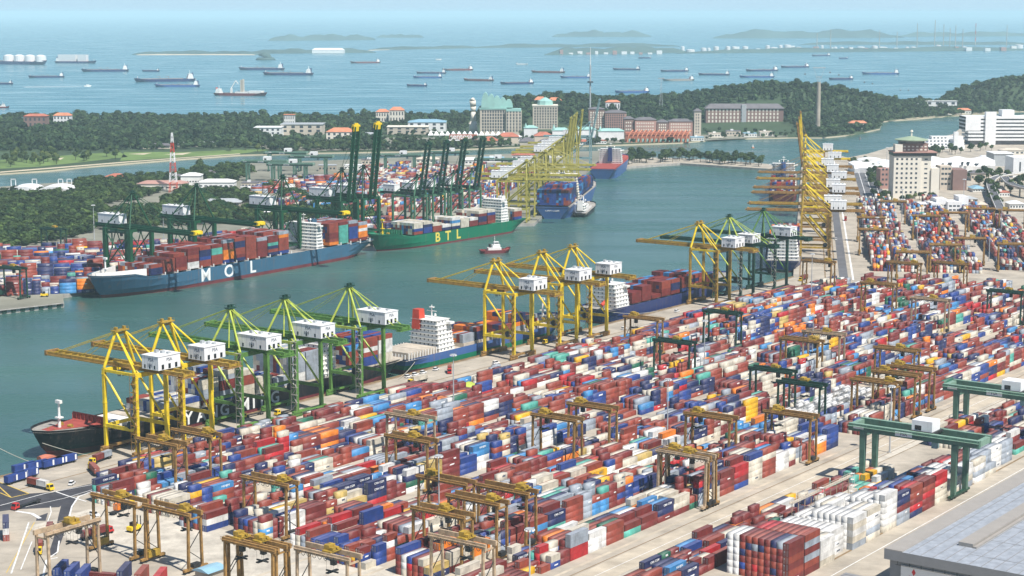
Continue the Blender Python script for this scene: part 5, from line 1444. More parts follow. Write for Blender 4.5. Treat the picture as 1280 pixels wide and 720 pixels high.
truck(1057, 275, (1055, 285), 'tractor_red', 'red cab truck on the road beside the far right cranes', [('brick-red', 'short', 0, 'short brick-red container on the truck beside the far right cranes')])
# blue covered waggons at the quay edge by the bow
def wagon(px, py, ahead, label):
    a = V_(P(px, py)); d = (V_(P(*ahead)) - a).normalized(); t = thing('blue_trailer', label, 'trailer', (*a, 3.03), ang(d), 'blue covered trailers by the ship bow')
    b = MB().box(-6, 6, -1.3, 1.3, 1.1, 4.1).build('box_body', CM('blue'), t)
    mb = MB()
    for x in (-1, 4.6): mb.box(x, x + .9, -1.33, -1.305, 1.4, 3.9); mb.box(x, x + .9, 1.305, 1.33, 1.4, 3.9)
    mb.build('white_door', M['white_paint'], b)
    MB().box(-5.8, 5.8, -1, 1, .75, 1.09).build('chassis', M['dark_gear'], t)
    for x in (-4.6, -3.4, 4.2):
        for sg in (-1, 1): MB().tube((x, sg * 1.25, .45), (x, sg * .85, .45), .45, n=8).build('wheel', M['tyre'], t)
for a in ((20, 603, (30, 600), 'blue covered trailer nearest the bottom left corner'), (33, 598, (43, 595.5), 'blue covered trailer second from the bottom left corner'), (30, 590, (40, 587.5), 'blue covered trailer at the quay edge left of the bow'),
          (46, 587.5, (56, 585), 'blue covered trailer in the middle of the quay edge group'), (66, 584, (76, 581.5), 'blue covered trailer under the ship bow, second from right'), (82, 580, (92, 577.5), 'rightmost blue covered trailer under the ship bow')): wagon(*a)
# loose boxes at the bottom left
for c, s, q, z, rz, lb in (('brick-red', 'long', (8, 668), 0, AU1 + .9, 'brick-red container at the left border under a white one'), ('white', 'long', (8, 668), 1, AU1 + .9, 'white container between a navy and a brick-red one at the left border'),
                           ('navy', 'long', (8, 668), 2, AU1 + .9, 'navy container on top of the left border stack')):
    a = V_(P(*q)) - V_((math.cos(rz), math.sin(rz))) * 10
    container_thing(c, s, (a.x, a.y, 3 + z * 2.62), rz, lb, 'loose containers at the bottom left')
for (c, q, lb) in (('blue', (70, 728), 'leftmost blue container with ribbed roof at the bottom border'), ('blue', (84, 731), 'second blue container with ribbed roof at the bottom border'), ('blue', (98, 734), 'rightmost of the three pale blue roofs at the bottom border'), ('navy', (150, 731), 'navy container with white roof ribs at the bottom border'),
                    ('brick-red', (172, 735), 'faded red container right of the navy one at the bottom border'), ('bright red', (195, 738), 'faded red and white container rightmost of the bottom left row')):
    rz = math.pi / 2 - .06; a = P(*q)
    for z in (0, 1): container_thing(c, 'long', (*a, 3 + z * 2.62), rz, lb if z else 'lower ' + lb.replace('with ribbed roof ', '').replace('with white roof ribs ', ''), 'loose containers at the bottom left')
container_thing('maroon', 'long', (*P(108, 722), 3.0), AV1 + .35, 'maroon container lying crosswise between blue and navy boxes at the bottom border', 'loose containers at the bottom left')

# ------------------------------------------------------------------ hatch covers on the apron
hc = [0]
def hatch(px, py, n, label):
    for k in range(n):
        mb = MB(); mb.box(-6.5, 6.5, -5.5, 5.5, 0, .55)
        for q in range(7): mb.box(-6.2 + q * 2, -5.9 + q * 2, -5.5, 5.5, .55, .75)
        o = mb.build('hatch_cover', M['hull_white'] if k % 2 else M['hatch_beige'], None, (*P(px, py), 3.05 + k * .8), AU1)
        tag(o, ('top ' if k == n - 1 else 'lower ') + label if n > 1 else label, 'hatch cover', 'hatch covers laid on the apron')
for a in ((328, 533, 2, 'pale hatch cover of the pair between quay cranes 103 and 104'), (398, 516, 2, 'pale hatch cover of the pair right of quay crane 104'), (712, 434, 2, 'pale hatch cover of the pair behind yellow quay crane 107'),
          (990, 360, 1, 'pale hatch cover lying right of quay crane 111'), (940, 372, 1, 'pale hatch cover lying under quay crane 110'), (430, 506, 1, 'single pale hatch cover left of quay crane 105')): hatch(*a)

# ------------------------------------------------------------------ lamp masts
def make_mast():
    t = thing('lamp_mast', 'lamp mast', 'lamp mast')
    MB().tube((0, 0, 0), (0, 0, 33), .42, .2, 8).build('pole', M['lamp_grey'], t)
    MB().box(-.8, .8, -.8, .8, 0, .5).build('base', M['concrete_wall'], t)
    mb = MB(); mb.tube((0, 0, 32.6), (0, 0, 32.9), 1.6, n=12)
    r = mb.build('head_ring', M['lamp_grey'], t)
    for k in range(8):
        a = k * math.pi / 4; MB().box(math.cos(a) * 1.5 - .35, math.cos(a) * 1.5 + .35, math.sin(a) * 1.5 - .35, math.sin(a) * 1.5 + .35, 32.1, 32.58).build('floodlight', M['white_paint'], r)
    return t
lm = make_mast(); used = []
for px, py, lb in ((549, 668, 'tall lamp mast standing before the bottom centre gantries'), (567, 520, 'tall lamp mast between the apron and the first container rows'), (834, 556, 'tall lamp mast in the middle right of the yard'), (662, 775, 'lamp mast rising from the bottom border right of centre'),
    (1112, 566, 'tall lamp mast left of the nearer sage rail gantry'), (1015, 462, 'lamp mast in the cream and maroon rows at right'), (1236, 327, 'lamp mast at the right of the far right yard'), (1251, 296, 'tall lamp mast at the rear of the far right yard'),
    (1204, 262, 'lamp mast beside the flyover'), (1146, 310, 'lamp mast on the pale lane of the far right yard'), (1127, 277, 'lamp mast below the pagoda roofed tower'), (1095, 318, 'lamp mast at the near end of the far right yard'), (1014, 372, 'lamp mast on the apron near the quay corner'),
    (205, 310, 'lamp mast among the left bank stacks'), (118, 300, 'lamp mast before the trees on the left bank'), (338, 222, 'lamp mast by the distant grey green gantries'), (1108, 215, 'lamp mast at the shore left of the pagoda roofed tower'), (880, 470, 'lamp mast beside the dark green gantries')):
    place(lm, used, (*P(px, py), 3.0), 0, lb, 'tall lamp masts of the port'); used.append(1)

# small service vans on the aprons
def make_van():
    t = thing('van', 'van', 'van')
    b = MB().hexa(((-2.3, -.9, .35), (2.3, -.9, .35), (2.3, .9, .35), (-2.3, .9, .35), (-2.25, -.85, 1.15), (2.2, -.85, 1.05), (2.2, .85, 1.05), (-2.25, .85, 1.15))).build('body', M['white_paint'], t)
    MB().hexa(((-2.2, -.82, 1.16), (1.2, -.82, 1.12), (1.2, .82, 1.12), (-2.2, .82, 1.16), (-2.0, -.75, 1.9), (.5, -.75, 1.9), (.5, .75, 1.9), (-2.0, .75, 1.9))).build('cabin', M['glass_dark'], b)
    MB().box(-1.95, .45, -.74, .74, 1.905, 1.97).build('roof', M['white_paint'], b)
    for x in (-1.5, 1.5):
        for s in (-1, 1): MB().tube((x, s * .92, .36), (x, s * .7, .36), .36, n=10).build('wheel', M['tyre'], t)
    return t
vn = make_van(); used = []
for px, py, rz, lb in ((510, 472, AU1, 'white van parked at the quay edge right of crane 105'), (519, 469.5, AU1, 'white van second in line at the quay edge by the blue stern'), (529, 467, AU1, 'white van third in line at the quay edge by the blue stern'), (545, 463, AU1 + .1, 'white van at the front of the line under the blue hull'),
    (350, 530, AU1 + 1.3, 'white van beside the pale hatch covers'), (200, 566, AU1, 'white van between quay cranes 101 and 102'), (620, 455, AU1 - .2, 'white van left of yellow quay crane 106'), (780, 412, AU1, 'white van right of yellow quay crane 108'), (846, 390, AU1, 'white van by the navy hull left of crane 109'),
    (90, 606, AU1 + .5, 'white van by the junction near the blue trailers'), (118, 645, AV1, 'white van on the pale aisle near the bottom left gantry'), (1045, 300, AU2, 'white van on the road along the far right cranes'), (1049, 262, AU2, 'white van farther up the road along the far right cranes')):
    place(vn, used, (*P(px, py), 3.06), rz, lb, 'small white vans on the aprons'); used.append(1)

# small yellow roofed office in the near yard
t = thing('yard_office', 'small white office with a yellow roof and a white annex on the apron side', 'office', (*UV(216, 62), 3.0), AU1)
w_ = MB().box(-7, 5, -5, 5, 0, 5).build('wall', M['hull_white'], t)
mb = MB(); mb.hexa(((-7.4, -5.4, 5.01), (5.4, -5.4, 5.01), (5.4, 5.4, 5.01), (-7.4, 5.4, 5.01), (-7.4, -1, 6.4), (5.4, -1, 6.4), (5.4, 1, 6.4), (-7.4, 1, 6.4))); mb.build('roof', M['crane_lime'], t)
a_ = MB().box(-6, 10, -16, -5.5, 0, 4.2).build('annex', M['white_paint'], t); MB().box(1, 9, -16.05, -15.9, .4, 3.3).build('door', M['glass_dark'], a_); MB().box(-6.05, -5.9, -14, -8, .6, 3).build('window', M['glass_dark'], a_)

# ------------------------------------------------------------------ big grey roof at the bottom right
t = thing('warehouse', 'large warehouse with grey flat roof, ridge strip and advertising banners', 'warehouse', (*UV(33.1, 395.2), 3.0), AU1)
zt = 17.0; VV = -1
MB().box(2.0, 200, -70, -1.5, 0, zt - 4.2).build('wall', M['facade_grey'], t)
mb = MB(); mb.box(0, 200, -72, 0, zt - 4.0, zt - .35, 0, 1); ro = mb.build('roof', [M['facade_grey'], M['roof_grey']], t)
mb = MB(); mb.box(0, 200, -7, 0, zt - .345, zt); mb.build('roof_edge', M['roof_light'], ro)
mb = MB(); mb.box(20, 200, -25.5, -20, zt - .345, zt + 1.1); mb.box(19.6, 200, -27, -25.8, zt - .345, zt + .3); mb.build('ridge_vent', M['roof_light'], ro)
mb = MB()
for k in range(14): mb.box(0.5, 200, -9.5 - k * 4.5 - .09, -9.5 - k * 4.5 + .09, zt - .345, zt - .2)
for k in range(9): mb.box(12 + k * 21, 12.22 + k * 21, -72, -27.2, zt - .345, zt - .27)
mb.build('roof_seam', M['facade_grey'], ro)
bn_ = MB().box(1.5, 1.9, -41, -6, 2, zt - 5.6).build('banner', M['banner_white'], t)
text_z = zt - 7.6
mb = MB(); 
for dx, dz in ((0, 0), (-1.55, -2.7), (1.55, -2.7)):
    mb.poly([(1.46, -11 - dx, text_z + dz + 1.4), (1.46, -11 - dx + .78, text_z + dz + .05), (1.46, -11 - dx, text_z + dz - 1.3), (1.46, -11 - dx - .78, text_z + dz + .05)])
mb.build('emblem', M['logo_red'], bn_)
bn2 = MB().box(1.5, 1.9, -70, -41.2, 2, zt - 5.6).build('banner', M['banner_green'], t)
mb = MB()
for k in range(15): mb.box(1.0, 1.15, -5 - k * 4.5, -4.85 - k * 4.5, zt - 5.6, zt - 4.0); 
mb.box(1.0, 1.15, -70, -4, zt - 5.7, zt - 5.6)
mb.build('banner_bracket', M['dark_gear'], t)
# low grey shed left of the warehouse
t = thing('low_shed', 'long dark corrugated shed roof beside the warehouse corner', 'shed', (*UV(-10, 384), 3.0), AU1)
MB().box(-30, 44, -8, 4, 0, 4).build('wall', M['facade_grey'], t)
mb = MB(); mb.box(-30.3, 44.3, -8.3, 4.3, 4.01, 4.6)
for k in range(37): mb.box(-30 + k * 2, -29.4 + k * 2, -8.2, 4.2, 4.6, 4.75)
mb.build('roof', M['facade_grey'], t)
# light blue hut at the bottom
t = thing('gate_hut', 'small hut with a pale blue roof under the aisle gantries', 'hut', (*P(262, 722), 3.0), AU1)
MB().box(-4, 4, -3.5, 3.5, 0, 3.4).build('wall', M['concrete'], t); MB().hexa(((-5, -4.5, 3.41), (5, -4.5, 3.41), (5, 4.5, 3.41), (-5, 4.5, 3.41), (-5, -1, 4.6), (5, -1, 4.6), (5, 1, 4.6), (-5, 1, 4.6))).build('roof', M['light_blue_roof'], t)
# flatbeds and small plant parked on the aisle
def reach(px, py, label, rz=0):
    t = thing('forklift', label, 'forklift', (*P(px, py), 3.03), rz)
    MB().box(-3, 2.5, -1.5, 1.5, .9, 2.4).build('body', M['safety_yellow'], t); c = MB().box(-1.6, .4, -1.1, 1.1, 2.4, 4).build('cab', M['glass_dark'], t)
    for sy in (-1, 1): MB().box(2.6, 2.9, sy * .9 - .15, sy * .9 + .15, .3, 6).build('mast', M['dark_gear'], t)
    for x in (-2, 1.6):
        for sy in (-1, 1): MB().tube((x, sy * 1.5, .7), (x, sy * 1.0, .7), .7, n=10).build('wheel', M['tyre'], t)
for a in ((168, 664, 'yellow forklift on the pale aisle beside the left gantries', 1.0), (405, 548, 'yellow forklift near the first container row', .4), (446, 693, 'yellow forklift under the pale bottom gantry', 2.0), (1052, 640, 'yellow forklift on the tan road', .8), (30, 368, 'yellow forklift on the left bank apron', .2), (56, 371, 'second yellow forklift on the left bank apron', .2)): reach(*a)
# mooring ropes
mb = MB(); yb = UV(-30, -3)
tb = (*UV(-44, -20), 12.5)
for e in ((-6, 600, 3.4), (60, 583, 3.5)):
    pass
for k, ((ax_, ay_, az_), (px, py), lb) in enumerate((((*UV(-41, -18), 13.0), (-40, 612), 'pale mooring rope running from the black bow to the left'), ((*UV(-40, -14), 13.0), (52, 582), 'steep pale mooring rope under the black bow'), ((*UV(-20, -6), 12.0), (130, 572), 'dark mooring rope from the black bow to the apron'), ((*UV(262, -8), 9), (498, 474), 'mooring rope from the blue stern to the quay'), ((*UV(466, -6), 9), (822, 389), 'mooring rope from the navy stern to the quay'))):
    a = V_((ax_, ay_, az_)); b = V_((*P(px, py, 3.4), 3.4)); pts = []
    for i in range(9):
        q = i / 8; p = a.lerp(b, q); p.z -= math.sin(math.pi * q) * (b - a).length * .03; pts.append(p)
    o = MB().path(pts, .16, 5).build('mooring_rope', M['rope']); tag(o, lb, 'rope')
# ------------------------------------------------------------------ hills of the island
PROF = [(-200, 146), (560, 143), (600, 133), (640, 120), (690, 114), (720, 113), (750, 117), (800, 117),
        (850, 114), (917, 103), (950, 100), (985, 98.5), (1010, 100), (1038, 104), (1080, 109), (1119, 116), (1150, 122), (1166, 127), (1180, 114), (1200, 107), (1235, 97), (1260, 92), (1290, 93), (1400, 104), (1500, 118)]
def prof(px):
    for (a, ya), (b, yb) in zip(PROF, PROF[1:]):
        if a <= px <= b: return ya + (yb - ya) * (px - a) / (b - a)
    return 138
YR1 = P(640, 146, 2)[1]; YR2 = P(640, 133, 2)[1]
def segd(x, y, a, b):
    dx, dy = b[0] - a[0], b[1] - a[1]; q = max(0, min(1, ((x - a[0]) * dx + (y - a[1]) * dy) / (dx * dx + dy * dy)))
    return math.hypot(x - a[0] - q * dx, y - a[1] - q * dy)
def hill(X, Y):
    px = 640 + FP * X / max(Y, 1)
    k = min(1, max(0, (px - 1135) / 45)); yr_ = YR1 * (1 - k) + YR2 * k
    yg = 146 * (1 - k) + 133 * k
    h = max(0, HC * (1 - (prof(px) - 15) / (yg - 15)) - 15)
    s = 250 if Y < yr_ else 230
    if k > .5: s = 190 if Y < yr_ else 230
    h *= math.exp(-((Y - yr_) / s) ** 2)
    if h > 1.5:
        d = min(segd(X, Y, a, b) for a, b in zip(SENT_NEAR, SENT_NEAR[1:])); q = min(1, d / 170); h *= q * q * (3 - 2 * q)
    return 2.0 + h
def inpoly(x, y, poly):
    c = False; j = len(poly) - 1
    for i in range(len(poly)):
        xi, yi = poly[i]; xj, yj = poly[j]
        if (yi > y) != (yj > y) and x < (xj - xi) * (y - yi) / (yj - yi) + xi: c = not c
        j = i
    return c

mb = MB(); nx, ny = 240, 80; pts = []
for j in range(ny + 1):
    Y = 2750 + (4900 - 2750) * j / ny
    for i in range(nx + 1):
        px = -220 + (1480 + 220) * i / nx; X = (px - 640) * Y / FP
        h = hill(X, Y); pts.append((X, Y, h if h > 2.4 and inpoly(X, Y, SENT_NEAR + SENT_FAR) else -1.0))
mb.v = pts
for j in range(ny):
    for i in range(nx):
        a = j * (nx + 1) + i; q = (a, a + 1, a + nx + 2, a + nx + 1)
        if max(pts[k][2] for k in q) > 0: mb.f.append(q); mb.m.append(0)
structure('hill', mb, M['forest_floor'], smooth=True)
# ------------------------------------------------------------------ foliage
def ico():
    p = (1 + 5 ** .5) / 2
    v = np.array([(-1, p, 0), (1, p, 0), (-1, -p, 0), (1, -p, 0), (0, -1, p), (0, 1, p), (0, -1, -p), (0, 1, -p), (p, 0, -1), (p, 0, 1), (-p, 0, -1), (-p, 0, 1)], float)
    v /= np.linalg.norm(v[0])
    f = [(0, 11, 5), (0, 5, 1), (0, 1, 7), (0, 7, 10), (0, 10, 11), (1, 5, 9), (5, 11, 4), (11, 10, 2), (10, 7, 6), (7, 1, 8), (3, 9, 4), (3, 4, 2), (3, 2, 6), (3, 6, 8), (3, 8, 9), (4, 9, 5), (2, 4, 11), (6, 2, 10), (8, 6, 7), (9, 8, 1)]
    return v, np.array(f)
IV, IF = ico()
def crown_template(seed, lobes, leaves, leaf):
    """tri soup in a unit crown: base radius ~1, height 0..2 (z)"""
    g = np.random.default_rng(seed); T = []
    cs = []
    for k in range(lobes):
        a = g.uniform(0, 2 * math.pi); r = g.uniform(.1, .62); z = g.uniform(.55, 1.45)
        rr = g.uniform(.36, .58) * (1 - .25 * max(0, z - 1))
        cs.append((np.array((math.cos(a) * r * (1.25 - .4 * z), math.sin(a) * r * (1.25 - .4 * z), z)), rr))
    cs.append((np.array((0, 0, 1.0)), .62))
    for c, rr in cs:
        v = IV * rr * .86 * g.uniform(.75, 1.2, (12, 1)) * np.array((1, 1, .8)) + c
        T.append(v[IF].reshape(-1, 3))
    n = leaves
    which = g.integers(0, len(cs), n)
    d = g.normal(size=(n, 3)); d[:, 2] = np.abs(d[:, 2]) * .9 - .25; d /= np.linalg.norm(d, axis=1)[:, None]
    C = np.array([cs[w][0] for w in which]); RR = np.array([cs[w][1] for w in which])
    pos = C + d * (RR * g.uniform(.8, 1.12, n))[:, None] * np.array((1, 1, .82))
    t = np.cross(d, g.normal(size=(n, 3))); t /= np.linalg.norm(t, axis=1)[:, None]; b = np.cross(d, t)
    s = leaf * g.uniform(.6, 1.4, n)[:, None]; tilt = d * s * g.uniform(-.5, .5, (n, 1))
    tri = np.stack([pos + t * s + tilt, pos - t * s * .6 + b * s, pos - t * s * .6 - b * s - tilt], 1)
    T.append(tri.reshape(-1, 3))
    return np.concatenate(T)
def tri_mesh(name, V, mt, tone=None):
    n = len(V) // 3; me = bpy.data.meshes.new(name)
    me.vertices.add(n * 3); me.vertices.foreach_set('co', V.astype(np.float32).reshape(-1))
    me.loops.add(n * 3); me.loops.foreach_set('vertex_index', np.arange(n * 3, dtype=np.int32))
    me.polygons.add(n); me.polygons.foreach_set('loop_start', np.arange(n, dtype=np.int32) * 3)
    me.materials.append(mt); me.update(calc_edges=True)
    at = me.attributes.new('tone', 'FLOAT', 'FACE'); at.data.foreach_set('value', (np.ones(n) if tone is None else tone).astype(np.float32))
    return me
def forest(name, pts, tmpl, mt, label, seed=0):
    g = np.random.default_rng(seed); out = []; tones = []
    pts = np.array(pts)
    ti = g.integers(0, len(tmpl), len(pts))
    for k, T in enumerate(tmpl):
        p = pts[ti == k]
        if not len(p): continue
        a = g.uniform(0, 2 * math.pi, len(p)); c, s = np.cos(a), np.sin(a)
        X = T[None, :, 0] * c[:, None] - T[None, :, 1] * s[:, None]; Y = T[None, :, 0] * s[:, None] + T[None, :, 1] * c[:, None]
        r = p[:, 3][:, None]; h = p[:, 4][:, None]
        tones.append(np.repeat(g.uniform(.5, 1.7, len(p)), len(T) // 3))
        out.append(np.stack([X * r + p[:, 0][:, None], Y * r + p[:, 1][:, None], T[None, :, 2] * .5 * h + p[:, 2][:, None] - .08 * h], 2).reshape(-1, 3))
    me = tri_mesh(name, np.concatenate(out), mt, np.concatenate(tones))
    o = bpy.data.objects.new(name, me); COL.objects.link(o)
    return tag(o, label, 'forest', None, 'stuff')
FT = [crown_template(k, 3, 34, .26) for k in range(7)]
ISL = SENT_NEAR + SENT_FAR
EXC = [[P(*q, 2.0) for q in poly] for poly in (
    [(-20, 201), (30, 197), (62, 196), (110, 191), (155, 188), (230, 187), (300, 185), (345, 185), (300, 193), (230, 198), (100, 210), (-20, 217)],
    [(318, 168), (400, 164), (445, 164), (450, 180), (405, 182), (318, 172)], [(475, 162), (640, 160), (640, 183), (475, 182)],
    [(640, 160), (800, 160), (880, 163), (1000, 160), (1000, 172), (850, 178), (640, 184)], [(880, 152), (980, 152), (980, 172), (880, 172)],
    [(780, 164), (876, 164), (876, 178), (780, 178)])]
BX = [[P(*q, 2.0) for q in ((a, d), (b, d), (b, c), (a, c))] for a, b, c, d in ((28, 60, 150, 163), (66, 90, 149, 158), (598, 650, 158, 172), (660, 700, 156, 170), (735, 880, 158, 176), (880, 980, 157, 165), (355, 370, 155, 163),
      (470, 506, 148, 158), (585, 600, 154, 175), (1060, 1086, 158, 162))]
g = random.Random(5); pts = []
y = 2750.0
while y < 4500:
    x = -1350.0
    while x < 1500:
        X = x + g.uniform(-6, 6); Y = y + g.uniform(-6, 6); x += 12.5
        px = 640 + FP * X / Y
        if not (-30 < px < 1310) or not inpoly(X, Y, ISL): continue
        if any(inpoly(X, Y, e) for e in EXC): 
            if g.random() > .3: continue
            if px < 350 : continue
        if any(inpoly(X, Y, e) for e in BX): continue
        r = g.uniform(4.8, 9.0) * (1.45 if g.random() < .14 else 1) * (.6 if any(inpoly(X, Y, e) for e in EXC) else 1); pts.append((X, Y, hill(X, Y), r, r * g.uniform(1.4, 2.2)))
    y += 12.5
forest('forest', pts, FT, M['leaves_dark'], 'dense dark green woodland covering the island and its hills', 3)

# individual trees
def make_tree(seed, mt, r=5.5, h=13.0, leaves=420):
    t = thing('broadleaf_tree', 'tree', 'tree')
    gg = random.Random(seed); mb = MB()
    mb.tube((0, 0, -.3), (.2, .1, h * .32), .42, .28, 8)
    for k in range(5):
        a = k * 1.256 + gg.uniform(-.3, .3); mb.tube((.2, .1, h * .28), (math.cos(a) * r * .5, math.sin(a) * r * .5, h * .6), .2, .07, 5)
    mb.build('trunk', M['trunk'], t)
    T = crown_template(seed + 50, 7, leaves, .15)
    V = T * np.array((r, r, h * .42)) + np.array((0, 0, h * .2))
    me = tri_mesh('crown', V, mt); o = bpy.data.objects.new('crown', me); COL.objects.link(o); o.parent = t
    return t
TP = [(make_tree(k, M['leaves_near'] if k < 4 else M['leaves_light']), []) for k in range(6)]
tg = random.Random(12)
def tree(x, y, z, label, group, sc=1.0, kinds=(0, 1, 2, 3, 4, 5)):
    p, used = TP[tg.choice(kinds)]
    place(p, used, (x, y, z), tg.uniform(0, 6.28), label, group, scale=sc * tg.uniform(.8, 1.25)); used.append(1)
def trees_in(poly, n, z, label, group, sc, kinds=(0, 1, 2, 3, 4, 5), mind=7.0, avoid=()):
    W = [P(*q, z) for q in poly]; xs = [q[0] for q in W]; ys = [q[1] for q in W]; got = []; tries = 0
    while len(got) < n and tries < n * 60:
        tries += 1; x = tg.uniform(min(xs), max(xs)); y_ = tg.uniform(min(ys), max(ys))
        if not inpoly(x, y_, W) or any((x - a) ** 2 + (y_ - b) ** 2 < mind ** 2 for a, b in got): continue
        if any(inpoly(x, y_, v) for v in avoid): continue
        got.append((x, y_)); tree(x, y_, z, label, group, sc, kinds)
AVL = [[P(*q) for q in ((-5, 222), (95, 222), (95, 242), (-5, 242))], [P(*q) for q in ((168, 229), (296, 229), (296, 240), (168, 240))], [P(*q) for q in ((125, 213), (160, 213), (160, 224), (125, 224))]]
NT = [crown_template(90 + k, 6, 150, .17) for k in range(6)]
def wood(polys, step, label, seed, r0=5.0, r1=8.0, hr=(1.35, 1.75)):
    g = random.Random(seed); pts = []
    for poly in polys:
        W = [P(*q) for q in poly]; y = min(q[1] for q in W)
        while y < max(q[1] for q in W):
            x = min(q[0] for q in W)
            while x < max(q[0] for q in W):
                X = x + g.uniform(-4, 4); Y = y + g.uniform(-4, 4); x += step
                if inpoly(X, Y, W) and not any(inpoly(X, Y, v) for v in AVL) and g.random() < .93:
                    r = g.uniform(r0, r1); pts.append((X, Y, 3.0, r, r * g.uniform(*hr)))
            y += step
    forest('woodland', pts, NT, M['leaves_near'], label, seed)
wood([[(-40, 313), (20, 310), (60, 303), (112, 294), (135, 280), (128, 228), (60, 230), (-40, 243)]], 9.0, 'dense dark woodland behind the left bank container stacks', 4)
wood([[(130, 264), (240, 258), (340, 264), (420, 260), (480, 274), (400, 284), (330, 279), (240, 281), (130, 289)], [(100, 228), (170, 224), (176, 250), (110, 258)], [(222, 240), (300, 238), (330, 254), (250, 262), (200, 258)], [(150, 234), (165, 225), (232, 216), (298, 209), (322, 214), (300, 228), (232, 230), (170, 250)]], 9.5, 'dark woodland around the low buildings under the dark green cranes', 5)
wood([[(330, 236), (345, 232), (420, 262), (390, 262)]], 9.5, 'narrow tree belt between the far left yards', 6)
trees_in([(245, 216), (300, 213), (302, 226), (250, 230)], 9, 3, 'tree right of the red and white mast', 'trees right of the mast', 1.3, (0, 1, 2, 3), 9)
trees_in([(0, 196), (60, 192), (140, 189), (155, 198), (90, 205), (0, 210)], 38, 2, 'tree standing on the golf lawn by the lagoon', 'trees on the golf lawn', 1.0, (0, 1, 2, 3, 4, 5), 14)
trees_in([(270, 186), (420, 183), (600, 181), (640, 178), (640, 184), (420, 189), (290, 191)], 60, 2, 'tree along the island shore before the resort', 'trees along the resort shore', .95, (2, 3, 4, 5), 9)
trees_in([(776, 207), (850, 202.5), (966, 209.5), (973, 206.5), (900, 201), (850, 198.2), (785, 197.5)], 62, 3, 'low tree on the narrow breakwater across the channel', 'trees on the breakwater', 1.15, (0, 1, 2, 3), 5)
trees_in([(1083, 216), (1100, 213), (1110, 258), (1096, 260)], 22, 3, 'roadside tree left of the pagoda roofed tower', 'trees left of the tower', .85, (0, 1, 2, 3), 6)
trees_in([(1108, 246), (1165, 242), (1170, 250), (1110, 256)], 22, 3, 'small tree before the pagoda roofed tower', 'trees before the tower', .65, (1, 2, 3, 4), 5)
trees_in([(1205, 222), (1248, 216), (1262, 225), (1225, 240)], 18, 3, 'tree beside the curved flyover', 'trees by the flyover', 1.0, (0, 1, 2, 3), 7)
trees_in([(1236, 236), (1246, 236), (1248, 262), (1238, 262)], 9, 3, 'tree standing right of the flyover ramp', 'trees right of the ramp', .9, (0, 1, 2, 3), 6)
trees_in([(1262, 228), (1300, 232), (1300, 252), (1262, 244)], 12, 3, 'tree below the flyover at the right border', 'trees at the right border', 1.0, (0, 1, 2, 3), 7)
trees_in([(1165, 190), (1225, 188), (1250, 184), (1250, 189), (1165, 196)], 16, 3, 'tree on the terrace behind the wavy white building', 'trees behind the wavy building', .9, (0, 1, 2), 8)
trees_in([(1060, 205), (1085, 203), (1085, 212), (1062, 214)], 9, 3, 'tree by the white shore pavilion', 'trees by the shore pavilion', .8, (0, 1, 2, 3), 6)

# ------------------------------------------------------------------ buildings: local x to the right, y away from the camera
def bpos(x0, x1, yb, z=2.0):
    a, b = V_(P(x0, yb, z)), V_(P(x1, yb, z)); return a, b
def building(name, label, x0, x1, yb, cat='building', z=2.0, turn=0.0):
    a, b = bpos(x0, x1, yb, z); t = thing(name, label, cat, (*a, z), ang(b - a) + turn)
    return t, (b - a).length, (a.length + b.length) / 2 / FP   # width in m, metres per photo pixel
def windows(t, wall, cols, rows, x0, dx, z0, dz, ww, wh, mt='window_dark', y=-.06):
    me = MB().box(-ww / 2, ww / 2, -.05, .05, 0, wh).build('window', M[mt], wall, link=False).data
    for r in range(rows):
        for c in range(cols):
            o = bpy.data.objects.new('window', me); COL.objects.link(o); o.parent = wall; o.location = (x0 + c * dx, y, z0 + r * dz)
def block(t, x0, x1, y0, y1, z0, z1, mt, name='wall'):
    return MB().box(x0, x1, y0, y1, z0, z1).build(name, M[mt], t)
def hip(t, x0, x1, y0, y1, z, h, mt, ov=1.0, name='roof', ridge=.35):
    m_ = min(x1 - x0, y1 - y0) * ridge
    return MB().hexa(((x0 - ov, y0 - ov, z), (x1 + ov, y0 - ov, z), (x1 + ov, y1 + ov, z), (x0 - ov, y1 + ov, z), (x0 + m_, y0 + m_, z + h), (x1 - m_, y0 + m_, z + h), (x1 - m_, y1 - m_, z + h), (x0 + m_, y1 - m_, z + h))).build(name, M[mt], t)
def vault(t, x0, x1, y0, y1, z, h, mt, name='roof', n=8, along='y'):
    mb = MB(); rings = []
    for k in range(n + 1):
        a = math.pi * k / n
        if along == 'y': x = (x0 + x1) / 2 - math.cos(a) * (x1 - x0) / 2; rings.append([(x, y0, z + math.sin(a) * h), (x, y1, z + math.sin(a) * h), (x, y1, z - .1), (x, y0, z - .1)])
        else: y = (y0 + y1) / 2 - math.cos(a) * (y1 - y0) / 2; rings.append([(x0, y, z + math.sin(a) * h), (x1, y, z + math.sin(a) * h), (x1, y, z - .1), (x0, y, z - .1)])
    mb.loft(rings, 0)
    return mb.build(name, M[mt], t)

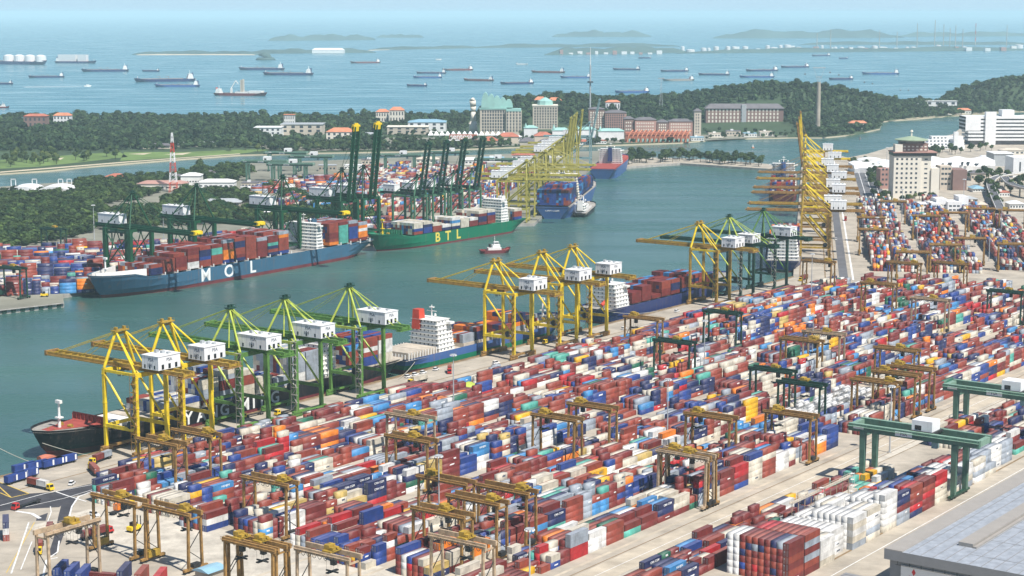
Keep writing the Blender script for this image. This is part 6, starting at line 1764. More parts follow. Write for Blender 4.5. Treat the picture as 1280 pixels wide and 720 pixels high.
# hotel with green vaulted roof
t, w_, k = building('hotel', 'tall beige hotel with a curved green vaulted roof, left of the other hotels', 600, 652, 168)
H1 = 31 * k
wl = block(t, 0, w_ * .62, 0, 30, 0, H1, 'stone_beige'); windows(t, wl, 9, 7, 5, w_ * .062, 5, H1 / 8, 2.8, 4)
w2 = block(t, w_ * .63, w_, -6, 24, 0, H1 - 3, 'stone_beige'); windows(t, w2, 5, 7, w_ * .66, w_ * .075, 5, H1 / 8, 2.4, 4, y=-6.06)
block(t, -1, w_ * .64, -1, 31, H1 + .02, H1 + 3, 'copper_green', 'cornice')
for q in range(5): vault(t, w_ * (.03 + .14 * q), w_ * (.03 + .14 * q) + w_ * .20, -1.5 + q * 1.2, 26 - q, H1 + 3.02 + .05 * q, (19 - 2.2 * q) * k, 'copper_green')
block(t, w_ * .63, w_ * .99, -6.5, 24, H1 - 2.98, H1 + 1, 'copper_green', 'parapet')
# hotel with octagonal green crown
t, w_, k = building('hotel', 'square beige hotel with a green octagonal crown', 666, 697, 163)
H1 = 30 * k; wl = block(t, 0, w_, 0, 34, 0, H1, 'stone_beige'); windows(t, wl, 9, 8, 4, w_ * .105, 4, H1 / 9, 2.6, 3.4)
block(t, -.8, w_ + .8, -.8, 34.8, H1 + .02, H1 + 2, 'stone_cream', 'cornice')
mb = MB(); mb.tube((w_ / 2, 16, H1 + 2), (w_ / 2, 16, H1 + 9), w_ * .32, w_ * .30, 8); mb.tube((w_ / 2, 16, H1 + 9), (w_ / 2, 16, H1 + 15), w_ * .30, 2, 8); mb.tube((w_ / 2, 16, H1 + 15), (w_ / 2, 16, H1 + 18), .4, .2, 5); mb.build('crown_roof', M['copper_green'], t)
# pink brown hotel
t, w_, k = building('hotel', 'brown brick hotel in two wings with dark roofs, behind the olive cranes', 736, 783, 163)
H1 = 24 * k; wl = block(t, 0, w_ * .42, 6, 40, 0, H1 + 3, 'brick_brown'); windows(t, wl, 6, 7, 4, w_ * .065, 4, H1 / 8, 2.4, 3, y=5.94, mt='stone_cream')
w2 = block(t, w_ * .43, w_, 0, 40, 0, H1 - 3, 'brick_pink'); windows(t, w2, 9, 6, w_ * .46, w_ * .058, 4, H1 / 8, 2.2, 3)
hip(t, 0, w_ * .42, 6, 40, H1 + 3.02, 3, 'slate'); hip(t, w_ * .43, w_, 0, 40, H1 - 2.98, 4, 'slate')
# long brick hotel row with tower
t, w_, k = building('hotel', 'long pink brick hotel row with a slender corner tower', 780, 876, 170)
for a, b, hh, mt in ((0, .13, 21, 'brick_brown'), (.14, .42, 20, 'brick_pink'), (.43, .58, 17, 'brick_brown'), (.585, .9, 18, 'brick_pink')):
    wl = block(t, w_ * a, w_ * b, 0 if a else 4, 26, 0, hh * k, mt); n = max(3, int((b - a) * 30)); windows(t, wl, n, 4, w_ * a + 4, (w_ * (b - a) - 6) / n, 4, hh * k / 5, 2, 2.6, 'stone_cream', y=-.06 if a else 3.94)
    hip(t, w_ * a, w_ * b, 0 if a else 4, 26, hh * k + .02, 4, 'slate')
wl = block(t, w_ * .91, w_, -3, 12, 0, 31 * k, 'stone_beige'); windows(t, wl, 2, 7, w_ * .935, w_ * .03, 5, 5, 1.8, 2.6, y=-3.06); hip(t, w_ * .91, w_, -3, 12, 31 * k + .02, 4, 'slate', 1.5)
# dark hotel under the hill
t, w_, k = building('hotel', 'long plum brown hotel with a dark roof at the wooded hill foot', 882, 979, 159)
H1 = 23 * k; wl = block(t, 0, w_, 0, 24, 0, H1, 'brick_brown'); windows(t, wl, 20, 4, 6, (w_ - 10) / 20, 9, H1 / 5.2, 3.0, 4.4, 'stone_cream')
hip(t, 0, w_, 0, 24, H1 + .02, 7 * k * .8, 'slate', 2.0); block(t, w_ * .46, w_ * .52, -2, 20, 0, H1 + 7, 'lamp_grey', 'lift_tower'); block(t, -2, w_ + 2, -8, -.05, 0, 7, 'stone_cream', 'podium')
# orange red arched hall
t, w_, k = building('arched_hall', 'orange red hall with a row of arched ribs at the waterfront', 782, 862, 178)
block(t, 0, w_, 3, 26, 0, 9 * k, 'tile_red')
for q in range(14):
    x = w_ * (.02 + .07 * q); mb = MB(); pp = [(x, -1, 0), (x + 2, -1.2, 7 * k), (x + 6, 2, 12 * k), (x + 10, 12, 14.5 * k), (x + 12, 24, 13 * k)]; mb.path(pp, 1.0, 6); mb.build('roof_rib', M['tile_orange'], t)
    MB().box(x + 3, x + 6, 2.6, 2.95, 1, 4.5 * k).build('window', M['copper_green'], t)
block(t, 0, w_, 2, 26, 9 * k + .02, 12 * k, 'tile_red', 'roof')
# statue tower
t, w_, k = building('statue_tower', 'tall pale stone statue tower on a round plinth left of the vaulted hotel', 586, 597, 166)
mb = MB(); c = w_ / 2
mb.tube((c, 5, 0), (c, 5, 14 * k), w_ * .55, w_ * .40, 12); mb.tube((c, 5, 14 * k), (c, 5, 26 * k), w_ * .34, w_ * .26, 12); mb.tube((c, 5, 26 * k), (c, 5, 33 * k), w_ * .26, w_ * .34, 12); mb.tube((c, 5, 33 * k), (c - 1, 3, 40 * k), w_ * .34, w_ * .36, 12); mb.tube((c - 1, 3, 40 * k), (c, 5, 43 * k), w_ * .36, w_ * .12, 12)
mb.build('body', M['stone_cream'], t, smooth=True)
mb = MB(); mb.tube((c, 5, 6 * k), (c - 7, 0, 12 * k), 2.4, 1.2, 8); mb.tube((c, 5, 6 * k), (c + 7, 0, 11 * k), 2.4, 1.2, 8); mb.build('fin', M['stone_cream'], t)
# pale sheds and halls of the resort
def shed(label, x0, x1, yb, hpx, mt, rt, depth=40, kind='hip', rh=4, name='hall', win=0):
    t, w_, k = building(name, label, x0, x1, yb); H1 = hpx * k
    wl = block(t, 0, w_, 0, depth, 0, H1, mt)
    if win: windows(t, wl, win, 1 if H1 < 9 else 2, w_ / win * .5, w_ / win, H1 * .3, H1 * .38, w_ / win * .42, H1 * .22)
    if kind == 'hip': hip(t, 0, w_, 0, depth, H1 + .02, rh, rt)
    elif kind == 'vault': vault(t, -1, w_ + 1, 0, depth, H1 + .02, rh, rt)
    else: block(t, -1, w_ + 1, -1, depth + 1, H1 + .02, H1 + 1, rt, 'roof')
    return t
for a in (('white gabled exhibition hall with a pale blue front', 510, 557, 165, 12, 'white_paint', 'light_blue_roof', 50), ('low cream shed with a long roof before the white gabled hall', 484, 535, 168, 9, 'stone_beige', 'stone_cream', 36, 'flat'),
          ('white cubic show hall left of the long beige hall', 318, 351, 171, 11, 'white_paint', 'white_paint', 40, 'flat'), ('long beige hall with a grey roof right of the white show hall', 351, 403, 169, 13, 'stone_beige', 'lamp_grey', 46, 'flat'),
          ('beige castle like block at the right of the long hall', 408, 442, 178, 13, 'stone_cream', 'tile_orange', 30, 'hip', 6), ('white tiered house with pink bands among the trees', 355, 368, 160, 16, 'hull_white', 'tile_orange', 16, 'flat'),
          ('brown veranda house with a red roof at the far left treetops', 30, 58, 163, 17, 'brick_brown', 'tile_red', 22, 'hip', 4), ('white house with a bright orange roof at the far left treetops', 67, 88, 158, 13, 'white_paint', 'tile_orange', 18, 'hip', 5),
          ('orange roofed pavilion group in the woods above the white hall', 470, 486, 156, 16, 'stone_cream', 'tile_orange', 18, 'hip', 5), ('wide orange roof in the woods above the white hall', 487, 505, 157, 19, 'stone_cream', 'tile_orange', 18, 'hip', 6),
          ('orange roofed villa on the wooded ridge left of the slim tower', 668, 683, 150, 25, 'stone_cream', 'tile_orange', 18, 'hip', 6), ('orange roofed villa on the wooded ridge nearer the slim tower', 685, 702, 150, 24, 'stone_cream', 'tile_orange', 18, 'hip', 6),
          ('white building with an orange roof in the woods right of the slim tower', 757, 775, 152, 24, 'white_paint', 'tile_orange', 16, 'hip', 4), ('small terrace of orange roofs at the hill foot by the water', 1062, 1084, 161, 7, 'stone_cream', 'tile_orange', 16, 'hip', 4),
          ('orange roofs at the beach below the right hill', 1196, 1214, 143, 5, 'stone_cream', 'tile_orange', 16, 'hip', 4), ('second orange roof at the beach below the right hill', 1180, 1190, 144, 5, 'stone_cream', 'tile_orange', 14, 'hip', 4),
          ('white long hotel on the ridge between both wooded hills', 1147, 1196, 139, 12, 'white_paint', 'hull_white', 14, 'flat')): shed(*a, win=5)
for i, (x0, x1, yb, hp, lb) in enumerate(((602, 622, 181, 5, 'dark red roofed pavilion left in the resort group'), (622, 648, 179, 8, 'large dark red roof behind the pavilions'), (650, 668, 182, 5, 'grey brown pavilion roof in the resort group'), (668, 690, 178, 8, 'steep crimson roof in the resort group'), (672, 694, 183, 4, 'low grey pavilion by the quay before the crimson roof'))):
    shed(lb, x0, x1, yb, hp, 'stone_beige', 'slate' if i in (2, 4) else 'tile_red', 26, 'hip', 6, name='pavilion')
for i, (x0, x1, yb, hp, lb) in enumerate(((655, 672, 171, 11, 'white castle house left of the pale spire'), (690, 712, 173, 10, 'white castle house right of the pale spire'), (720, 745, 174, 12, 'white castle hall behind the raised olive booms'), (748, 780, 175, 11, 'white hall with arches right of the raised booms'))):
    t = shed(lb, x0, x1, yb, hp, 'white_paint', 'copper_green', 22, 'hip', 4, name='castle_house')
    MB().tube((3, 3, 0), (3, 3, 16), 2.2, 2.2, 8).tube((3, 3, 16), (3, 3, 24), 2.8, .1, 8).build('turret', M['copper_green'], t)
# white canopy row with the sign
t, w_, k = building('canopy_row', 'row of white tent canopies with the resort sign', 535, 634, 176)
for q in range(14):
    x = w_ * q / 14; MB().hexa(((x, 0, 9), (x + w_ / 15, 0, 9), (x + w_ / 15, 16, 9), (x, 16, 9), (x + w_ / 40, 7, 15), (x + w_ / 26, 7, 15), (x + w_ / 26, 9, 15), (x + w_ / 40, 9, 15))).build('canopy', M['white_paint'], t)
    MB().box(x + .2, x + .7, .2, .7, 0, 9).build('post', M['lamp_grey'], t)
bo_ = block(t, w_ * .27, w_ * .62, -2, -1.4, 2, 11, 'tile_red', 'sign_board'); text('sentosa', 12, M['letter_white'], bo_, (w_ * .42, -2.1, 7), (1, 0, 0), ext=.1)
# slim sky tower
t, w_, k = building('observation_tower', 'very slim white observation tower rising above the woods', 735, 740, 160)
mb = MB(); c = w_ / 2; mb.tube((c, 0, 0), (c, 0, 78 * k), 1.6, 1.4, 10); mb.build('shaft', M['lamp_grey'], t)
MB().tube((c, 0, 78 * k), (c, 0, 100 * k), .8, .3, 8).build('antenna', M['hull_white'], t); MB().tube((c, 0, 56 * k), (c, 0, 58 * k), 5.5, 5.5, 14).build('cabin', M['window_dark'], t)
# lattice tower
t, w_, k = building('lattice_tower', 'thin grey lattice tower on the wooded ridge beside an anchored tanker', 823, 829, 152); mb = MB()
for a in (-1, 1):
    for b in (-1, 1): mb.beam((w_ / 2 + a * 3.5, b * 3.5, 0), (w_ / 2 + a * .6, b * .6, 54 * k), .4, .4)
for q in range(9): mb.beam((w_ / 2 - 3.5 + .32 * q, -3.5 + .32 * q, 6 * k * q), (w_ / 2 + 3.5 - .32 * q - .3, -3.5 + .32 * q, 6 * k * (q + 1)), .25, .25)
mb.build('lattice', M['lamp_grey'], t); MB().box(w_ / 2 - 6, w_ / 2 + 6, -1, 1, 53 * k, 54 * k).build('platform', M['lamp_grey'], t)
# cable car pylon with arms
t, w_, k = building('cable_pylon', 'tall pale concrete cable car pylon standing before the wooded hill', 1018, 1026, 166); c = w_ / 2
MB().tube((c, 0, 0), (c, 0, 62 * k), 4.4, 3.4, 14).build('shaft', M['concrete'], t)
mb = MB()
for s in (-1, 1): mb.beam((c + s * 2, 0, 62 * k), (c + s * 9, 0, 79 * k), .5, .5); mb.beam((c + s * 2, 0, 62 * k), (c, 0, 70 * k), .5, .5)
mb.box(c - 11, c + 11, -1, 1, 79 * k, 80 * k); mb.box(c - 5, c + 5, -.8, .8, 68 * k, 68.6 * k); mb.build('arm', M['lamp_grey'], t)
for i, (px, py) in enumerate(((1004, 91), (1035, 89), (1046, 92), (1078, 101), (1088, 103), (1123, 111), (1133, 111))):
    D = 3000 + 6 * abs(px - 1022) ; r_ = (px - 640) / FP * D; z = HC - D * (py - 15) / FP
    t = thing('cable_car', 'dark cable car cabin hanging right of the pylon above the sea' if i else 'dark cable car cabin hanging left of the pylon', 'cable car', (r_, D, z), 0, 'cable cars strung from the pylon')
    MB().hexa(((-1.1, -1, -1.4), (1.1, -1, -1.4), (1.1, 1, -1.4), (-1.1, 1, -1.4), (-1.4, -1.2, .6), (1.4, -1.2, .6), (1.4, 1.2, .6), (-1.4, 1.2, .6))).build('cabin', M['slate'], t); MB().beam((0, 0, .6), (0, 0, 4.2), .25, .25).build('hanger', M['lamp_grey'], t)
# red and white mast
t = thing('radio_mast', 'red and white banded lattice mast on the left bank by the lagoon', 'mast', (*P(217, 240), 3.0)); k = P(217, 240)[1] / FP
for q in range(6):
    z0, z1 = q * 12.4 * k, (q + 1) * 12.4 * k; r0, r1 = 4.6 * (1 - q / 7), 4.6 * (1 - (q + 1) / 7); mb = MB()
    for a in (-1, 1):
        for b in (-1, 1): mb.beam((a * r0, b * r0, z0), (a * r1, b * r1, z1), .55, .55)
    for h_ in (0, .5):
        za = z0 + (z1 - z0) * h_; ra = r0 + (r1 - r0) * h_; rb = r0 + (r1 - r0) * (h_ + .5); zb = z0 + (z1 - z0) * (h_ + .5)
        for b in (-1, 1): mb.beam((-ra, b * ra, za), (rb, b * rb, zb), .3, .3); mb.beam((ra, b * ra, za), (-rb, b * rb, zb), .3, .3); mb.beam((b * ra, -ra, za), (b * rb, rb, zb), .3, .3)
    mb.build('lattice_section', M['funnel_red'] if q % 2 == 0 else M['white_paint'], t)
# left bank: arched white hall, red roofs, long low buildings
t, w_, k = building('arched_shed', 'white double arched hall with white roof frames at the far left lagoon', 8, 86, 244, z=3)
vault(t, 0, w_ * .48, 0, 40, 4, 6, 'white_paint', n=12); vault(t, w_ * .5, w_, 0, 40, 4, 6, 'white_paint', n=12); block(t, 1, w_ - 1, 1, 39, 0, 3.8, 'glass_dark')
for q in (.08, .42, .84, .98):
    mb = MB(); x = w_ * q
    for dx in (-3, 2.2): mb.box(x + dx, x + dx + .8, 10, 10.8, 5, 18)
    mb.box(x - 3, x + 3, 10, 10.8, 17.2, 18.02); mb.build('roof_frame', M['white_paint'], t)
for lb, x0, x1, yb, hp, mt, rt in (('red hipped pavilion at the lagoon edge', 131, 155, 226, 5, 'brick_pink', 'tile_red'), ('long low building with a faded red roof behind the left crane', 172, 232, 238, 8, 'stone_cream', 'brick_pink'), ('white flat blocks right of the red and white mast', 226, 250, 232, 12, 'hull_white', 'hull_white'),
                                ('white low terminal building right of the mast', 248, 292, 236, 8, 'white_paint', 'hull_white'), ('white roofed shed beneath the third dark green crane', 330, 380, 272, 7, 'hull_white', 'white_paint'), ('long white roofed shed at the left bank centre', 385, 440, 258, 6, 'hull_white', 'white_paint'),
                                ('grey roofed shed beside the trees under the dark green cranes', 252, 300, 258, 5, 'concrete', 'lamp_grey')):
    a, b = bpos(x0, x1, yb, 3.0); t = thing('low_building', lb, 'building', (*a, 3.0), ang(b - a)); k = (a.length / FP); w_ = (b - a).length
    wl = block(t, 0, w_, 0, 24, 0, hp * k, mt); windows(t, wl, 7, 1, w_ / 14, w_ / 7, hp * k * .35, 3, w_ / 12, 1.6); hip(t, 0, w_, 0, 24, hp * k + .02, 3, rt)
used = [1]
for px, py, s, lb in ((330, 226, .95, 'distant grey green rail gantry left in the lagoon side group'), (362, 230, .95, 'distant grey green rail gantry nearest in the lagoon side group'), (388, 219, .95, 'distant grey green rail gantry right in the lagoon side group'), (356, 214, .95, 'distant grey green rail gantry rearmost in the lagoon side group'), (500, 216, .9, 'distant grey green rail gantry behind the raised green booms'), (560, 212, .9, 'distant grey green rail gantry behind the dull green booms'), (618, 222, .9, 'distant grey green rail gantry left of the olive cranes')):
    place(rm, used, (*P(px, py), 3.03), -.12, lb, 'distant rail gantries', scale=s)
# left bank yard gantries
used = RT['green'][1]
for px, py, lb in ((16, 372, 'grey green yard gantry at the left border of the left bank'), (68, 318, 'dark green yard gantry amid the left bank stacks'), (150, 322, 'dark green yard gantry behind the first dark green crane')):
    place(RT['green'][0], used, (*P(px, py), 3.03), -.55, lb, 'yard gantry cranes on the left bank')

# right side: pagoda tower
t, w_, k = building('tower_block', 'cream office tower topped by a green pagoda roof', 1116, 1168, 248, z=3)
H1 = 52 * k; wl = block(t, 0, w_ * .66, 0, 26, 0, H1, 'stone_cream'); windows(t, wl, 5, 8, w_ * .08, w_ * .115, 6, H1 / 9, 2.3, 2.3)
w2 = block(t, w_ * .665, w_ * .9, 2, 26, 0, H1, 'stone_cream'); windows(t, w2, 1, 8, w_ * .78, 3, 6, H1 / 9, 3.4, 1.6, y=1.94); block(t, w_ * .905, w_ * 1.1, 0, 20, 0, H1 - 14, 'stone_cream', 'side_wing')
block(t, -.6, w_ + .6, -1, 27, H1 + .02, H1 + 3.4, 'glass_dark', 'balcony_floor'); block(t, -1.2, w_ + 1.2, -1.6, 27.6, H1 + 3.42, H1 + 4.6, 'brick_pink', 'ledge')
block(t, w_ * .02, w_ * .2, 0, 12, H1 + 4.62, H1 + 13, 'stone_cream', 'corner_block'); mid = block(t, w_ * .2, w_ * .82, 3, 24, H1 + 4.62, H1 + 14, 'brick_brown', 'upper_floor'); windows(t, mid, 6, 2, w_ * .26, w_ * .1, H1 + 6, 3.6, 2.6, 1.6, 'stone_cream', y=2.94)
mb = MB(); cx_ = w_ * .46; mb.tube((cx_, 13, H1 + 14.02), (cx_, 13, H1 + 17), w_ * .30, w_ * .33, 14); mb.build('drum', M['slate'], t)
mb = MB(); mb.tube((cx_, 13, H1 + 17.02), (cx_, 13, H1 + 18), w_ * .40, w_ * .40, 16); mb.tube((cx_, 13, H1 + 18), (cx_, 13, H1 + 21.5), w_ * .40, w_ * .05, 16); mb.build('pagoda_roof', M['roof_green'], t)
mb = MB(); mb.tube((cx_, 13, H1 + 21.5), (cx_, 13, H1 + 26.5), 1.0, .8, 8); mb.tube((cx_, 13, H1 + 26.5), (cx_, 13, H1 + 28.5), 1.9, 1.0, 10); mb.build('finial', M['stone_cream'], t)
# wavy white mall
t, w_, k = building('shopping_mall', 'long white mall with a wavy cut-out facade behind the pagoda tower', 1068, 1243, 216, z=3); H1 = 15 * k; mb = MB()
segs = 26; rings = []
for q in range(segs + 1):
    x = w_ * q / segs; z = H1 * (.55 + .4 * min(1, q / 14)) + 1.6 * math.sin(q * 1.3); y0 = 2.0 * math.sin(q * .9)
    rings.append([(x, y0, 0), (x, y0 - 1.5, z * .6), (x, y0 + 2, z), (x, 45, z + 1.5), (x, 45, 0)])
mb.loft(rings, 0); mb.poly(rings[0][::-1]); mb.poly(rings[-1]); wl = mb.build('wall', M['white_paint'], t)
for q, (x, z, a, b) in enumerate(((.12, 2, .03, 5), (.2, 3, .018, 5), (.33, 3, .022, 6), (.62, 6, .012, 7), (.67, 8, .02, 6), (.76, 9, .012, 6), (.8, 9, .016, 6), (.86, 9, .02, 4))):
    mb = MB(); xx = w_ * x; ww = w_ * a; mb.poly([(xx, -5.0, z), (xx + ww * .7, -5.0, z + b * .3), (xx + ww, -5.0, z + b), (xx - ww * .5, -5.0, z + b), (xx - ww * .8, -5.0, z + b * .5)]); mb.build('cutout_window', M['window_dark'], wl)
t, w_, k = building('mall_annex', 'grey roofed annex at the right end of the wavy white mall', 1242, 1266, 208, z=3); block(t, 0, w_, 0, 40, 0, 15 * k, 'lamp_grey'); block(t, -1, w_ + 1, -1, 41, 15 * k + .02, 15 * k + 1, 'white_paint', 'roof')
t, w_, k = building('mall_annex', 'white block with a slit window right of the grey annex', 1266, 1300, 222, z=3); wl = block(t, 0, w_, 0, 40, 0, 24 * k, 'white_paint'); windows(t, wl, 2, 1, w_ * .25, w_ * .2, 6, 3, 2, 14)
# big white ferry terminal with louvre floors
t, w_, k = building('ferry_terminal', 'big white terraced terminal with dark window bands at the far right shore', 1206, 1300, 181, z=3)
f_ = 4.6 * k
block(t, w_ * .08, w_, 4, 40, 0, f_ * 4, 'slate', 'core')
for q in range(7):
    x0 = w_ * (.0 if q > 2 else .04); block(t, x0, w_, 0, 42, f_ * (1.1 + q * .95), f_ * (1.1 + q * .95) + f_ * .55, 'white_paint', 'floor_slab')
block(t, w_ * .05, w_ - 1, 3, 40, f_ * 4.01, f_ * 7.2, 'window_dark', 'glazing'); block(t, w_ * .26, w_ * .4, -3, 6, 0, f_ * 8.6, 'white_paint', 'stair_core'); block(t, w_ * .5, w_ * .66, 8, 30, f_ * 7.4, f_ * 9, 'white_paint', 'roof_house'); block(t, 0, w_ * .2, -.5, 42, f_ * 3.7, f_ * 7.3, 'white_paint', 'end_wall')
# terraced white block
t, w_, k = building('terrace_block', 'white stepped building with rows of arches beside the terraced terminal', 1152, 1206, 186, z=3)
for q in range(4):
    wl = block(t, w_ * .09 * q, w_, 4 * q, 4 * q + 18, q * 4.6, q * 4.6 + 4.5, 'white_paint', 'terrace'); windows(t, wl, 10 - 2 * q, 1, w_ * .09 * q + 4, w_ * .085, q * 4.6 + 1.2, 3, 3, 2.0, y=4 * q - .06)
block(t, w_ * .74, w_ * .84, -1, 6, 0, 26, 'white_paint', 'lift_tower')
t, w_, k = building('shore_pavilion', 'low white pavilion with a dark curved window at the shore', 1070, 1112, 208, z=3); vault(t, 0, w_, 0, 26, 2, 9, 'white_paint', n=14); block(t, 2, w_ - 2, .5, 25, 0, 1.9, 'glass_dark'); 
# brown block and low white office
t, w_, k = building('office_block', 'brown grey office block right behind the pagoda tower', 1176, 1208, 238, z=3); wl = block(t, 0, w_ * .45, 6, 30, 0, 29 * k, 'stone_beige'); w2 = block(t, w_ * .46, w_, 0, 30, 0, 25 * k, 'brick_brown'); windows(t, wl, 3, 4, w_ * .1, w_ * .13, 6, 6, 3, 2.4, y=5.94)
t, w_, k = building('low_office', 'stepped bright white low office beside the far right yard', 1152, 1212, 266, z=3)
for a, b, y0, hh in ((0, .2, 6, 10), (.18, .34, -4, 12), (.32, .55, 4, 16), (.53, .82, -2, 13), (.8, 1.0, 6, 18)):
    wl = block(t, w_ * a, w_ * b, y0, y0 + 24, 0, hh * k + a, 'white_paint'); windows(t, wl, 3, 2, w_ * a + w_ * (b - a) * .2, w_ * (b - a) * .28, 2.4, 4.2, w_ * (b - a) * .2, 1.7, y=y0 - .06)
t, w_, k = building('brick_house', 'narrow red brick block at the tower foot', 1100, 1116, 236, z=3); wl = block(t, 0, w_, 0, 24, 0, 24 * k, 'brick_pink'); windows(t, wl, 3, 4, w_ * .2, w_ * .28, 4, 6, 2.4, 2.4)
# flyover
def ribbon(pts, wd, th, mt, name, t):
    mb = MB(); rings = []
    for i, p in enumerate(pts):
        a = V_(pts[max(0, i - 1)][:2]); b = V_(pts[min(len(pts) - 1, i + 1)][:2]); d = (b - a).normalized(); n_ = V_((-d.y, d.x)) * wd / 2; x, y, z = p
        rings.append([(x + n_.x, y + n_.y, z), (x - n_.x, y - n_.y, z), (x - n_.x, y - n_.y, z + th), (x + n_.x, y + n_.y, z + th)])
    mb.loft(rings, 0); mb.poly(rings[0][::-1]); mb.poly(rings[-1]); return mb.build(name, M[mt], t)
def curve(px, z, n=24):
    p = [V_((*P(*q, z), z)) for q in px]; out = []
    for i in range(len(p) - 1):
        p0, p1, p2, p3 = p[max(0, i - 1)], p[i], p[i + 1], p[min(len(p) - 1, i + 2)]
        for j in range(6):
            s = j / 6; out.append(tuple(.5 * ((2 * p1) + (p2 - p0) * s + (2 * p0 - 5 * p1 + 4 * p2 - p3) * s * s + (3 * p1 - p0 - 3 * p2 + p3) * s ** 3)))
    return out + [tuple(p[-1])]
for lb, px, z, wd in (('grey curved flyover ramp sweeping round the trees at right', [(1250, 262), (1243, 246), (1238, 232), (1243, 224), (1256, 220), (1290, 216)], 10, 9), ('second grey flyover leaving the right border', [(1255, 222), (1262, 230), (1275, 235), (1300, 239)], 13, 9)):
    t = thing('flyover', lb, 'flyover'); pts_ = curve(px, z); d = ribbon(pts_, wd, 1.4, 'concrete', 'deck', t)
    for s in (-1, 1):
        off = []
        for i, p in enumerate(pts_):
            a = V_(pts_[max(0, i - 1)][:2]); b = V_(pts_[min(len(pts_) - 1, i + 1)][:2]); dd = (b - a).normalized(); off.append((p[0] - dd.y * s * (wd / 2 - .2), p[1] + dd.x * s * (wd / 2 - .2), p[2] + 1.4))
        ribbon(off, .4, 1.0, 'hull_white', 'parapet', t)
    ribbon([(p[0], p[1], p[2] + 1.41) for p in pts_], wd - 1, .02, 'asphalt_far', 'roadway', t)
    for p in pts_[2::5]: MB().tube((p[0], p[1], 3), (p[0], p[1], p[2] - .02), 1.0, n=10).build('pier', M['concrete'], t)

# low service buildings that crowd the shores
LB = [(1222, 1234, 262, 6), (1200, 1222, 254, 5), (1214, 1232, 226, 9), (1246, 1262, 246, 5), (1262, 1280, 262, 7), (1228, 1250, 204, 8), (1252, 1280, 194, 6), (1216, 1232, 240, 4),
      (252, 268, 222, 6), (302, 322, 234, 5), (398, 420, 214, 7), (430, 452, 212, 5), (452, 474, 206, 6), (206, 228, 226, 5), (470, 490, 226, 6), (576, 600, 206, 6), (604, 630, 203, 5), (640, 668, 200, 6), (676, 704, 197, 5), (520, 548, 204, 5)]
LB2 = [(500, 512, 181, 4), (516, 532, 183, 4), (540, 556, 182, 4), (560, 574, 181, 5), (700, 716, 180, 5), (722, 738, 181, 4), (742, 758, 180, 4), (640, 652, 176, 5), (450, 470, 174, 6), (452, 476, 181, 4), (886, 904, 172, 5), (908, 926, 170, 6), (930, 946, 171, 4), (950, 966, 170, 5), (864, 880, 176, 4), (380, 396, 182, 4), (340, 360, 179, 4), (164, 214, 186, 4), (216, 268, 183.5, 4), (282, 300, 180, 5)]
WB = ['white', 'cream', 'grey', 'beige', 'pale']; lbr = random.Random(21)
def near_word(px, py):
    L_ = [((1250, 235), 'flyover'), ((1140, 220), 'pagoda roofed tower'), ((1250, 185), 'white terraced terminal'), ((217, 220), 'red and white mast'), ((340, 220), 'grey green rail gantries'), ((430, 210), 'raised green booms'), ((590, 205), 'olive cranes'), ((690, 198), 'red decked ship'),
          ((520, 170), 'white canopy row'), ((740, 176), 'castle houses'), ((640, 176), 'red roofed pavilions'), ((920, 168), 'plum brown hotel'), ((870, 174), 'slender corner tower'), ((370, 178), 'castle like block'), ((200, 184), 'golf lawn')]
    return min(L_, key=lambda q: (q[0][0] - px) ** 2 + (q[0][1] - py) ** 2)[1]
grp_lb = {}
for q in LB + LB2: grp_lb.setdefault(near_word((q[0] + q[1]) / 2, q[2]), []).append(q)
for g_ in grp_lb.values(): g_.sort()
def order_word(q, w):
    g_ = grp_lb[w]; i = g_.index(q)
    if len(g_) == 1: return 'alone'
    return 'leftmost of them' if i == 0 else 'rightmost of them' if i == len(g_) - 1 else ('second', 'third', 'fourth', 'fifth', 'sixth', 'seventh', 'eighth')[i - 1] + ' from left'
for lst, z in ((LB, 3.0), (LB2, 2.0)):
    for x0, x1, yb, hp in lst:
        w = near_word((x0 + x1) / 2, yb)
        mt, rt, wd = lbr.choice([('hull_white', 'white_paint', 'white'), ('stone_cream', 'stone_beige', 'cream'), ('concrete', 'lamp_grey', 'grey'), ('stone_beige', 'slate', 'dark roofed beige'), ('hull_white', 'tile_red', 'red roofed white'), ('hull_white', 'light_blue_roof', 'blue roofed white')])
        t, w_, k = building('low_building', '%s low building by the %s, %s' % (wd, w, order_word((x0, x1, yb, hp), w)), x0, x1, yb, z=z)
        dp = lbr.uniform(14, 26); wl = block(t, 0, w_, 0, dp, 0, hp * k, mt); windows(t, wl, 5, 1, w_ / 10, w_ / 5, hp * k * .35, 3, w_ / 9, hp * k * .3)
        if lbr.random() < .6: hip(t, 0, w_, 0, dp, hp * k + .02, 2.6, rt)
        else: block(t, -.4, w_ + .4, -.4, dp + .4, hp * k + .02, hp * k + .7, rt, 'roof'); block(t, w_ * .3, w_ * .5, dp * .3, dp * .6, hp * k + .72, hp * k + 3, 'hull_white', 'roof_house')
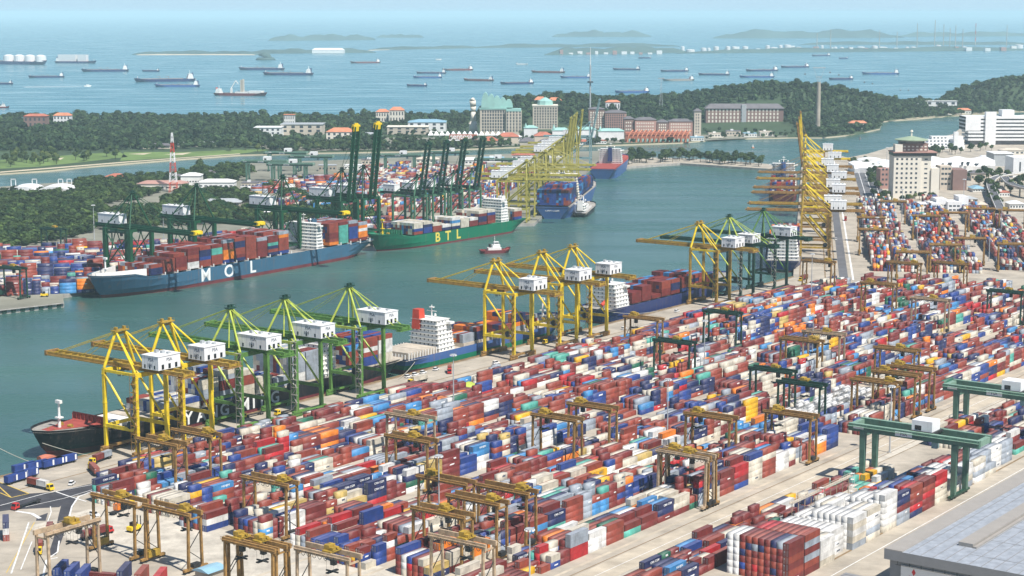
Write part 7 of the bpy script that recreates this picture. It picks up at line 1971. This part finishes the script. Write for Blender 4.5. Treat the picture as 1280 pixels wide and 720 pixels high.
# ------------------------------------------------------------------ far coast
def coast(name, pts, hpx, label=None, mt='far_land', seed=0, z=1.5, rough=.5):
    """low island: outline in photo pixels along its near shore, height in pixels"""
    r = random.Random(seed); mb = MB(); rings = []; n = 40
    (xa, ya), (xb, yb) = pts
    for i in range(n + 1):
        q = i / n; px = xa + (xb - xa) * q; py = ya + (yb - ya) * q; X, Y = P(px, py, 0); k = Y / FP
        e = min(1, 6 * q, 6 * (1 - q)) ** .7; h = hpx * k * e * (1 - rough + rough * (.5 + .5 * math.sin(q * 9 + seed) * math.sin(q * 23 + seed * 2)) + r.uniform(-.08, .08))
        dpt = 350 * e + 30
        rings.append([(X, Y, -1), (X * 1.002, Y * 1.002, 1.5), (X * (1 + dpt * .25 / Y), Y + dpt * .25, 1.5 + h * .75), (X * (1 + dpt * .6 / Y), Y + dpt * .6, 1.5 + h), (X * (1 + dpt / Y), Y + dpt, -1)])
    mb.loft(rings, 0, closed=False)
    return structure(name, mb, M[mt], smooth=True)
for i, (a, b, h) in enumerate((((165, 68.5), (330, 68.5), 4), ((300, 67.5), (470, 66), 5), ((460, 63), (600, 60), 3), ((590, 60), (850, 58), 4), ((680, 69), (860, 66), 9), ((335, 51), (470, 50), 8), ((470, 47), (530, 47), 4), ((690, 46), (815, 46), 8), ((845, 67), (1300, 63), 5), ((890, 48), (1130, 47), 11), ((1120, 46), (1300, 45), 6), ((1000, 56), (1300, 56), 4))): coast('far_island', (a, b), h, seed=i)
for a, b in (((170, 68.9), (320, 68.9)), ((460, 63.3), (592, 59.0))): coast('sandy_beach', (a, b), .6, mt='sand', seed=3)
t = thing('islet', 'small wooded islet in the sea right of the sandy flats', 'islet', (*P(332, 75, 0), 0)); k = P(332, 75, 0)[1] / FP
MB().tube((0, 0, -1), (0, 0, 3 * k), 13 * k, 10 * k, 18).tube((0, 0, 3 * k), (2 * k, 0, 8.5 * k), 10 * k, 4 * k, 14).build('wooded_mound', M['far_land'], t, smooth=True)
t = thing('long_shed', 'long white shed with a pale roof on the far flats', 'shed', (*P(390, 67, 0), 1.5)); k = P(390, 67, 0)[1] / FP
block(t, 0, 40 * k, 0, 40, 0, 4 * k, 'hull_white'); hip(t, 0, 40 * k, 0, 40, 4 * k, 2.4 * k, 'white_paint')
# refinery tanks and chimneys
rg = random.Random(8)
def tank(px, py, r, h, lb):
    k = P(px, py, 0)[1] / FP; t = thing('storage_tank', lb, 'tank', (*P(px, py, 0), 1.5), 0, 'storage tanks on the far shore')
    MB().tube((0, 0, 0), (0, 0, h * k), r * k, n=16).build('shell', M['tank_white'], t); MB().tube((0, 0, h * k), (0, 0, h * k + .5 * k), r * k, r * .3 * k, 16).build('roof', M['tank_white'], t)
for q in range(13): tank(856 + q * 11 + rg.uniform(-5, 5), 66.6 - q * .12 - rg.uniform(0, 2.4), rg.uniform(2, 5.6), rg.uniform(2.5, 7), 'white storage tank left in the far shore tank row')
for q in range(16): tank(1010 + q * 17 + rg.uniform(-9, 9), 65 - q * .1 - rg.uniform(0, 3.5), rg.uniform(1.6, 5.2), rg.uniform(2, 6), 'white storage tank in the right half of the far shore')
for px, yb, yt, st, lb in ((1021, 62, 42, 0, 'leftmost thin refinery chimney on the far shore'), (1038, 60, 37, 0, 'pale refinery chimney second from left'), (1099, 60, 38, 0, 'pale chimney standing alone between tank rows'), (1146, 61, 30, 0, 'dark chimney left of the tallest refinery chimney'), (1168, 61, 26, 0, 'tallest pale refinery chimney'),
                           (1179, 60, 31, 0, 'pale chimney right of the tallest one'), (1187, 60, 36, 0, 'shorter chimney in the refinery cluster'), (1194, 58, 32, 0, 'thin far chimney in the refinery cluster'), (1203, 60, 37, 0, 'chimney before the red and white one'), (1219, 56, 30, 1, 'red and white banded refinery chimney'), (1121, 58, 40, 0, 'short chimney between tanks'), (1258, 58, 32, 0, 'thin flare stack at the far right')):
    Xp, Yp = P(px, yb, 0); k = Yp / FP; h = (yb - yt) * k; t = thing('chimney', lb, 'chimney', (Xp, Yp, 1.5), 0, 'refinery chimneys')
    n_ = 6 if st else 1
    for q in range(n_):
        r0 = .6 * k * (1 - .35 * q / n_); r1 = .6 * k * (1 - .35 * (q + 1) / n_); MB().tube((0, 0, h * q / n_), (0, 0, h * (q + 1) / n_), r0, r1, 12).build('shaft' if n_ == 1 else 'band', M['funnel_red'] if st and q % 2 else M['concrete'], t)
for q in range(32):
    px = 700 + q * 11 if q < 12 else 905 + (q - 12) * 19 + rg.uniform(-7, 7); k = P(px, 68, 0)[1] / FP; t = thing('shore_building', 'small pale building on the far island right of the slim tower' if q < 12 else 'pale factory block on the refinery shore', 'building', (*P(px, 68.5 - .2 * (q % 3) if q < 12 else 65.2 - rg.uniform(0, 3.5), 0), 1.5), 0, 'pale buildings on the far shore')
    ww = rg.uniform(3, 8) * k; block(t, 0, ww, 0, 40, 0, rg.uniform(1.5, 5.5) * k, 'hull_white' if q % 3 else 'brick_pink'); block(t, -.2 * k, ww + .2 * k, -5, 45, 5.6 * k, 6 * k, 'hull_white', 'roof') if False else None
# ------------------------------------------------------------------ ships at anchor
FS = random.Random(77)
def far_ship(x0, x1, y, hull, label, aft='r', kind='tanker'):
    a, b = V_(P(x0, y, 0)), V_(P(x1, y, 0)); tw = FS.uniform(-.45, .45) * (b - a).length; a = a + V_((0, tw / 2)); b = b - V_((0, tw / 2)); bow, st = (a, b) if aft == 'r' else (b, a); L = (a - b).length
    fb = max(5, L * .045); B = L * .16; k = a.length / FP
    t, L, dk = ship('anchored_ship', label, bow, st, B, fb, [hull, hull if hull != 'hull_white' else 'boot_red', 'deck_red' if kind == 'tanker' else 'deck_grey', hull], bow_rise=L * .012, boot_z=.6, rake=L * .04, srake=L * .02, cat='ship', group='ships anchored in the roads', draft=1)
    mb = MB(); hh = L * .085; xs = -L / 2 + L * .09
    for q in range(4): mb.box(xs - L * .05 + q * L * .004, xs + L * .045 - q * L * .006, -B * .45 + q * .8, B * .45 - q * .8, fb - 1.2 + q * hh / 4, fb - 1.2 + (q + 1) * hh / 4 - .02)
    mb.build('superstructure', M['hull_white'], t)
    MB().box(xs - L * .055, xs - L * .035, -B * .16, B * .16, fb - 1, fb + hh * 1.15).build('funnel', M['hull_navy'] if kind != 'red' else M['funnel_red'], t)
    mb = MB(); mb.tube((xs, 0, fb + hh * .9), (xs, 0, fb + hh * 1.6), L * .004, n=6); mb.tube((L * .44, 0, fb - 1), (L * .44, 0, fb + L * .05), L * .004, n=6); mb.build('mast', M['hull_white'], t)
    mb = MB(); mb.box(-L * .3, L * .38, -B * .06, B * .06, fb - .9, fb + L * .008)
    for q in (-.06, .08): mb.tube((L * q, B * .2, fb - 1), (L * q, B * .2, fb + L * .045), L * .004, n=6); mb.beam((L * q, B * .2, fb + L * .04), (L * q + L * .06, B * .1, fb + L * .035), L * .006, L * .006)
    mb.build('deck_gear', M['deck_grey'] if kind != 'white' else M['hull_white'], t)
    return t, L, fb
for a in ((-14, 17, 105.5, 'hull_navy', 'dark ship cut by the left picture border'), (36, 80, 97, 'hull_navy', 'dark tanker right of the ship at the left border'), (103, 160, 89.5, 'hull_navy', 'long dark tanker above the speedboat wake'), (177, 200, 89.5, 'hull_navy', 'small coaster alone above the overlapping pair'),
          (170, 242, 102, 'hull_navy', 'rear ship of the overlapping pair left of the red white crane ship'), (193, 250, 108.5, 'hull_midblue', 'front ship of the overlapping pair left of the red white crane ship'), (298, 356, 87.5, 'hull_navy', 'rear dark tanker of the pair right of the islet'), (328, 392, 94, 'hull_navy', 'front dark tanker of the pair right of the islet'),
          (438, 475, 79, 'boot_red', 'red tanker anchored alone in the upper middle left'), (520, 558, 92, 'hull_navy', 'dark ship behind the blue tanker pair'), (516, 553, 97.5, 'hull_midblue', 'blue ship in front of the pair left of a red tanker'), (508, 534, 108, 'hull_navy', 'small dark coaster nearest the shore woods'),
          (553, 591, 88, 'boot_red', 'red tanker right behind the blue pair'), (579, 617, 101, 'boot_red', 'red tanker nearest below the blue pair'), (625, 667, 105, 'hull_navy', 'dark tanker anchored above the vaulted hotel'), (664, 706, 91, 'boot_red', 'red tanker left of the slim tower'), (700, 739, 97.5, 'hull_midblue', 'blue white ship right behind the slim tower'),
          (766, 800, 87.5, 'hull_navy', 'dark tanker right of the slim tower, highest in view'), (768, 812, 116, 'hull_midblue', 'large blue ship half hidden by the treetops'), (825, 861, 89.5, 'hull_navy', 'dark tanker above the lattice tower'), (827, 868, 101, 'deck_grey', 'grey ship beside the lattice tower top'), (873, 912, 94, 'hull_navy', 'dark tanker left of two blue ships'),
          (924, 968, 97, 'hull_midblue', 'front blue ship above the wooded hill'), (931, 973, 89, 'hull_navy', 'rear dark ship above the wooded hill'), (975, 1012, 84.5, 'hull_navy', 'dark tanker above left of the cable car pylon'), (1014, 1038, 70, 'hull_navy', 'tiny ship near the tank shore'), (1035, 1067, 99.5, 'hull_navy', 'barge like ship right of the cable car pylon'), (1077, 1124, 93, 'hull_midblue', 'long blue tanker alone at the right'),
          (544, 552, 75, 'hull_white', 'tiny white boat in the upper middle'), (798, 814, 73, 'hull_navy', 'tiny dark ship before the far island'), (1048, 1060, 73.5, 'hull_navy', 'tiny barge right of the cable car pylon')): far_ship(*a)
far_ship(645, 660, 81, 'hull_white', 'small white patrol ship above the vaulted hotel', 'l', 'white')
for i, (x0, x1, y, lb) in enumerate(((-20, 63, 80.5, 'long ship carrying white domed tanks at the left border'), (68, 122, 79, 'ship with big white rectangular tanks at the far left'))):
    t, L, fb = far_ship(x0, x1, y, 'hull_navy', lb, 'l')
    k = L / (x1 - x0)
    if i == 0:
        for q in range(4): MB().tube((L / 2 - (8 + 15 * q) * k, 0, fb - 1), (L / 2 - (8 + 15 * q) * k, 0, fb + 6 * k), 6.5 * k, 6 * k, 16).tube((L / 2 - (8 + 15 * q) * k, 0, fb + 6 * k), (L / 2 - (8 + 15 * q) * k, 0, fb + 7.5 * k), 6 * k, 2.5 * k, 16).build('cargo_tank', M['tank_white'], t)
    else:
        MB().box(-L / 2 + 5 * k, -L / 2 + 28 * k, -12, 12, fb - 1, fb + 8 * k).build('cargo_tank', M['tank_white'], t); MB().box(-L / 2 + 31 * k, -L / 2 + 42 * k, -12, 12, fb - 1, fb + 8 * k).build('cargo_tank', M['tank_white'], t)
# red and white construction ship
t, L, fb = far_ship(267, 335, 119.5, 'boot_red', 'red and white offshore construction ship with a big crane', 'l', 'red'); k = L / 68
MB().box(L / 2 - 22 * k, L / 2 - 6 * k, -9, 9, fb - 1, fb + 3 * k).box(L / 2 - 40 * k, L / 2 - 23 * k, -8, 8, fb - 1, fb + 1.6 * k).build('deck_module', M['hull_white'], t)
MB().box(0, 1.8 * k, -3, 3, fb - 1, fb + 16 * k).box(2.6 * k, 4.4 * k, -3, 3, fb - 1, fb + 17 * k).build('derrick', M['stone_beige'], t)
mb = MB(); mb.beam((-12 * k, 0, fb), (-12 * k, 0, fb + 6 * k), 2.2 * k, 2.2 * k); mb.beam((-12 * k, 0, fb + 6 * k), (-6 * k, 0, fb + 15 * k), 1.2 * k, 1.2 * k); mb.beam((-6 * k, 0, fb + 15 * k), (-3 * k, 0, fb + 11 * k), .9 * k, .9 * k); mb.build('deck_crane', M['hull_white'], t)
tug('small tugboat at the left picture border off the wooded shore', 4, 135, 0, 1.0)
# speedboat with wake
t = thing('speedboat', 'white speedboat trailing a wake at the left', 'boat', (*P(110, 108, 0), 0)); k = P(110, 108, 0)[1] / FP
MB().hexa(((-5 * k, -1.2 * k, 0), (3 * k, -1 * k, 0), (3 * k, 1 * k, 0), (-5 * k, 1.2 * k, 0), (-5 * k, -1.4 * k, 1.2 * k), (5 * k, -.3 * k, 1.5 * k), (5 * k, .3 * k, 1.5 * k), (-5 * k, 1.4 * k, 1.2 * k))).build('hull', M['hull_white'], t); MB().box(-2 * k, 1.5 * k, -.8 * k, .8 * k, 1.3 * k, 2.4 * k).build('cabin', M['hull_white'], t)
a = P(103, 108.3, 0); b = P(30, 108.8, 0); structure('boat_wake', MB().poly([(a[0], a[1] - 4, .03), (b[0], b[1] - 14, .03), (b[0], b[1] + 14, .03), (a[0], a[1] + 4, .03)][::1]), M['line_white'])
for px, py, lb in ((941, 185, 'tiny orange buoy boat in the strait'), (1075, 174, 'dark navigation buoy in the right strait')):
    k = P(px, py, 0)[1] / FP; t = thing('buoy', lb, 'buoy', (*P(px, py, 0), 0)); MB().tube((0, 0, -.3), (0, 0, 1.4), 2.4, 2.2, 10).build('float', M['tile_orange' if px < 1000 else 'slate'], t); MB().tube((0, 0, 1.4), (0, 0, 5.5), 1.2, .3, 8).build('beacon', M['hull_white' if px < 1000 else 'slate'], t)
